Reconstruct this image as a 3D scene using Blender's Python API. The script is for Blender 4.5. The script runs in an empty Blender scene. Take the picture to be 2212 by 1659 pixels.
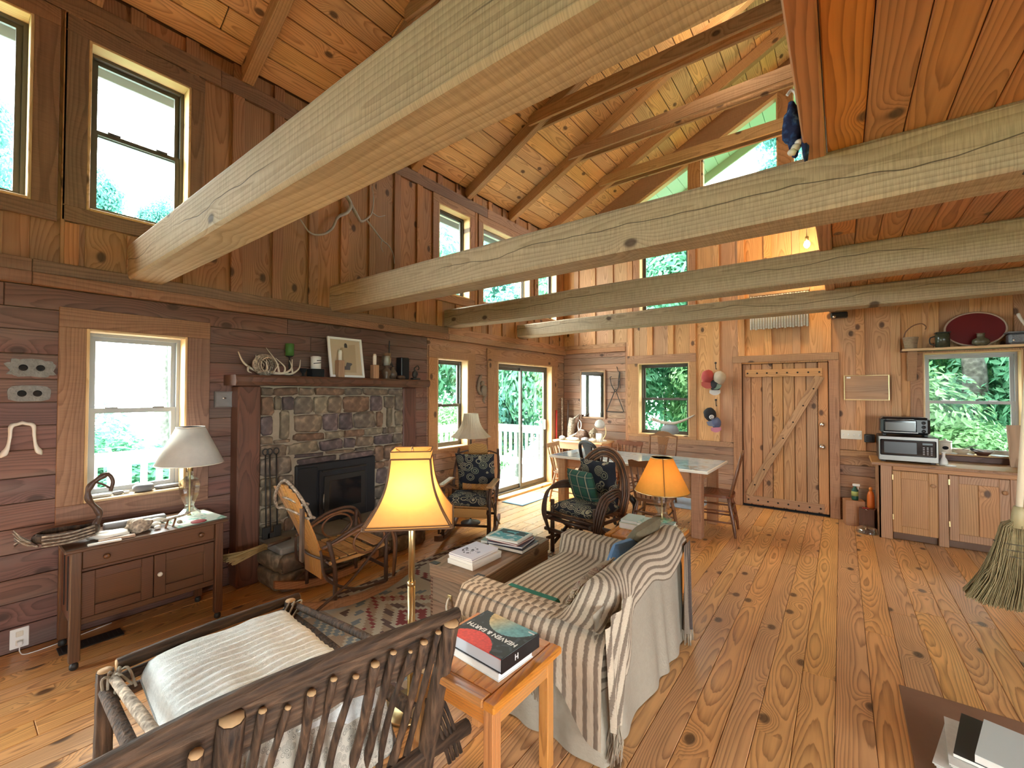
import bpy, math, random
from mathutils import Vector, Matrix, noise
S = bpy.context.scene
COL = S.collection
R = random.Random(7)
PI = math.pi

# ------------------------------------------------------------ camera, world, lights, exposure
cam = bpy.data.cameras.new('camera'); camo = bpy.data.objects.new('camera', cam); COL.objects.link(camo); S.camera = camo
cam.sensor_fit = 'HORIZONTAL'; cam.sensor_width = 36.0; cam.lens = 36.0*935.0/2212.0; cam.clip_start = .02; cam.clip_end = 400
def _cam():
    yaw, pit, rol = math.radians(37.25), math.radians(1.05), math.radians(.1)
    f = Vector((-math.sin(yaw)*math.cos(pit), math.cos(yaw)*math.cos(pit), math.sin(pit)))
    r = Vector((math.cos(yaw), math.sin(yaw), 0)); u = r.cross(f)
    r2 = r*math.cos(rol)+u*math.sin(rol); u2 = u*math.cos(rol)-r*math.sin(rol)
    m = Matrix((r2, u2, -f)).transposed().to_4x4(); m.translation = (0, 0, 1.6); camo.matrix_world = m
_cam()
w = bpy.data.worlds.new('overcast_sky'); S.world = w; w.use_nodes = True
bg = w.node_tree.nodes['Background']; bg.inputs[0].default_value = (.93, .97, 1.0, 1); bg.inputs[1].default_value = 14.0
S.view_settings.view_transform = 'Standard'; S.view_settings.look = 'None'; S.view_settings.gamma = 1; S.view_settings.use_curve_mapping = False
S.view_settings.exposure = 1.12
try:
    S.cycles.use_denoising = True; S.cycles.denoiser = 'OPENIMAGEDENOISE'
    S.cycles.max_bounces = 10; S.cycles.diffuse_bounces = 5; S.cycles.glossy_bounces = 3; S.cycles.transmission_bounces = 6; S.cycles.transparent_max_bounces = 12
    S.cycles.caustics_reflective = False; S.cycles.caustics_refractive = False; S.cycles.sample_clamp_indirect = 6.0
except Exception: pass
def lamp(name, loc, power, col, rad=.03, parent=None):
    l = bpy.data.lights.new(name, 'POINT'); l.energy = power; l.color = col; l.shadow_soft_size = rad
    o = bpy.data.objects.new(name, l); COL.objects.link(o); o.location = loc
    if parent: o.parent = parent
    return o
def portal(loc, rot, sx, sy):   # sampling guide for the window openings, gives off nothing itself
    l = bpy.data.lights.new('window_portal', 'AREA'); l.shape = 'RECTANGLE'; l.size = sx; l.size_y = sy; l.cycles.is_portal = True
    o = bpy.data.objects.new('window_portal', l); COL.objects.link(o); o.location = loc; o.rotation_euler = rot
sun = bpy.data.lights.new('sun', 'SUN'); sun.energy = 9.0; sun.angle = math.radians(40); sun.color = (1, .97, .9)
suno = bpy.data.objects.new('sun', sun); COL.objects.link(suno); suno.rotation_euler = (math.radians(8), math.radians(-32), 0)

# ------------------------------------------------------------ mesh builder
class MB:
    def __init__(s): s.v = []; s.f = []; s.sm = []; s.mi = []; s.uv = {}; s.cm = 0
    def add(s, vs, fs, smooth=False, uvs=None):
        o = len(s.v); s.v += [tuple(p) for p in vs]
        if uvs:
            for i, u in enumerate(uvs): s.uv[o+i] = u
        for f in fs: s.f.append(tuple(i+o for i in f)); s.sm.append(smooth); s.mi.append(s.cm)
        return s
    def box(s, x0, x1, y0, y1, z0, z1, M=None):
        vs = [Vector((x, y, z)) for z in (z0, z1) for y in (y0, y1) for x in (x0, x1)]
        if M: vs = [M @ p for p in vs]
        return s.add(vs, [(0, 2, 3, 1), (4, 5, 7, 6), (0, 1, 5, 4), (2, 6, 7, 3), (0, 4, 6, 2), (1, 3, 7, 5)])
    def cbox(s, x0, x1, y0, y1, z0, z1, b=.004, M=None):   # box with chamfered edges
        ax = ((x0, x1), (y0, y1), (z0, z1)); vs = []; idx = {}
        for k in range(3):
            for sx in (0, 1):
                for sy in (0, 1):
                    for sz in (0, 1):
                        sg = (sx, sy, sz); p = []
                        for a in range(3):
                            e = ax[a][sg[a]]; p.append(e if a == k else e+(b if sg[a] == 0 else -b))
                        idx[(k, sg)] = len(vs); vs.append(Vector(p))
        fs = []
        for k in range(3):
            a, c = [q for q in range(3) if q != k]
            for sd in (0, 1):
                q = []
                for (i, j) in ((0, 0), (1, 0), (1, 1), (0, 1)):
                    sg = [0, 0, 0]; sg[k] = sd; sg[a] = i; sg[c] = j; q.append(idx[(k, tuple(sg))])
                fs.append(tuple(q))
        for k in range(3):
            a, c = [q for q in range(3) if q != k]
            for i in (0, 1):
                for j in (0, 1):
                    g0 = [0, 0, 0]; g0[a] = i; g0[c] = j; g1 = list(g0); g1[k] = 1
                    fs.append((idx[(a, tuple(g0))], idx[(a, tuple(g1))], idx[(c, tuple(g1))], idx[(c, tuple(g0))]))
        for sx in (0, 1):
            for sy in (0, 1):
                for sz in (0, 1): fs.append(tuple(idx[(k, (sx, sy, sz))] for k in range(3)))
        c = Vector(((x0+x1)/2, (y0+y1)/2, (z0+z1)/2)); out = []
        for f in fs:
            n = (vs[f[1]]-vs[f[0]]).cross(vs[f[2]]-vs[f[0]]); m = sum((vs[i] for i in f), Vector())/len(f)-c
            out.append(f if n.dot(m) > 0 else tuple(reversed(f)))
        if M: vs = [M @ p for p in vs]
        return s.add(vs, out)
    def tube(s, pts, r, n=8, cap=True, smooth=True, squash=1.0):
        pts = [Vector(p) for p in pts]; N = len(pts)
        rr = r if isinstance(r, (list, tuple)) else [r]*N
        t0 = (pts[1]-pts[0]).normalized(); up = Vector((0, 0, 1)) if abs(t0.z) < .9 else Vector((1, 0, 0))
        a = t0.cross(up).normalized(); vs = []
        for i, p in enumerate(pts):
            t = (pts[min(i+1, N-1)]-pts[max(i-1, 0)])
            t = t.normalized() if t.length > 1e-9 else t0
            a = (a-t*a.dot(t)); a = a.normalized() if a.length > 1e-6 else t.orthogonal().normalized()
            b = t.cross(a)
            for k in range(n):
                g = 2*PI*k/n; vs.append(p+a*(math.cos(g)*rr[i])+b*(math.sin(g)*rr[i]*squash))
        fs = [(i*n+k, i*n+(k+1) % n, (i+1)*n+(k+1) % n, (i+1)*n+k) for i in range(N-1) for k in range(n)]
        s.add(vs, fs, smooth)
        if cap:
            o = len(s.v)-N*n
            for ring, rev in ((0, True), (N-1, False)):
                q = [o+ring*n+k for k in range(n)]
                s.f.append(tuple(reversed(q)) if rev else tuple(q)); s.sm.append(False); s.mi.append(s.cm)
        return s
    def lathe(s, prof, n=24, c=(0, 0, 0), smooth=True, M=None):
        vs = []
        for r, z in prof:
            for k in range(n):
                g = 2*PI*k/n; p = Vector((c[0]+r*math.cos(g), c[1]+r*math.sin(g), c[2]+z)); vs.append(M @ p if M else p)
        N = len(prof); fs = [(i*n+k, i*n+(k+1) % n, (i+1)*n+(k+1) % n, (i+1)*n+k) for i in range(N-1) for k in range(n)]
        s.add(vs, fs, smooth); o = len(s.v)-N*n
        if prof[0][0] > 1e-6: s.f.append(tuple(o+k for k in reversed(range(n)))); s.sm.append(False); s.mi.append(s.cm)
        if prof[-1][0] > 1e-6: s.f.append(tuple(o+(N-1)*n+k for k in range(n))); s.sm.append(False); s.mi.append(s.cm)
        return s
    def grid(s, fn, nu, nv, smooth=True, cu=False, uvf=None, flip=False):
        vs = []; uvs = []
        for i in range(nu+(0 if cu else 1)):
            for j in range(nv+1):
                u, v = i/nu, j/nv; vs.append(Vector(fn(u, v))); uvs.append(uvf(u, v) if uvf else (u, v))
        m = nv+1; M_ = nu if cu else nu+1
        fs = [(i*m+j, ((i+1) % M_)*m+j, ((i+1) % M_)*m+j+1, i*m+j+1) for i in range(nu) for j in range(nv)]
        if flip: fs = [tuple(reversed(f)) for f in fs]
        return s.add(vs, fs, smooth, uvs)
    def prism(s, out, h0, h1, M=None, smooth=False):   # outline in xy, extruded h0..h1 along z, then M
        n = len(out); vs = [Vector((x, y, h0)) for x, y in out]+[Vector((x, y, h1)) for x, y in out]
        if M: vs = [M @ p for p in vs]
        fs = [tuple(reversed(range(n))), tuple(range(n, 2*n))]+[(i, (i+1) % n, n+(i+1) % n, n+i) for i in range(n)]
        return s.add(vs, fs, smooth)
    def ell(s, c, r, nu=16, nv=10, jit=0, sd=0, p=1.0, M=None):   # ellipsoid; p<1 boxier; jit = noise lumps
        c = Vector(c); vs = []
        def pw(x): return math.copysign(abs(x)**p, x)
        def pt(a, b):
            d = Vector((math.cos(a)*math.cos(b), math.sin(a)*math.cos(b), math.sin(b)))
            q = Vector((pw(math.cos(a))*pw(math.cos(b))*r[0], pw(math.sin(a))*pw(math.cos(b))*r[1], pw(math.sin(b))*r[2]))
            if jit: q *= 1+jit*noise.noise(d*1.7+Vector((sd*3.1, sd*1.7, sd)))
            q = c+q
            return M @ q if M else q
        vs.append(pt(0, -PI/2))
        for j in range(1, nv):
            for i in range(nu): vs.append(pt(2*PI*i/nu, -PI/2+PI*j/nv))
        vs.append(pt(0, PI/2)); fs = []
        for i in range(nu): fs.append((0, 1+(i+1) % nu, 1+i))
        for j in range(nv-2):
            for i in range(nu): a = 1+j*nu; fs.append((a+i, a+(i+1) % nu, a+nu+(i+1) % nu, a+nu+i))
        a = 1+(nv-2)*nu; t = len(vs)-1
        for i in range(nu): fs.append((a+i, a+(i+1) % nu, t))
        return s.add(vs, fs, True)
    def pillow(s, w_, h_, t_, n=14, M=None, pw=.45):       # w x h in xy, thickness t
        def pro(x, y): return (max(0, 1-x**4)*max(0, 1-y**4))**pw
        for sg in (1, -1):
            def fn(u, v):
                x, y = u*2-1, v*2-1; k = 1-.07*(1-abs(x)**2)*(abs(y) > .0)*0
                p = Vector((x*w_/2*(1-.05*y*y*0), y*h_/2, sg*t_/2*pro(x, y)))
                p.x *= 1-.06*(1-y*y)*(abs(x)**3); p.y *= 1-.06*(1-x*x)*(abs(y)**3)
                return M @ p if M else p
            s.grid(fn, n, n, flip=(sg < 0))
        return s
    def mesh(s, name):
        me = bpy.data.meshes.new(name); me.from_pydata(s.v, [], s.f)
        me.polygons.foreach_set('use_smooth', s.sm); me.polygons.foreach_set('material_index', s.mi)
        if s.uv:
            l = me.uv_layers.new(name='UVMap'); 
            for lp in me.loops: l.data[lp.index].uv = s.uv.get(lp.vertex_index, (0, 0))
        me.update(); return me
    def build(s, name, m, parent=None, loc=None, rot=None, label=None):
        me = s.mesh(name)
        for q in (m if isinstance(m, (list, tuple)) else [m]): me.materials.append(q)
        return put(name, me, parent, loc, rot, label)
def put(name, me, parent=None, loc=None, rot=None, label=None):
    o = bpy.data.objects.new(name, me); COL.objects.link(o)
    if parent: o.parent = parent
    if loc is not None: o.location = loc
    if rot is not None: o.rotation_euler = rot
    if label: o['label'] = label
    return o
def tag(o, label, cat=None, group=None, kind=None):
    o['label'] = label
    if cat: o['category'] = cat
    if group: o['group'] = group
    if kind: o['kind'] = kind
    return o
def thing(name, label, cat, loc=(0, 0, 0), rz=0, group=None, kind=None):
    o = bpy.data.objects.new(name, None); COL.objects.link(o); o.empty_display_size = .05
    o.location = loc; o.rotation_euler = (0, 0, rz); return tag(o, label, cat, group, kind)
def struct(name, label=None, cat=None, mesh=None):
    o = bpy.data.objects.new(name, mesh); COL.objects.link(o); o['kind'] = 'structure'
    if label: o['label'] = label
    if cat: o['category'] = cat
    return o
def dup(o, loc=None, rz=None, label=None):
    def cp(a, par):
        c = a.copy(); COL.objects.link(c); c.parent = par
        for ch in a.children: cp(ch, c)
        return c
    c = cp(o, o.parent)
    if loc is not None: c.location = loc
    if rz is not None: c.rotation_euler = (0, 0, rz)
    if label: c['label'] = label
    return c
def sp(pts, k=6):      # Catmull-Rom path
    P = [Vector(p) for p in pts]; P = [P[0]*2-P[1]]+P+[P[-1]*2-P[-2]]; out = []
    for i in range(1, len(P)-2):
        a, b, c, d = P[i-1:i+3]
        for j in range(k):
            t = j/k; out.append(.5*((2*b)+(c-a)*t+(2*a-5*b+4*c-d)*t*t+(3*b-a-3*c+d)*t**3))
    out.append(P[-2]); return out
def lerp(a, b, t): return a+(b-a)*t
def radii(r0, r1, n): return [lerp(r0, r1, i/(n-1)) for i in range(n)]

# ------------------------------------------------------------ materials
def nd(nt, t, ins=None, **pr):
    n = nt.nodes.new('ShaderNode'+t)
    for k, v in pr.items(): setattr(n, k, v)
    for k, v in (ins or {}).items():
        i = n.inputs[k]
        if isinstance(v, bpy.types.NodeSocket): nt.links.new(v, i)
        else: i.default_value = v
    return n
class G:
    def __init__(s, name):
        s.m = bpy.data.materials.new(name); s.m.use_nodes = True; s.nt = s.m.node_tree
        s.b = s.nt.nodes['Principled BSDF']; s.out = s.nt.nodes['Material Output']
    def n(s, t, ins=None, **pr): return nd(s.nt, t, ins, **pr)
    def k(s, op, a, b=None, c=None, clamp=False):
        n = s.nt.nodes.new('ShaderNodeMath'); n.operation = op; n.use_clamp = clamp
        for i, v in enumerate((a, b, c)):
            if v is None: continue
            if isinstance(v, bpy.types.NodeSocket): s.nt.links.new(v, n.inputs[i])
            else: n.inputs[i].default_value = v
        return n.outputs[0]
    def mix(s, f, a, b, bt='MIX'):
        n = s.nt.nodes.new('ShaderNodeMix'); n.data_type = 'RGBA'; n.blend_type = bt
        for i, v in ((0, f), (6, a), (7, b)):
            if isinstance(v, bpy.types.NodeSocket): s.nt.links.new(v, n.inputs[i])
            else: n.inputs[i].default_value = v if i == 0 else (tuple(v)+(1,))[:4]
        return n.outputs[2]
    def ramp(s, f, stops):
        n = s.nt.nodes.new('ShaderNodeValToRGB'); s.nt.links.new(f, n.inputs[0]); e = n.color_ramp.elements
        while len(e) < len(stops): e.new(.5)
        for q, (p, c) in zip(e, stops): q.position = p; q.color = (tuple(c)+(1,))[:4]
        return n.outputs[0]
    def step(s, x, a, b):
        n = s.nt.nodes.new('ShaderNodeMapRange'); n.interpolation_type = 'SMOOTHSTEP'; s.nt.links.new(x, n.inputs[0])
        n.inputs[1].default_value = a; n.inputs[2].default_value = b; return n.outputs[0]
    def set(s, **kw):
        for k, v in kw.items():
            i = s.b.inputs[k.replace('_', ' ')]
            if isinstance(v, bpy.types.NodeSocket): s.nt.links.new(v, i)
            else: i.default_value = (tuple(v)+(1,))[:4] if isinstance(v, (tuple, list)) else v
        return s
    def bump(s, h, st=.3, d=.01):
        n = s.n('Bump', {'Height': h, 'Strength': st, 'Distance': d}); s.nt.links.new(n.outputs[0], s.b.inputs['Normal']); return s
def plain(name, c, rough=.5, metal=0, var=0, bump=0, scale=20, coat=0):
    g = G(name); g.set(Roughness=rough, Metallic=metal)
    tc = g.n('TexCoord').outputs['Object']
    col = (tuple(c)+(1,))[:4]
    if var:
        nz = g.n('TexNoise', {'Vector': tc, 'Scale': scale, 'Detail': 4}).outputs[0]
        col = g.mix(nz, tuple(x*(1-var) for x in c), tuple(min(1, x*(1+var)) for x in c))
    g.set(Base_Color=col)
    if bump: g.bump(g.n('TexNoise', {'Vector': tc, 'Scale': scale*2, 'Detail': 5}).outputs[0], bump, .01)
    if coat: g.set(Coat_Weight=coat)
    return g.m
def wood(name, c1, c2, ax='xy', ring=75, knot=.5, saw=0, rough=.5, var=.22, blotch=.25, bump=.25, kcol=(.05, .022, .012), gray=0, hue=.006, crack=0):
    c1 = (c1[0]*1.03, c1[1]*.94, c1[2]*.92); c2 = (c2[0]*.92, c2[1]*.84, c2[2]*.82)
    g = G(name); tc = g.n('TexCoord').outputs['Object']; sx = g.n('SeparateXYZ', {0: tc}).outputs
    A = dict(zip('xyz', sx)); L, W = A[ax[0]], A[ax[1]]; T = A[[q for q in 'xyz' if q not in ax][0]]
    rnd = g.n('ObjectInfo').outputs['Random']; off = g.k('MULTIPLY', rnd, 53.7)
    r2 = g.k('FRACT', g.k('MULTIPLY', rnd, 17.31)); r3 = g.k('FRACT', g.k('MULTIPLY', rnd, 91.7))
    Lo = g.k('ADD', L, off)
    def vec(a, b, c): return g.n('CombineXYZ', {0: g.k('MULTIPLY', Lo, a), 1: g.k('ADD', g.k('MULTIPLY', W, b), off), 2: g.k('MULTIPLY', T, c)}).outputs[0]
    big = g.n('TexNoise', {'Vector': vec(.9, 1.5, 1.5), 'Scale': 1.0, 'Detail': 1}).outputs[0]
    vor = g.n('TexVoronoi', {'Vector': vec(1.9, 3.0, .2), 'Scale': 1.0}, voronoi_dimensions='2D')
    keep = g.k('LESS_THAN', g.n('SeparateColor', {0: vor.outputs['Color']}).outputs[0], knot)
    kd = vor.outputs['Distance']
    sw = g.k('MULTIPLY', g.k('POWER', 2.718, g.k('MULTIPLY', g.k('MULTIPLY', kd, kd), -38)), keep)
    kn = g.k('MULTIPLY', g.k('SUBTRACT', 1, g.step(kd, .045, .10)), keep)
    Wc = g.k('ADD', W, g.k('MULTIPLY', g.k('SUBTRACT', r2, .5), .17))
    Tc = g.k('ADD', T, g.k('ADD', .0, g.k('MULTIPLY', big, .17)))
    rad = g.k('SQRT', g.k('ADD', g.k('MULTIPLY', Wc, Wc), g.k('MULTIPLY', Tc, Tc)))
    rad = g.k('ADD', rad, g.k('MULTIPLY', sw, .05))
    fine = g.n('TexNoise', {'Vector': vec(3, 60, 60), 'Scale': 1.0, 'Detail': 3}).outputs[0]
    ph = g.k('FRACT', g.k('ADD', g.k('MULTIPLY', rad, ring), g.k('MULTIPLY', fine, .5)))
    late = g.k('MULTIPLY', g.k('POWER', ph, 2.2), g.k('SUBTRACT', 1, g.step(ph, .9, 1.0)))
    fac = g.k('ADD', g.k('MULTIPLY', late, .85), g.k('MULTIPLY', g.k('SUBTRACT', fine, .5), .55), clamp=True)
    col = g.mix(fac, c1, c2)
    if blotch:
        bl = g.n('TexNoise', {'Vector': vec(1.6, 5, 5), 'Scale': 1.0, 'Detail': 4}).outputs[0]
        k = g.k('ADD', 1-blotch, g.k('MULTIPLY', bl, 2*blotch))
        col = g.mix(1.0, col, g.n('CombineColor', {0: k, 1: k, 2: k}).outputs[0], 'MULTIPLY')
    if gray:
        gn = g.n('TexNoise', {'Vector': vec(1.1, 7, 7), 'Scale': 1.0, 'Detail': 5}).outputs[0]
        col = g.mix(g.k('MULTIPLY', g.step(gn, .42, .68), gray), col, (.20, .165, .13))
    h = g.k('MULTIPLY', fac, -.5)
    if saw:
        sn = g.n('TexNoise', {'Vector': vec(230, 9, 9), 'Scale': 1.0, 'Detail': 2}).outputs[0]
        k = g.k('ADD', 1-saw, g.k('MULTIPLY', g.step(sn, .35, .6), saw))
        col = g.mix(1.0, col, g.n('CombineColor', {0: k, 1: k, 2: k}).outputs[0], 'MULTIPLY'); h = g.k('ADD', h, k)
    if crack:
        cn = g.n('TexNoise', {'Vector': vec(1.1, 0, 0), 'Scale': 1.0, 'Detail': 3}).outputs[0]; gt = g.n('TexNoise', {'Vector': vec(.7, .3, 9), 'Scale': 1.0, 'Detail': 1}).outputs[0]
        dl = g.k('ABSOLUTE', g.k('SUBTRACT', W, g.k('MULTIPLY', g.k('SUBTRACT', cn, .45), .22)))
        ck = g.k('MULTIPLY', g.k('SUBTRACT', 1, g.step(dl, .001, .0035)), g.step(gt, .42, .5)); col = g.mix(g.k('MULTIPLY', ck, crack), col, (.06, .04, .025)); h = g.k('SUBTRACT', h, g.k('MULTIPLY', ck, 2))
    col = g.mix(g.k('MULTIPLY', kn, .85), col, kcol)
    hs = g.n('HueSaturation', {'Hue': g.k('ADD', .5-hue, g.k('MULTIPLY', r3, 2*hue)), 'Saturation': g.k('ADD', .92, g.k('MULTIPLY', r2, .16)), 'Value': g.k('ADD', 1-var, g.k('MULTIPLY', r2, 2*var)), 'Color': col}).outputs[0]
    g.set(Base_Color=hs, Roughness=g.k('ADD', rough, g.k('MULTIPLY', fac, .12)))
    g.bump(h, bump, .004); return g.m
_W = {}
WOODS = {
 'floor': dict(c1=(.68, .39, .155), c2=(.22, .09, .028), ring=115, knot=.55, rough=.3, var=.13, bump=.12, hue=.004),
 'shadeplank': dict(c1=(.165, .082, .058), c2=(.075, .036, .028), knot=.6, rough=.6, var=.14, blotch=.4, bump=.4, gray=.3),  # plank wood with the near wall's shade mixed into its colour
 'litbatten': dict(c1=(.58, .335, .155), c2=(.36, .18, .07), knot=.45, rough=.65, var=.16, blotch=.3, bump=.3),  # same batten wood, lamplight and daylight put into a lighter tone
 'oldplank': dict(c1=(.38, .235, .145), c2=(.19, .10, .06), knot=.6, rough=.7, var=.16, blotch=.4, bump=.4, gray=.35),
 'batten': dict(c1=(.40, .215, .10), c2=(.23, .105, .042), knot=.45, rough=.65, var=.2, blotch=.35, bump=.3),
 'trim': dict(c1=(.42, .235, .115), c2=(.26, .13, .058), knot=.4, rough=.6, var=.12, blotch=.25, saw=.15),
 'jamb': dict(c1=(.66, .48, .25), c2=(.5, .32, .14), knot=.25, rough=.5, var=.08, blotch=.1),
 'beam': dict(c1=(.47, .385, .25), c2=(.33, .255, .155), ring=45, knot=.3, rough=.75, var=.08, blotch=.2, saw=.2, bump=.4, crack=.85),
 'rafter': dict(c1=(.47, .30, .15), c2=(.30, .17, .075), ring=60, knot=.3, rough=.7, var=.1, blotch=.2, saw=.12),
 'ceiling': dict(c1=(.70, .46, .215), c2=(.36, .19, .07), ring=75, knot=.35, rough=.5, var=.13, blotch=.2, bump=.1),
 'loft': dict(c1=(.52, .245, .085), c2=(.22, .08, .026), ring=70, knot=.45, rough=.4, var=.13, blotch=.25, bump=.1),
 'door': dict(c1=(.45, .265, .125), c2=(.26, .13, .055), ring=70, knot=.75, rough=.6, var=.14, blotch=.35),
 'cabinet': dict(c1=(.47, .27, .125), c2=(.27, .135, .055), ring=60, knot=.2, rough=.45, var=.08, blotch=.2),
 'trimshade': dict(c1=(.27, .155, .09), c2=(.16, .085, .048), knot=.4, rough=.6, var=.12, blotch=.3, saw=.12),  # same wood as the other trim, darkened to stand for shade
 'oakdark': dict(c1=(.125, .058, .026), c2=(.065, .028, .012), ring=110, knot=0, rough=.35, var=.06, blotch=.15, bump=.1),
 'mantel': dict(c1=(.125, .056, .034), c2=(.055, .024, .015), ring=80, knot=.3, rough=.5, var=.15, blotch=.35),
 'oaktop': dict(c1=(.60, .285, .085), c2=(.33, .125, .03), ring=95, knot=0, rough=.25, var=.05, blotch=.12, bump=.08),
 'chest': dict(c1=(.27, .175, .105), c2=(.16, .10, .055), ring=60, knot=.25, rough=.55, var=.12, blotch=.35, gray=.25),
 'trunk': dict(c1=(.40, .265, .155), c2=(.27, .16, .085), ring=60, knot=.25, rough=.55, var=.12, blotch=.35, gray=.25),
 'hickory': dict(c1=(.56, .32, .105), c2=(.33, .165, .05), ring=90, knot=0, rough=.4, var=.1, blotch=.2),
 'dkchair': dict(c1=(.16, .065, .028), c2=(.08, .03, .014), ring=110, knot=0, rough=.3, var=.15, blotch=.2, bump=.08),
}
def wd(k, ax='xy'):
    if (k, ax) not in _W: _W[(k, ax)] = wood('wood_%s_%s' % (k, ax), ax=ax, **WOODS[k])
    return _W[(k, ax)]
def bark(name, c1, c2, sc=1.0, bump=.8, st=None):
    g = G(name); tc = g.n('TexCoord').outputs['Object']
    if st: tc = g.n('Mapping', {'Vector': tc, 'Scale': st}).outputs[0]
    rnd = g.n('ObjectInfo').outputs['Random']
    n1 = g.n('TexNoise', {'Vector': tc, 'Scale': 28*sc, 'Detail': 6, 'Roughness': .65}).outputs[0]
    v = g.n('TexVoronoi', {'Vector': tc, 'Scale': 55*sc}).outputs['Distance']
    f = g.k('ADD', g.k('MULTIPLY', n1, .8), g.k('MULTIPLY', v, .35))
    k = g.k('ADD', .75, g.k('MULTIPLY', rnd, .5))
    col = g.ramp(f, [(.32, c2), (.62, c1), (.8, tuple(min(1, x*2.0) for x in c1))])
    col = g.mix(1.0, col, g.n('CombineColor', {0: k, 1: k, 2: k}).outputs[0], 'MULTIPLY')
    g.set(Base_Color=col, Roughness=.75); g.bump(f, bump, .012); return g.m
def glass_pane(name):
    g = G(name); nt = g.nt; nt.nodes.remove(g.b)
    tr = nd(nt, 'BsdfTransparent', {0: (.96, 1.0, .985, 1)}); gl = nd(nt, 'BsdfGlossy', {0: (1, 1, 1, 1), 1: .02})
    fr = nd(nt, 'Fresnel', {0: 1.45}); mx = nd(nt, 'MixShader', {0: g.k('MULTIPLY', fr.outputs[0], .05), 1: tr.outputs[0], 2: gl.outputs[0]})
    nt.links.new(mx.outputs[0], g.out.inputs[0]); return g.m
def clear_glass(name, tint=(.95, .97, .96)):
    g = G(name); nt = g.nt; nt.nodes.remove(g.b)
    tr = nd(nt, 'BsdfTransparent', {0: tint+(1,)}); gl = nd(nt, 'BsdfGlossy', {0: (1, 1, 1, 1), 1: .05})
    lw = nd(nt, 'LayerWeight', {0: .55}); mx = nd(nt, 'MixShader', {0: g.k('MULTIPLY', lw.outputs[1], .75), 1: tr.outputs[0], 2: gl.outputs[0]})
    nt.links.new(mx.outputs[0], g.out.inputs[0]); return g.m
def shade_mat(name, c, tr=.55, stripe=False):
    g = G(name); nt = g.nt; nt.nodes.remove(g.b)
    tc = g.n('TexCoord').outputs['Object']
    nz = g.n('TexNoise', {'Vector': tc, 'Scale': 35, 'Detail': 4}).outputs[0]
    col = g.mix(nz, tuple(x*.85 for x in c), c)
    d = nd(nt, 'BsdfDiffuse', {0: col}); t = nd(nt, 'BsdfTranslucent', {0: col}); mx = nd(nt, 'MixShader', {0: tr, 1: d.outputs[0], 2: t.outputs[0]})
    nt.links.new(mx.outputs[0], g.out.inputs[0]); return g.m
def leaf_mat(name, c1, c2, tr=.4):
    g = G(name); nt = g.nt; nt.nodes.remove(g.b)
    pos = g.n('NewGeometry').outputs['Position']; rnd = g.n('ObjectInfo').outputs['Random']
    nz = g.n('TexNoise', {'Vector': pos, 'Scale': 5.0, 'Detail': 3}).outputs[0]
    f = g.k('ADD', g.k('MULTIPLY', g.step(nz, .3, .7), .8), g.k('MULTIPLY', rnd, .3), clamp=True)
    col = g.mix(f, c1, c2)
    d = nd(nt, 'BsdfDiffuse', {0: col}); t = nd(nt, 'BsdfTranslucent', {0: col}); mx = nd(nt, 'MixShader', {0: tr, 1: d.outputs[0], 2: t.outputs[0]})
    nt.links.new(mx.outputs[0], g.out.inputs[0]); return g.m
def emit(name, c, st):
    g = G(name); nt = g.nt; nt.nodes.remove(g.b); e = nd(nt, 'Emission', {0: c+(1,), 1: st}); nt.links.new(e.outputs[0], g.out.inputs[0]); return g.m
def vcol(name, rough=.7, bump=0, scale=60, sheen=0):      # printed colours stored per face
    g = G(name); a = g.n('VertexColor', layer_name='print').outputs[0]; g.set(Base_Color=a, Roughness=rough)
    if bump: g.bump(g.n('TexNoise', {'Vector': g.n('TexCoord').outputs['Object'], 'Scale': scale, 'Detail': 4}).outputs[0], bump, .01)
    return g.m
def weave(name, fn_cols, period, rough=.95, soft=.06, noise_amt=.15):   # stripes along UV.x
    g = G(name); uv = g.n('TexCoord').outputs['UV']; sx = g.n('SeparateXYZ', {0: uv}).outputs
    nz = g.n('TexNoise', {'Vector': uv, 'Scale': 130, 'Detail': 3}).outputs[0]
    n2 = g.n('TexNoise', {'Vector': uv, 'Scale': 6, 'Detail': 2}).outputs[0]
    u = g.k('ADD', sx[0], g.k('MULTIPLY', g.k('SUBTRACT', nz, .5), .012))
    f = g.k('FRACT', g.k('DIVIDE', u, period))
    col = g.ramp(f, fn_cols)
    k = g.k('ADD', 1-noise_amt, g.k('MULTIPLY', nz, 2*noise_amt)); k = g.k('MULTIPLY', k, g.k('ADD', .88, g.k('MULTIPLY', n2, .24)))
    col = g.mix(1.0, col, g.n('CombineColor', {0: k, 1: k, 2: k}).outputs[0], 'MULTIPLY')
    g.set(Base_Color=col, Roughness=rough); g.bump(nz, .5, .006); return g.m
def floral(name, base, c1, c2, sc=9):
    g = G(name); tc = g.n('TexCoord').outputs['Object']
    v = g.n('TexVoronoi', {'Vector': tc, 'Scale': sc}); d = v.outputs['Distance']
    rings = g.k('SINE', g.k('MULTIPLY', d, 42.0)); nz = g.n('TexNoise', {'Vector': tc, 'Scale': sc*7, 'Detail': 3}).outputs[0]
    m = g.k('MULTIPLY', g.step(g.k('ADD', rings, g.k('MULTIPLY', g.k('SUBTRACT', nz, .5), 2.2)), -.1, .35), g.k('SUBTRACT', 1, g.step(d, .5, .62)))
    col = g.mix(m, base, g.mix(g.n('SeparateColor', {0: v.outputs['Color']}).outputs[0], c1, c2))
    g.set(Base_Color=col, Roughness=.95); g.bump(nz, .4, .006); return g.m
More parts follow.
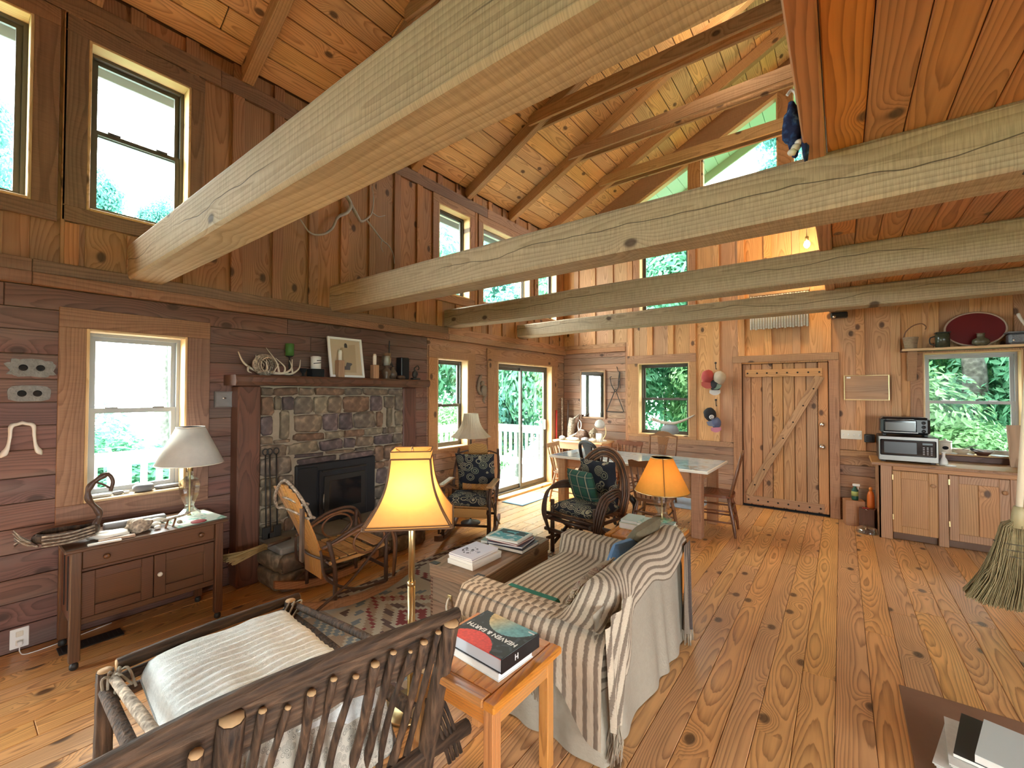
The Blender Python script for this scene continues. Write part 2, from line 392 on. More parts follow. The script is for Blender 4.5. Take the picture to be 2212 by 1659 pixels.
M = dict(
 black=plain('black_steel', (.014, .015, .018), .45), iron=plain('wrought_iron', (.02, .018, .016), .5), blackplastic=plain('black_plastic', (.012, .012, .013), .3),
 steel=plain('brushed_steel', (.22, .21, .195), .38, 1.0), brass=plain('aged_brass', (.62, .47, .24), .32, 1.0), chrome=plain('satin_nickel', (.75, .73, .7), .2, 1.0),
 white=plain('white_paint', (.82, .82, .78), .5), bone=plain('bone', (.74, .69, .6), .6, var=.12, bump=.2), antler=plain('antler', (.62, .53, .41), .5, var=.25, bump=.2, scale=9),
 paper=plain('paper', (.78, .76, .7), .8, var=.06), cream=plain('cream_plastic', (.70, .65, .54), .4), bronze=plain('bronze_window_frame', (.085, .075, .062), .4),
 greyframe=plain('grey_window_frame', (.32, .33, .33), .45), flatblack=plain('flat_black', (.008, .008, .009), .9), fglass=plain('dark_stove_glass', (.01, .011, .013), .08),  # flat black serves black parts and stands for shade in gaps
 mortar=plain('mortar', (.33, .27, .19), .95, var=.25, bump=.6, scale=14), hearth=plain('slate_slab', (.22, .21, .19), .6, var=.3, bump=.3, scale=6),
 pane=glass_pane('window_glass'), clear=clear_glass('clear_glass'), soffit=plain('painted_soffit', (.60, .66, .52), .7), deckpaint=plain('white_deck_paint', (.50, .52, .50), .6, var=.05),
 bark=bark('hickory_bark', (.075, .041, .022), (.010, .005, .003), 1, 1, (1.3, 1.3, .13)), barky=bark('hickory_bark_lengthwise', (.075, .041, .022), (.010, .005, .003), 1, 1, (1.3, .13, 1.3)), barkpale=bark('pale_bark', (.34, .27, .2), (.10, .07, .045)), twig=plain('dark_bent_twig', (.075, .036, .02), .45, var=.4, bump=.4, scale=30),
 twigred=plain('reddish_bent_twig', (.20, .085, .035), .4, var=.35, bump=.3, scale=30), cut=plain('cut_wood_end', (.50, .31, .15), .7, var=.2, scale=60), grain=wd('hickory', 'zx'),
 slip=plain('oatmeal_slipcover', (.36, .315, .245), .95, var=.1, bump=.3, scale=40), denim=plain('blue_denim', (.10, .19, .33), .95, var=.2, bump=.3, scale=60), teal=plain('teal_cloth', (.02, .17, .13), .9, var=.2),
 pad=None, throw=None)
# ------------------------------------------------------------ room shell
XL, YB, XR, YF = -4.05, 6.9, 4.05, -2.6
_BC = {}
def piece(name, parent, m, x0, x1, y0, y1, z0, z1, b=.003, loc0=(0, 0, 0)):
    if x1-x0 < .002 or y1-y0 < .002 or z1-z0 < .002: return None
    d = (round(x1-x0, 3), round(y1-y0, 3), round(z1-z0, 3), m.name)
    if d not in _BC:
        q = MB(); bb = min(b, min(d[:3])*.3); q.cbox(-d[0]/2, d[0]/2, -d[1]/2, d[1]/2, -d[2]/2, d[2]/2, bb)
        me = q.mesh(name); me.materials.append(m); _BC[d] = me
    return put(name, _BC[d], parent, ((x0+x1)/2-loc0[0], (y0+y1)/2-loc0[1], (z0+z1)/2-loc0[2]))
def sub(rects, h):
    out = []
    for (a0, a1, b0, b1) in rects:
        h0, h1, k0, k1 = max(a0, h[0]), min(a1, h[1]), max(b0, h[2]), min(b1, h[3])
        if h0 >= h1 or k0 >= k1: out.append((a0, a1, b0, b1)); continue
        if a0 < h0: out.append((a0, h0, b0, b1))
        if h1 < a1: out.append((h1, a1, b0, b1))
        if b0 < k0: out.append((h0, h1, b0, k0))
        if k1 < b1: out.append((h0, h1, k1, b1))
    return [r for r in out if r[1]-r[0] > .012 and r[3]-r[2] > .012]
class Wall:      # a = along the wall, n = outward from the room, b = up
    def __init__(s, side): s.side = side
    def bx(s, a0, a1, n0, n1, b0, b1):
        if s.side == 'left': return (XL-n1, XL-n0, a0, a1, b0, b1)
        if s.side == 'back': return (a0, a1, YB+n0, YB+n1, b0, b1)
        if s.side == 'right': return (XR+n0, XR+n1, a0, a1, b0, b1)
        return (a0, a1, YF-n1, YF-n0, b0, b1)
    def al(s): return 'y' if s.side in ('left', 'right') else 'x'
    def P(s, name, par, kind, a0, a1, n0, n1, b0, b1, along='a', b=.003):
        al = s.al(); m = kind if not isinstance(kind, str) else wd(kind, al+'z' if along == 'a' else 'z'+al)
        return piece(name, par, m, *s.bx(a0, a1, n0, n1, b0, b1), b=b)
    def backing(s, rects, holes, par_name, m, label):
        for h in holes: rects = sub(rects, h)
        q = MB()
        for r in rects: q.box(*s.bx(r[0], r[1], .022, .16, r[2], r[3]))
        me = q.mesh(par_name); me.materials.append(m); return struct(par_name, label, 'wall', me)
    def hplanks(s, par, kind, a0, a1, zs, holes, ln=(1.6, 3.4), name='plank'):
        for b0, b1 in zip(zs[:-1], zs[1:]):
            a = a0; cuts = [a0]
            while a < a1: a += R.uniform(*ln); cuts.append(min(a, a1))
            for c0, c1 in zip(cuts[:-1], cuts[1:]):
                rs = [(c0, c1, b0+.002, b1-.002)]
                for h in holes: rs = sub(rs, h)
                for r in rs: s.P(name, par, kind, r[0]+.001, r[1]-.001, R.uniform(-.003, .003), .02, r[2], r[3])
    def boards(s, par, kind, a0, a1, b0, b1f, holes, pitch=.33, bw=.09, phase=0, nm=('wall_board', 'batten')):
        k = 0; a = a0+phase-pitch
        while a < a1:
            for nmi, (c0, c1, n0, n1) in enumerate(((max(a, a0), min(a+pitch, a1), 0, .02), (max(a+pitch-bw/2, a0), min(a+pitch+bw/2, a1), -.022, 0))):
                if c1-c0 < .012: continue
                top = min(b1f(c0), b1f(c1))
                rs = [(c0+.001, c1-.001, b0, top)]
                for h in holes: rs = sub(rs, (h[0]-.10, h[1]+.10, h[2]-.11, h[3]+.11) if nmi and h[1]-h[0] < 2 and h[3]-h[2] > .01 else h)
                for r in rs: s.P(nm[nmi], par, kind, r[0], r[1], n0, n1, r[2], r[3], 'b')
            a += pitch
WL, WB_, WR, WF = Wall('left'), Wall('back'), Wall('right'), Wall('front')

def window(W, n, hole, frame, label, cas=(.13, .13, .12, .11), meet=None, tm='trim', jambm='jamb', single=False, depth=.10, stool=True, casn=-.022, latch=True):
    a0, a1, b0, b1 = hole; st = struct('window_%d' % n, label, 'window')
    l, r, t, b = cas
    if t: W.P('casing', st, tm, a0-l, a1+r, casn, 0, b1, b1+t)
    if l: W.P('casing', st, tm, a0-l, a0, casn, 0, b0-b*0, b1, 'b')
    if r: W.P('casing', st, tm, a1, a1+r, casn, 0, b0-b*0, b1, 'b')
    if b: W.P('apron', st, tm, a0-l, a1+r, casn, 0, b0-b, b0)
    j = .016; jm = jambm
    W.P('jamb', st, jm, a0, a0+j, casn, depth, b0, b1, 'b'); W.P('jamb', st, jm, a1-j, a1, casn, depth, b0, b1, 'b')
    W.P('jamb', st, jm, a0+j, a1-j, casn, depth, b1-j, b1)
    W.P('sill', st, jm, a0+j, a1-j, casn-.006, depth, b0, b0+j)
    f0, f1, g0, g1 = a0+j, a1-j, b0+j, b1-j; fw = .022
    fr = MB()
    for q in ((f0, f0+fw, g0, g1), (f1-fw, f1, g0, g1), (f0+fw, f1-fw, g0, g0+fw), (f0+fw, f1-fw, g1-fw, g1)): fr.box(*W.bx(q[0], q[1], depth-.005, depth+.055, q[2], q[3]))
    fr.build('window_frame', frame, st)
    mid = (g0+g1)/2 if meet is None else meet
    sashes = ((g0+fw, g1-fw, depth+.01),) if single else ((g0+fw, mid+.018, depth+.002), (mid-.018, g1-fw, depth+.026))
    for (s0, s1, nn) in sashes:
        q = MB(); k = .03
        for z in ((f0+fw, f0+fw+k, s0, s1), (f1-fw-k, f1-fw, s0, s1), (f0+fw+k, f1-fw-k, s0, s0+k), (f0+fw+k, f1-fw-k, s1-k, s1)): q.box(*W.bx(z[0], z[1], nn, nn+.022, z[2], z[3]))
        so = q.build('sash', frame, st)
        p = MB(); p.box(*W.bx(f0+fw+k-.004, f1-fw-k+.004, nn+.009, nn+.013, s0+k-.004, s1-k+.004)); p.build('pane', M['pane'], so)
    if not single and latch:
        for u in (.25, .75):
            q = MB(); c = lerp(f0, f1, u); q.box(*W.bx(c-.035, c+.035, depth-.012, depth+.012, mid+.014, mid+.026)); q.build('latch', M['steel'], st)
    return st

# --- left wall
zs = [0, .15, .302, .446, .6, .752, .908, 1.063, 1.233, 1.383, 1.53, 1.675, 1.834, 1.985, 2.125, 2.268]
W1 = (.58, 1.145, .85, 2.02); W2 = (.565, 1.145, 2.82, 3.98); W0 = (-.30, .315, 2.80, 3.98); W3 = (3.755, 4.32, .87, 2.03)
SL = (4.95, 6.46, .0, 2.05); W4 = (3.766, 4.351, 2.86, 4.0); W5 = (4.611, 5.785, 2.86, 4.0); W6 = (6.015, 6.62, 2.86, 4.0)
D3 = (-2.3, -.75, .0, 2.05)
LH = [W1, W2, W0, W3, SL, W4, W5, W6, D3]
wl = WL.backing([(YF, YB+.16, -.1, 4.42)], LH, 'wall_left', plain('wall_core', (.16, .09, .05), .9), 'tall left wall, horizontal planks below, near ones shaded in colour, and board and batten above')
FPH = (1.66, 3.12, 0, 1.66)
WL.hplanks(wl, 'shadeplank', YF, 3.6, zs, [W1, W3, SL, FPH, D3])  # near planks take the copy with painted-in shade
WL.hplanks(wl, 'oldplank', 3.6, YB, zs, [W1, W3, SL, FPH, D3])
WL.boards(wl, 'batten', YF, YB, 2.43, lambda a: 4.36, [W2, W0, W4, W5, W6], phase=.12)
t = struct('trim_1', 'wide stepped wooden ledge running along the left wall under the upper boards', 'trim')
a = YF
while a < YB:
    b = min(a+R.uniform(2.6, 4.2), YB); tk_ = 'trimshade' if a < 2 else 'trim'; WL.P('plank', t, tk_, a+.001, b-.001, -.055, 0, 2.268, 2.345); WL.P('plank', t, tk_, a+.001, b-.001, -.034, 0, 2.347, 2.43); a = b  # near stretch takes the trim copy with shade in its colour
t = struct('trim_2', 'sloping frieze board under the rafters at the top of the left wall', 'trim')
a = YF
while a < YB:
    b = min(a+R.uniform(2.6, 4.2), YB); WL.P('plank', t, 'trimshade' if a < 2 else 'trim', a+.001, b-.001, -.026, 0, 4.10, 4.235); a = b
window(WL, 1, W1, M['greyframe'], 'lower double-hung window behind the crystal table lamp', (.13, .15, .13, .115), meet=1.46, tm='trimshade')
window(WL, 2, W2, M['bronze'], 'tall clerestory window above the left sideboard window', (.115, .09, .115, .1), meet=3.42, tm='trimshade')
window(WL, 3, W0, M['bronze'], 'clerestory window cut off by the left edge of the photo', (.115, .115, .115, .1), single=True, tm='trimshade')
window(WL, 4, W3, M['bronze'], 'narrow double-hung window between the fireplace and the sliding door', (.14, .145, .145, .05), meet=1.42)
window(WL, 5, W4, M['bronze'], 'first small clerestory window past the second beam', (.095, .095, .1, .1), single=True)
window(WL, 6, W5, M['greyframe'], 'wide clerestory window above the glass sliding door', (.09, .09, .1, .1), single=True)
window(WL, 7, W6, M['bronze'], 'last clerestory window beside the far corner', (.09, .09, .1, .1), single=True)
d = struct('door_3', 'glass door in the left wall beside the camera, outside the photo', 'door'); q = MB(); q.box(*WL.bx(D3[0], D3[1], .08, .085, D3[2], D3[3])); q.build('pane', M['pane'], d); q = MB()
for z in ((D3[0], D3[0]+.06, 0, 2.05), (-1.56, -1.5, 0, 2.05), (D3[1]-.06, D3[1], 0, 2.05), (D3[0], D3[1], 1.99, 2.05), (D3[0], D3[1], 0, .06)): q.box(*WL.bx(z[0], z[1], .05, .11, z[2], z[3]))
q.build('door_frame', M['bronze'], d)
# sliding door
d = struct('door_1', 'glass sliding door in the left wall leading to the deck', 'door')
WL.P('casing', d, 'trim', 4.71, 6.66, -.026, 0, 2.05, 2.225); WL.P('casing', d, 'trim', 4.73, 4.95, -.024, 0, 0, 2.05, 'b'); WL.P('casing', d, 'trim', 6.46, 6.64, -.024, 0, 0, 2.05, 'b')
for q in ((4.95, 4.97, 0, 2.05), (6.44, 6.46, 0, 2.05)): WL.P('jamb', d, 'jamb', q[0], q[1], -.024, .10, q[2], q[3], 'b')
WL.P('jamb', d, 'jamb', 4.97, 6.44, -.024, .10, 2.03, 2.05); WL.P('threshold', d, 'jamb', 4.97, 6.44, -.05, .10, 0, .03)
q = MB()
for z in ((4.97, 5.005, .03, 2.03), (6.405, 6.44, .03, 2.03), (5.005, 6.405, 1.99, 2.03), (5.005, 6.405, .03, .055)): q.box(*WL.bx(z[0], z[1], .08, .15, z[2], z[3]))
q.build('door_frame', M['bronze'], d)
for (a0, a1, nn) in ((5.005, 5.735, .12), (5.675, 6.405, .09)):
    q = MB()
    for z in ((a0, a0+.045, .055, 1.99), (a1-.045, a1, .055, 1.99), (a0+.045, a1-.045, .055, .12), (a0+.045, a1-.045, 1.94, 1.99)): q.box(*WL.bx(z[0], z[1], nn, nn+.025, z[2], z[3]))
    so = q.build('sliding_panel', M['bronze'], d); q = MB(); q.box(*WL.bx(a0+.04, a1-.04, nn+.01, nn+.015, .115, 1.945)); q.build('pane', M['pane'], so)
q = MB(); q.cbox(*WL.bx(6.36, 6.385, .06, .09, .95, 1.12)); q.build('door_handle', M['white'], d)

# --- back wall
BW = (-2.64, -1.84, .92, 2.065); DR = (-1.125, -.125, 0, 2.02); KW = (.757, 1.53, .90, 2.06); UW = (-2.62, -1.84, 2.9, 4.0)
rake = lambda x: 4.04+.5*(4.05-abs(x)); roofz = lambda x: 4.36+.5*(4.05-abs(x))
GW = [(-3.35, -1.84), (-1.66, -.66), (-.50, .50), (.66, 1.66), (1.84, 3.35)]
wb = WB_.backing([(XL, XR, -.1, 4.3)], [BW, DR, KW, UW], 'wall_back', plain('wall_core_far', (.16, .09, .05), .9), 'far gable wall of board and batten above a plank wainscot')
q = MB()
def wedge(x0, x1, z0f, z1f, n0, n1, qq):
    qq.add([(x0, YB+n0, z0f(x0)), (x1, YB+n0, z0f(x1)), (x1, YB+n0, z1f(x1)), (x0, YB+n0, z1f(x0)), (x0, YB+n1, z0f(x0)), (x1, YB+n1, z0f(x1)), (x1, YB+n1, z1f(x1)), (x0, YB+n1, z1f(x0))],
           [(0, 1, 2, 3), (7, 6, 5, 4), (0, 4, 5, 1), (1, 5, 6, 2), (2, 6, 7, 3), (3, 7, 4, 0)])
for x0, x1 in ((XL, 0), (0, XR)): wedge(x0, x1, rake, lambda x: roofz(x)+.06, -.02, .16, q)
q.build('rake_board', wd('trim', 'xz'), wb)
for c0, c1 in ((XL, -3.35), (-1.84, -1.66), (-.66, -.50), (.50, .66), (1.66, 1.84), (3.35, XR)):
    q = MB(); wedge(c0, c1, lambda x: 4.3, rake, -.02, .16, q); q.build('gable_post', wd('trim', 'zx'), wb)
gw = struct('window_8', 'row of sloped fixed gable windows high under the roof ridge', 'window')
for c0, c1 in GW:
    q = MB(); qp = MB(); k = .022; zb = lambda x: 4.35
    wedge(c0, c1, lambda x: 4.3, zb, .03, .12, q)
    if c0 > -3 and c1 < 3 or True:
        if rake(c0) > 4.4: wedge(c0, c0+k, zb, rake, .03, .12, q)
        if rake(c1) > 4.4: wedge(c1-k, c1, zb, rake, .03, .12, q)
    for e0, e1 in ((c0, min(c1, 0)), (max(c0, 0), c1)):
        if e1-e0 > .05:
            wedge(e0, e1, lambda x: max(4.35, rake(x)-.05), rake, .0, .10, q); wedge(e0, e1, lambda x: 4.33, lambda x: max(4.34, rake(x)-.02), .075, .08, qp)
    f = q.build('sash', wd('jamb', 'xz'), gw); qp.build('pane', M['pane'], f)
seam = [0, .14, .27, .41, .56, .69, .805]
WB_.hplanks(wb, 'oldplank', XL, -2.83, [0, .13, .25, .39, .53, .66, .80, .93, 1.05, 1.16, 1.27, 1.37, 1.48, 1.60, 1.72, 1.83, 1.95, 2.08, 2.2, 2.285], [], ln=(2, 3))
WB_.hplanks(wb, 'oldplank', -2.83, XR, seam, [DR, (.34, 2.6, 0, .80)], ln=(1.6, 3))
WB_.boards(wb, 'litbatten', XL, -2.83, 2.43, lambda a: 4.3, [], phase=.27)
WB_.boards(wb, 'litbatten', -2.83, XR, .88, lambda a: 4.3, [UW, (-2.72, -1.84, .88, 2.085), (-1.14, -.12, .88, 2.0), KW], phase=.053)
WB_.P('corner_post', wb, 'trim', -2.86, -2.80, -.02, 0, .80, 2.43, 'b'); WB_.P('header', wb, 'trim', XL, -2.86, -.03, 0, 2.285, 2.36); WB_.P('header', wb, 'trim', XL, -2.86, -.022, 0, 2.362, 2.43)
t = struct('trim_3', 'flat wooden rail capping the plank wainscot on the far wall', 'trim')
WB_.P('plank', t, 'trim', -2.80, -1.235, -.026, 0, .805, .88); WB_.P('plank', t, 'trim', -.02, .34, -.026, 0, .805, .875)
window(WB_, 9, BW, M['bronze'], 'double-hung window behind the dining table chairs', (.185, .10, .13, .04), meet=1.49)
window(WB_, 10, KW, M['greyframe'], 'kitchen window above the counter beside the microwave', (.11, .11, .0, .0), meet=1.49)
window(WB_, 11, UW, M['bronze'], 'upper back window glimpsed between the ceiling beams', (.10, .10, .1, .1), single=True)
# plank door
d = struct('door_2', 'plank batten door with a diagonal brace in the far wall', 'door')
WB_.P('casing', d, 'trim', -1.235, -1.125, -.03, 0, 0, 2.02, 'b'); WB_.P('casing', d, 'trim', -.125, -.02, -.03, 0, 0, 2.02, 'b'); WB_.P('casing', d, 'trim', -1.24, -.02, -.034, 0, 2.02, 2.115)
e = [-1.12, -1.013, -.876, -.754, -.629, -.498, -.369, -.244, -.13]
for i in range(8): WB_.P('plank', d, 'door', e[i]+.003, e[i+1]-.003, .005, .04, .03, 1.995, 'b', b=.006)
q = MB(); q.box(*WB_.bx(-1.125, -.125, .041, .05, 0, 2.02)); q.build('door_back', M['flatblack'], d)
cl = WB_.P('cleat', d, 'door', -1.08, -.19, -.022, .005, 1.815, 1.918); WB_.P('cleat', d, 'door', -1.08, -.185, -.022, .005, .05, .155)
q = MB(); ang = math.atan2(1.655, .83); ln = math.hypot(1.655, .83); q.cbox(-ln/2, ln/2, -.05, .05, -.0135, .0135)
o = q.build('brace', wd('door', 'xy'), d); o.matrix_world = Matrix(((math.cos(ang), -math.sin(ang), 0, -.632), (0, 0, -1, YB-.0085), (math.sin(ang), math.cos(ang), 0, .985), (0, 0, 0, 1)))
q = MB()
for i in range(8):
    for z in (1.866, .10): q.ell((-1.05+i*.118, YB-.024, z), (.011, .004, .011), 8, 6)
for i in range(7): t_ = (i+.5)/7; q.ell((-1.03+t_*.80, YB-.024, .2+t_*1.56), (.010, .004, .010), 8, 6)
q.build('screw_plug', M['flatblack'], d)
for z, r in ((1.185, .026), (.898, .030)):
    q = MB(); Mx = Matrix.Translation((-.2, YB+.005, z)) @ Matrix.Rotation(PI/2, 4, 'X'); q.lathe([(r*1.1, 0), (r*1.1, .008), (r*.5, .012), (r*.45, .03), (r, .042), (r*.95, .058), (r*.4, .066), (0, .067)], 16, M=Mx); q.build('door_knob', M['chrome'], d)

# --- walls behind and beside the camera, with their own windows
wr = WR.backing([(YF, YB, -.1, 4.42)], [(-1.8, .8, .8, 2.2)], 'wall_right', wd('oldplank', 'yz'), 'plank wall opposite the fireplace, outside the photo')
FH = [(1.3, 3.0, .6, 2.1)]
wf = WF.backing([(XL, XR, -.1, 4.42)], FH, 'wall_front', wd('oldplank', 'xz'), 'plank wall behind the camera, outside the photo')
q = MB()
for x0, x1 in ((XL, 0), (0, XR)):
    q.add([(x0, YF, 4.42), (x1, YF, 4.42), (x1, YF, roofz(x1)+.06), (x0, YF, roofz(x0)+.06), (x0, YF-.1, 4.42), (x1, YF-.1, 4.42), (x1, YF-.1, roofz(x1)+.06), (x0, YF-.1, roofz(x0)+.06)], [(3, 2, 1, 0), (4, 5, 6, 7), (0, 1, 5, 4), (2, 3, 7, 6), (0, 4, 7, 3), (1, 2, 6, 5)])
q.build('gable', wd('oldplank', 'xz'), wf)
for i, h in enumerate(FH):
    st = struct('window_%d' % (12+i), 'window %s in the wall behind the camera' % ('first second third fourth'.split()[i]), 'window'); q = MB(); q.box(*WF.bx(h[0], h[1], .08, .085, h[2], h[3])); q.build('pane', M['pane'], st)
    q = MB()
    for z in ((h[0], h[0]+.05, h[2], h[3]), (h[1]-.05, h[1], h[2], h[3]), (h[0], h[1], h[2], h[2]+.05), (h[0], h[1], h[3]-.05, h[3])): q.box(*WF.bx(z[0], z[1], .06, .11, z[2], z[3]))
    q.build('window_frame', M['bronze'], st)

# --- floor
fl = struct('floor', 'wide knotty pine floor planks running towards the far wall', 'floor')
q = MB(); q.box(XL-.1, XR+.1, YF-.1, YB+.1, -.12, -.022); q.build('subfloor', M['flatblack'], fl)
x = XL; rf = random.Random(11)
while x < XR:
    w_ = rf.choice((.118, .135, .148, .15, .152)); x1 = min(x+w_, XR); y = YF; 
    while y < YB:
        y1 = y+rf.uniform(2.2, 4.6); y1 = YB if y1 > YB-.7 else y1
        piece('plank', fl, wd('floor', 'yx'), x+.0012, x1-.0012, y+.001, y1-.001, -.022, 0+rf.uniform(-.0012, .0), b=.0025); y = y1
    x = x1
# --- ceiling boards (two slopes) and roof
ce = struct('ceiling', 'vaulted ceiling of tongue and groove pine boards', 'ceiling')
sl = math.atan(.5); cs, sn = math.cos(sl), math.sin(sl); rc = random.Random(5)
for sd in (-1, 1):
    s0 = 0
    while s0 < 4.53:
        w_ = .19; sc_ = s0+w_/2; x = sd*(4.05-sc_*cs); z = 4.37+sc_*sn+.012; y = YF
        while y < YB:
            y1 = y+rc.uniform(2.0, 4.0) if sd < 0 else YB; y1 = YB if y1 > YB-.6 else y1
            d = (w_-.007, round(y1-y, 2)-.004)
            key = ('c', d)
            if key not in _BC:
                q = MB(); q.cbox(-d[0]/2, d[0]/2, -d[1]/2, d[1]/2, -.01, .01, .004); me = q.mesh('ceiling_board'); me.materials.append(wd('ceiling', 'yx')); _BC[key] = me
            put('ceiling_board', _BC[key], ce, (x, (y+y1)/2, z), (0, sl*sd, 0)); y = y1
        s0 += w_
q = MB()
for sd in (-1, 1): q.add([(sd*4.05, YF, 4.402), (0, YF, 6.427), (0, YB, 6.427), (sd*4.05, YB, 4.402)], [(0, 1, 2, 3)])
q.build('dark_backing', M['flatblack'], ce)  # black sheet added so the gaps between boards stay dark
rs = struct('roof', 'painted roof overhang seen through the upper windows', 'roof'); q = MB()
for sd in (-1, 1):
    def pt(dx, y, dz): return (sd*(4.05+dx), y, 4.37-.5*dx+dz)
    for (y0, y1, z0) in ((YF-.7, YB+1.25, .045),):
        v = [pt(-4.05, y0, z0), pt(.52, y0, z0), pt(.52, y1, z0), pt(-4.05, y1, z0), pt(-4.05, y0, z0+.12), pt(.52, y0, z0+.12), pt(.52, y1, z0+.12), pt(-4.05, y1, z0+.12)]
        q.add(v, [(0, 1, 2, 3), (7, 6, 5, 4), (0, 4, 5, 1), (1, 5, 6, 2), (2, 6, 7, 3), (3, 7, 4, 0)])
q.build('roof_deck', M['soffit'], rs)
for sd in (-1, 1):
    for i in range(2):
        dx = .14+i*.2; o = MB().cbox(-.097, .097, -(YB-YF+1.4)/2, (YB-YF+1.4)/2, -.01, .01, .004).build('soffit_board', M['soffit'], rs, (sd*(4.05+dx+.09), (YB+YF)/2, 4.37-.5*(dx+.09)+.02), (0, sl*sd, 0))
    o = MB().cbox(-.02, .02, -(YB-YF+1.5)/2, (YB-YF+1.5)/2, -.09, .09, .004).build('fascia', plain('fascia_paint', (.36, .42, .46), .6), rs, (sd*4.60, (YB+YF)/2, 4.14))
    for i in range(22):
        s_ = .1+i*.205; o = MB().cbox(-.1, .1, -.52, .52, -.01, .01, .004).build('soffit_board', M['soffit'], rs, (sd*(4.05-s_*cs), YB+.70, 4.37+s_*sn+.012), (0, sl*sd, 0))
    o = MB().cbox(-2.55, 2.55, -.02, .02, -.09, .09, .004).build('fascia', M['soffit'], rs, (sd*2.3, YB+1.24, 4.37+.5*1.75-.05), (0, sl*sd, 0))
# --- loft deck over the kitchen
lo = struct('ceiling_loft', 'loft floor of reddish pine boards over the kitchen', 'ceiling')
x = -.04; rl = random.Random(3)
while x < XR:
    y = YF
    while y < YB:
        y1 = y+rl.uniform(2.5, 4.5); y1 = YB if y1 > YB-.7 else y1
        piece('plank', lo, wd('loft', 'yx'), x+.0015, min(x+.1235, XR), y+.001, y1-.001, 2.652+rl.uniform(0, .002), 2.69, b=.004); y = y1
    x += .125
piece('fascia_board', lo, wd('loft', 'yz'), -.118, -.042, YF, YB, 2.635, 2.84, b=.006)
q = MB(); q.box(-.04, XR, YF, YB, 2.692, 2.72); q.build('subfloor', M['flatblack'], lo)
# --- heavy timbers
def beam(y0, y1, z0, z1, label, wob=.006, sd=0, x1=XR):
    t = MB(); n = 64; cy, cz, hy, hz = (y0+y1)/2, (z0+z1)/2, (y1-y0)/2, (z1-z0)/2; L = x1-XL; vs = []
    prof = [(-1, -.86), (-.9, -1), (.9, -1), (1, -.86), (1, .86), (.9, 1), (-.9, 1), (-1, .86)]
    for i in range(n+1):
        x = -L/2+L*i/n
        for k, (a, b) in enumerate(prof):
            e = noise.noise((x*.9+sd*9, k//2*2.3, sd)); e2 = noise.noise((x*4+sd, k//2*1.3, 7)); e3 = max(0, noise.noise((x*.55+sd*5, (k+1)//2*3.7, sd*2)))
            w_ = 1-wob*2*e3/.1 if k in (0, 1, 2, 3) else 1
            vs.append((x, a*hy+wob*(e+.4*e2)*(1 if abs(a) < 1 else .3), b*hz*(w_ if abs(a) < 1 or True else 1)+wob*.7*e))
    fs = [(i*8+k, i*8+(k+1) % 8, (i+1)*8+(k+1) % 8, (i+1)*8+k) for i in range(n) for k in range(8)]
    fs += [tuple(reversed(range(8))), tuple(n*8+k for k in range(8))]; t.add(vs, [tuple(reversed(f)) for f in fs])
    o = t.build('ceiling_beam', wd('beam', 'xz'), None, ((XL+x1)/2, cy, cz)); return tag(o, label, 'beam', 'heavy beams crossing the room', 'thing')
beam(.783, .985, 2.39, 2.65, 'thick pale rough-sawn beam nearest the camera, crossing above the rustic lounge chair', .003, 1)
beam(2.32, 2.545, 2.40, 2.652, 'second rough-sawn beam, the one the blue cloth hangs beside', .010, 2)
beam(3.885, 4.10, 2.425, 2.652, 'third rough-sawn beam with dark round knots, just under the bare bulb', .012, 3)
beam(5.43, 5.66, 2.455, 2.652, 'grey weathered beam nearest the far wall, wavy lower edge', .016, 4)
RY = [-2.3, -1.34, -.38, .58, 1.54, 2.45, 3.36, 4.31, 5.27, 6.23]
nm = ['', '', '', 'rafter meeting the wall above the far left clerestory window', 'rafter coming down just right of the tall clerestory window', 'rafter hidden behind the nearest beam', 'rafter ending above the driftwood branch on the wall', 'rafter ending beside the first small clerestory window', 'rafter ending above the wide clerestory window', 'rafter nearest the far gable wall']
for i, y in enumerate(RY):
    for sd in (-1, 1):
        L = 4.05/cs; t = MB(); t.cbox(-L/2, L/2, -.045, .045, -.07, .07, .006)
        o = t.build('rafter', wd('rafter', 'xz'), None, (sd*2.025, y, 4.37+.5*2.025-.078), (0, sl*sd, 0))
        lb = (nm[i] or 'rafter over the camera, outside the photo, %s from the front wall' % ('first', 'second', 'third')[i]) if sd < 0 else 'rafter on the loft side of the ridge, number %s from the front wall' % 'one two three four five six seven eight nine ten'.split()[i]
        tag(o, lb, 'rafter', 'rafters under the ceiling boards', 'thing')
tn = {2.45: 'behind the nearest heavy beam', 3.36: 'highest in the picture', 4.31: 'on the rafter of the first small clerestory window', 5.27: 'in the middle of the three long visible pairs', 6.23: 'nearest the gable windows'}
for y in RY[3:]:
    for k, s in enumerate((-1, 1)):
        t = MB(); t.cbox(-2.98, 2.98, -.018, .018, -.072, .072, .004)
        o = t.build('collar_tie', wd('rafter', 'xz'), None, (0, y+s*.064, 4.885))
        tag(o, '%s board of the paired collar tie %s' % (('near', 'far')[k], tn.get(y, 'over the camera, rafter at the %s window' % ('left' if y < 1 else 'tall'))), 'tie beam', 'paired collar ties', 'thing')
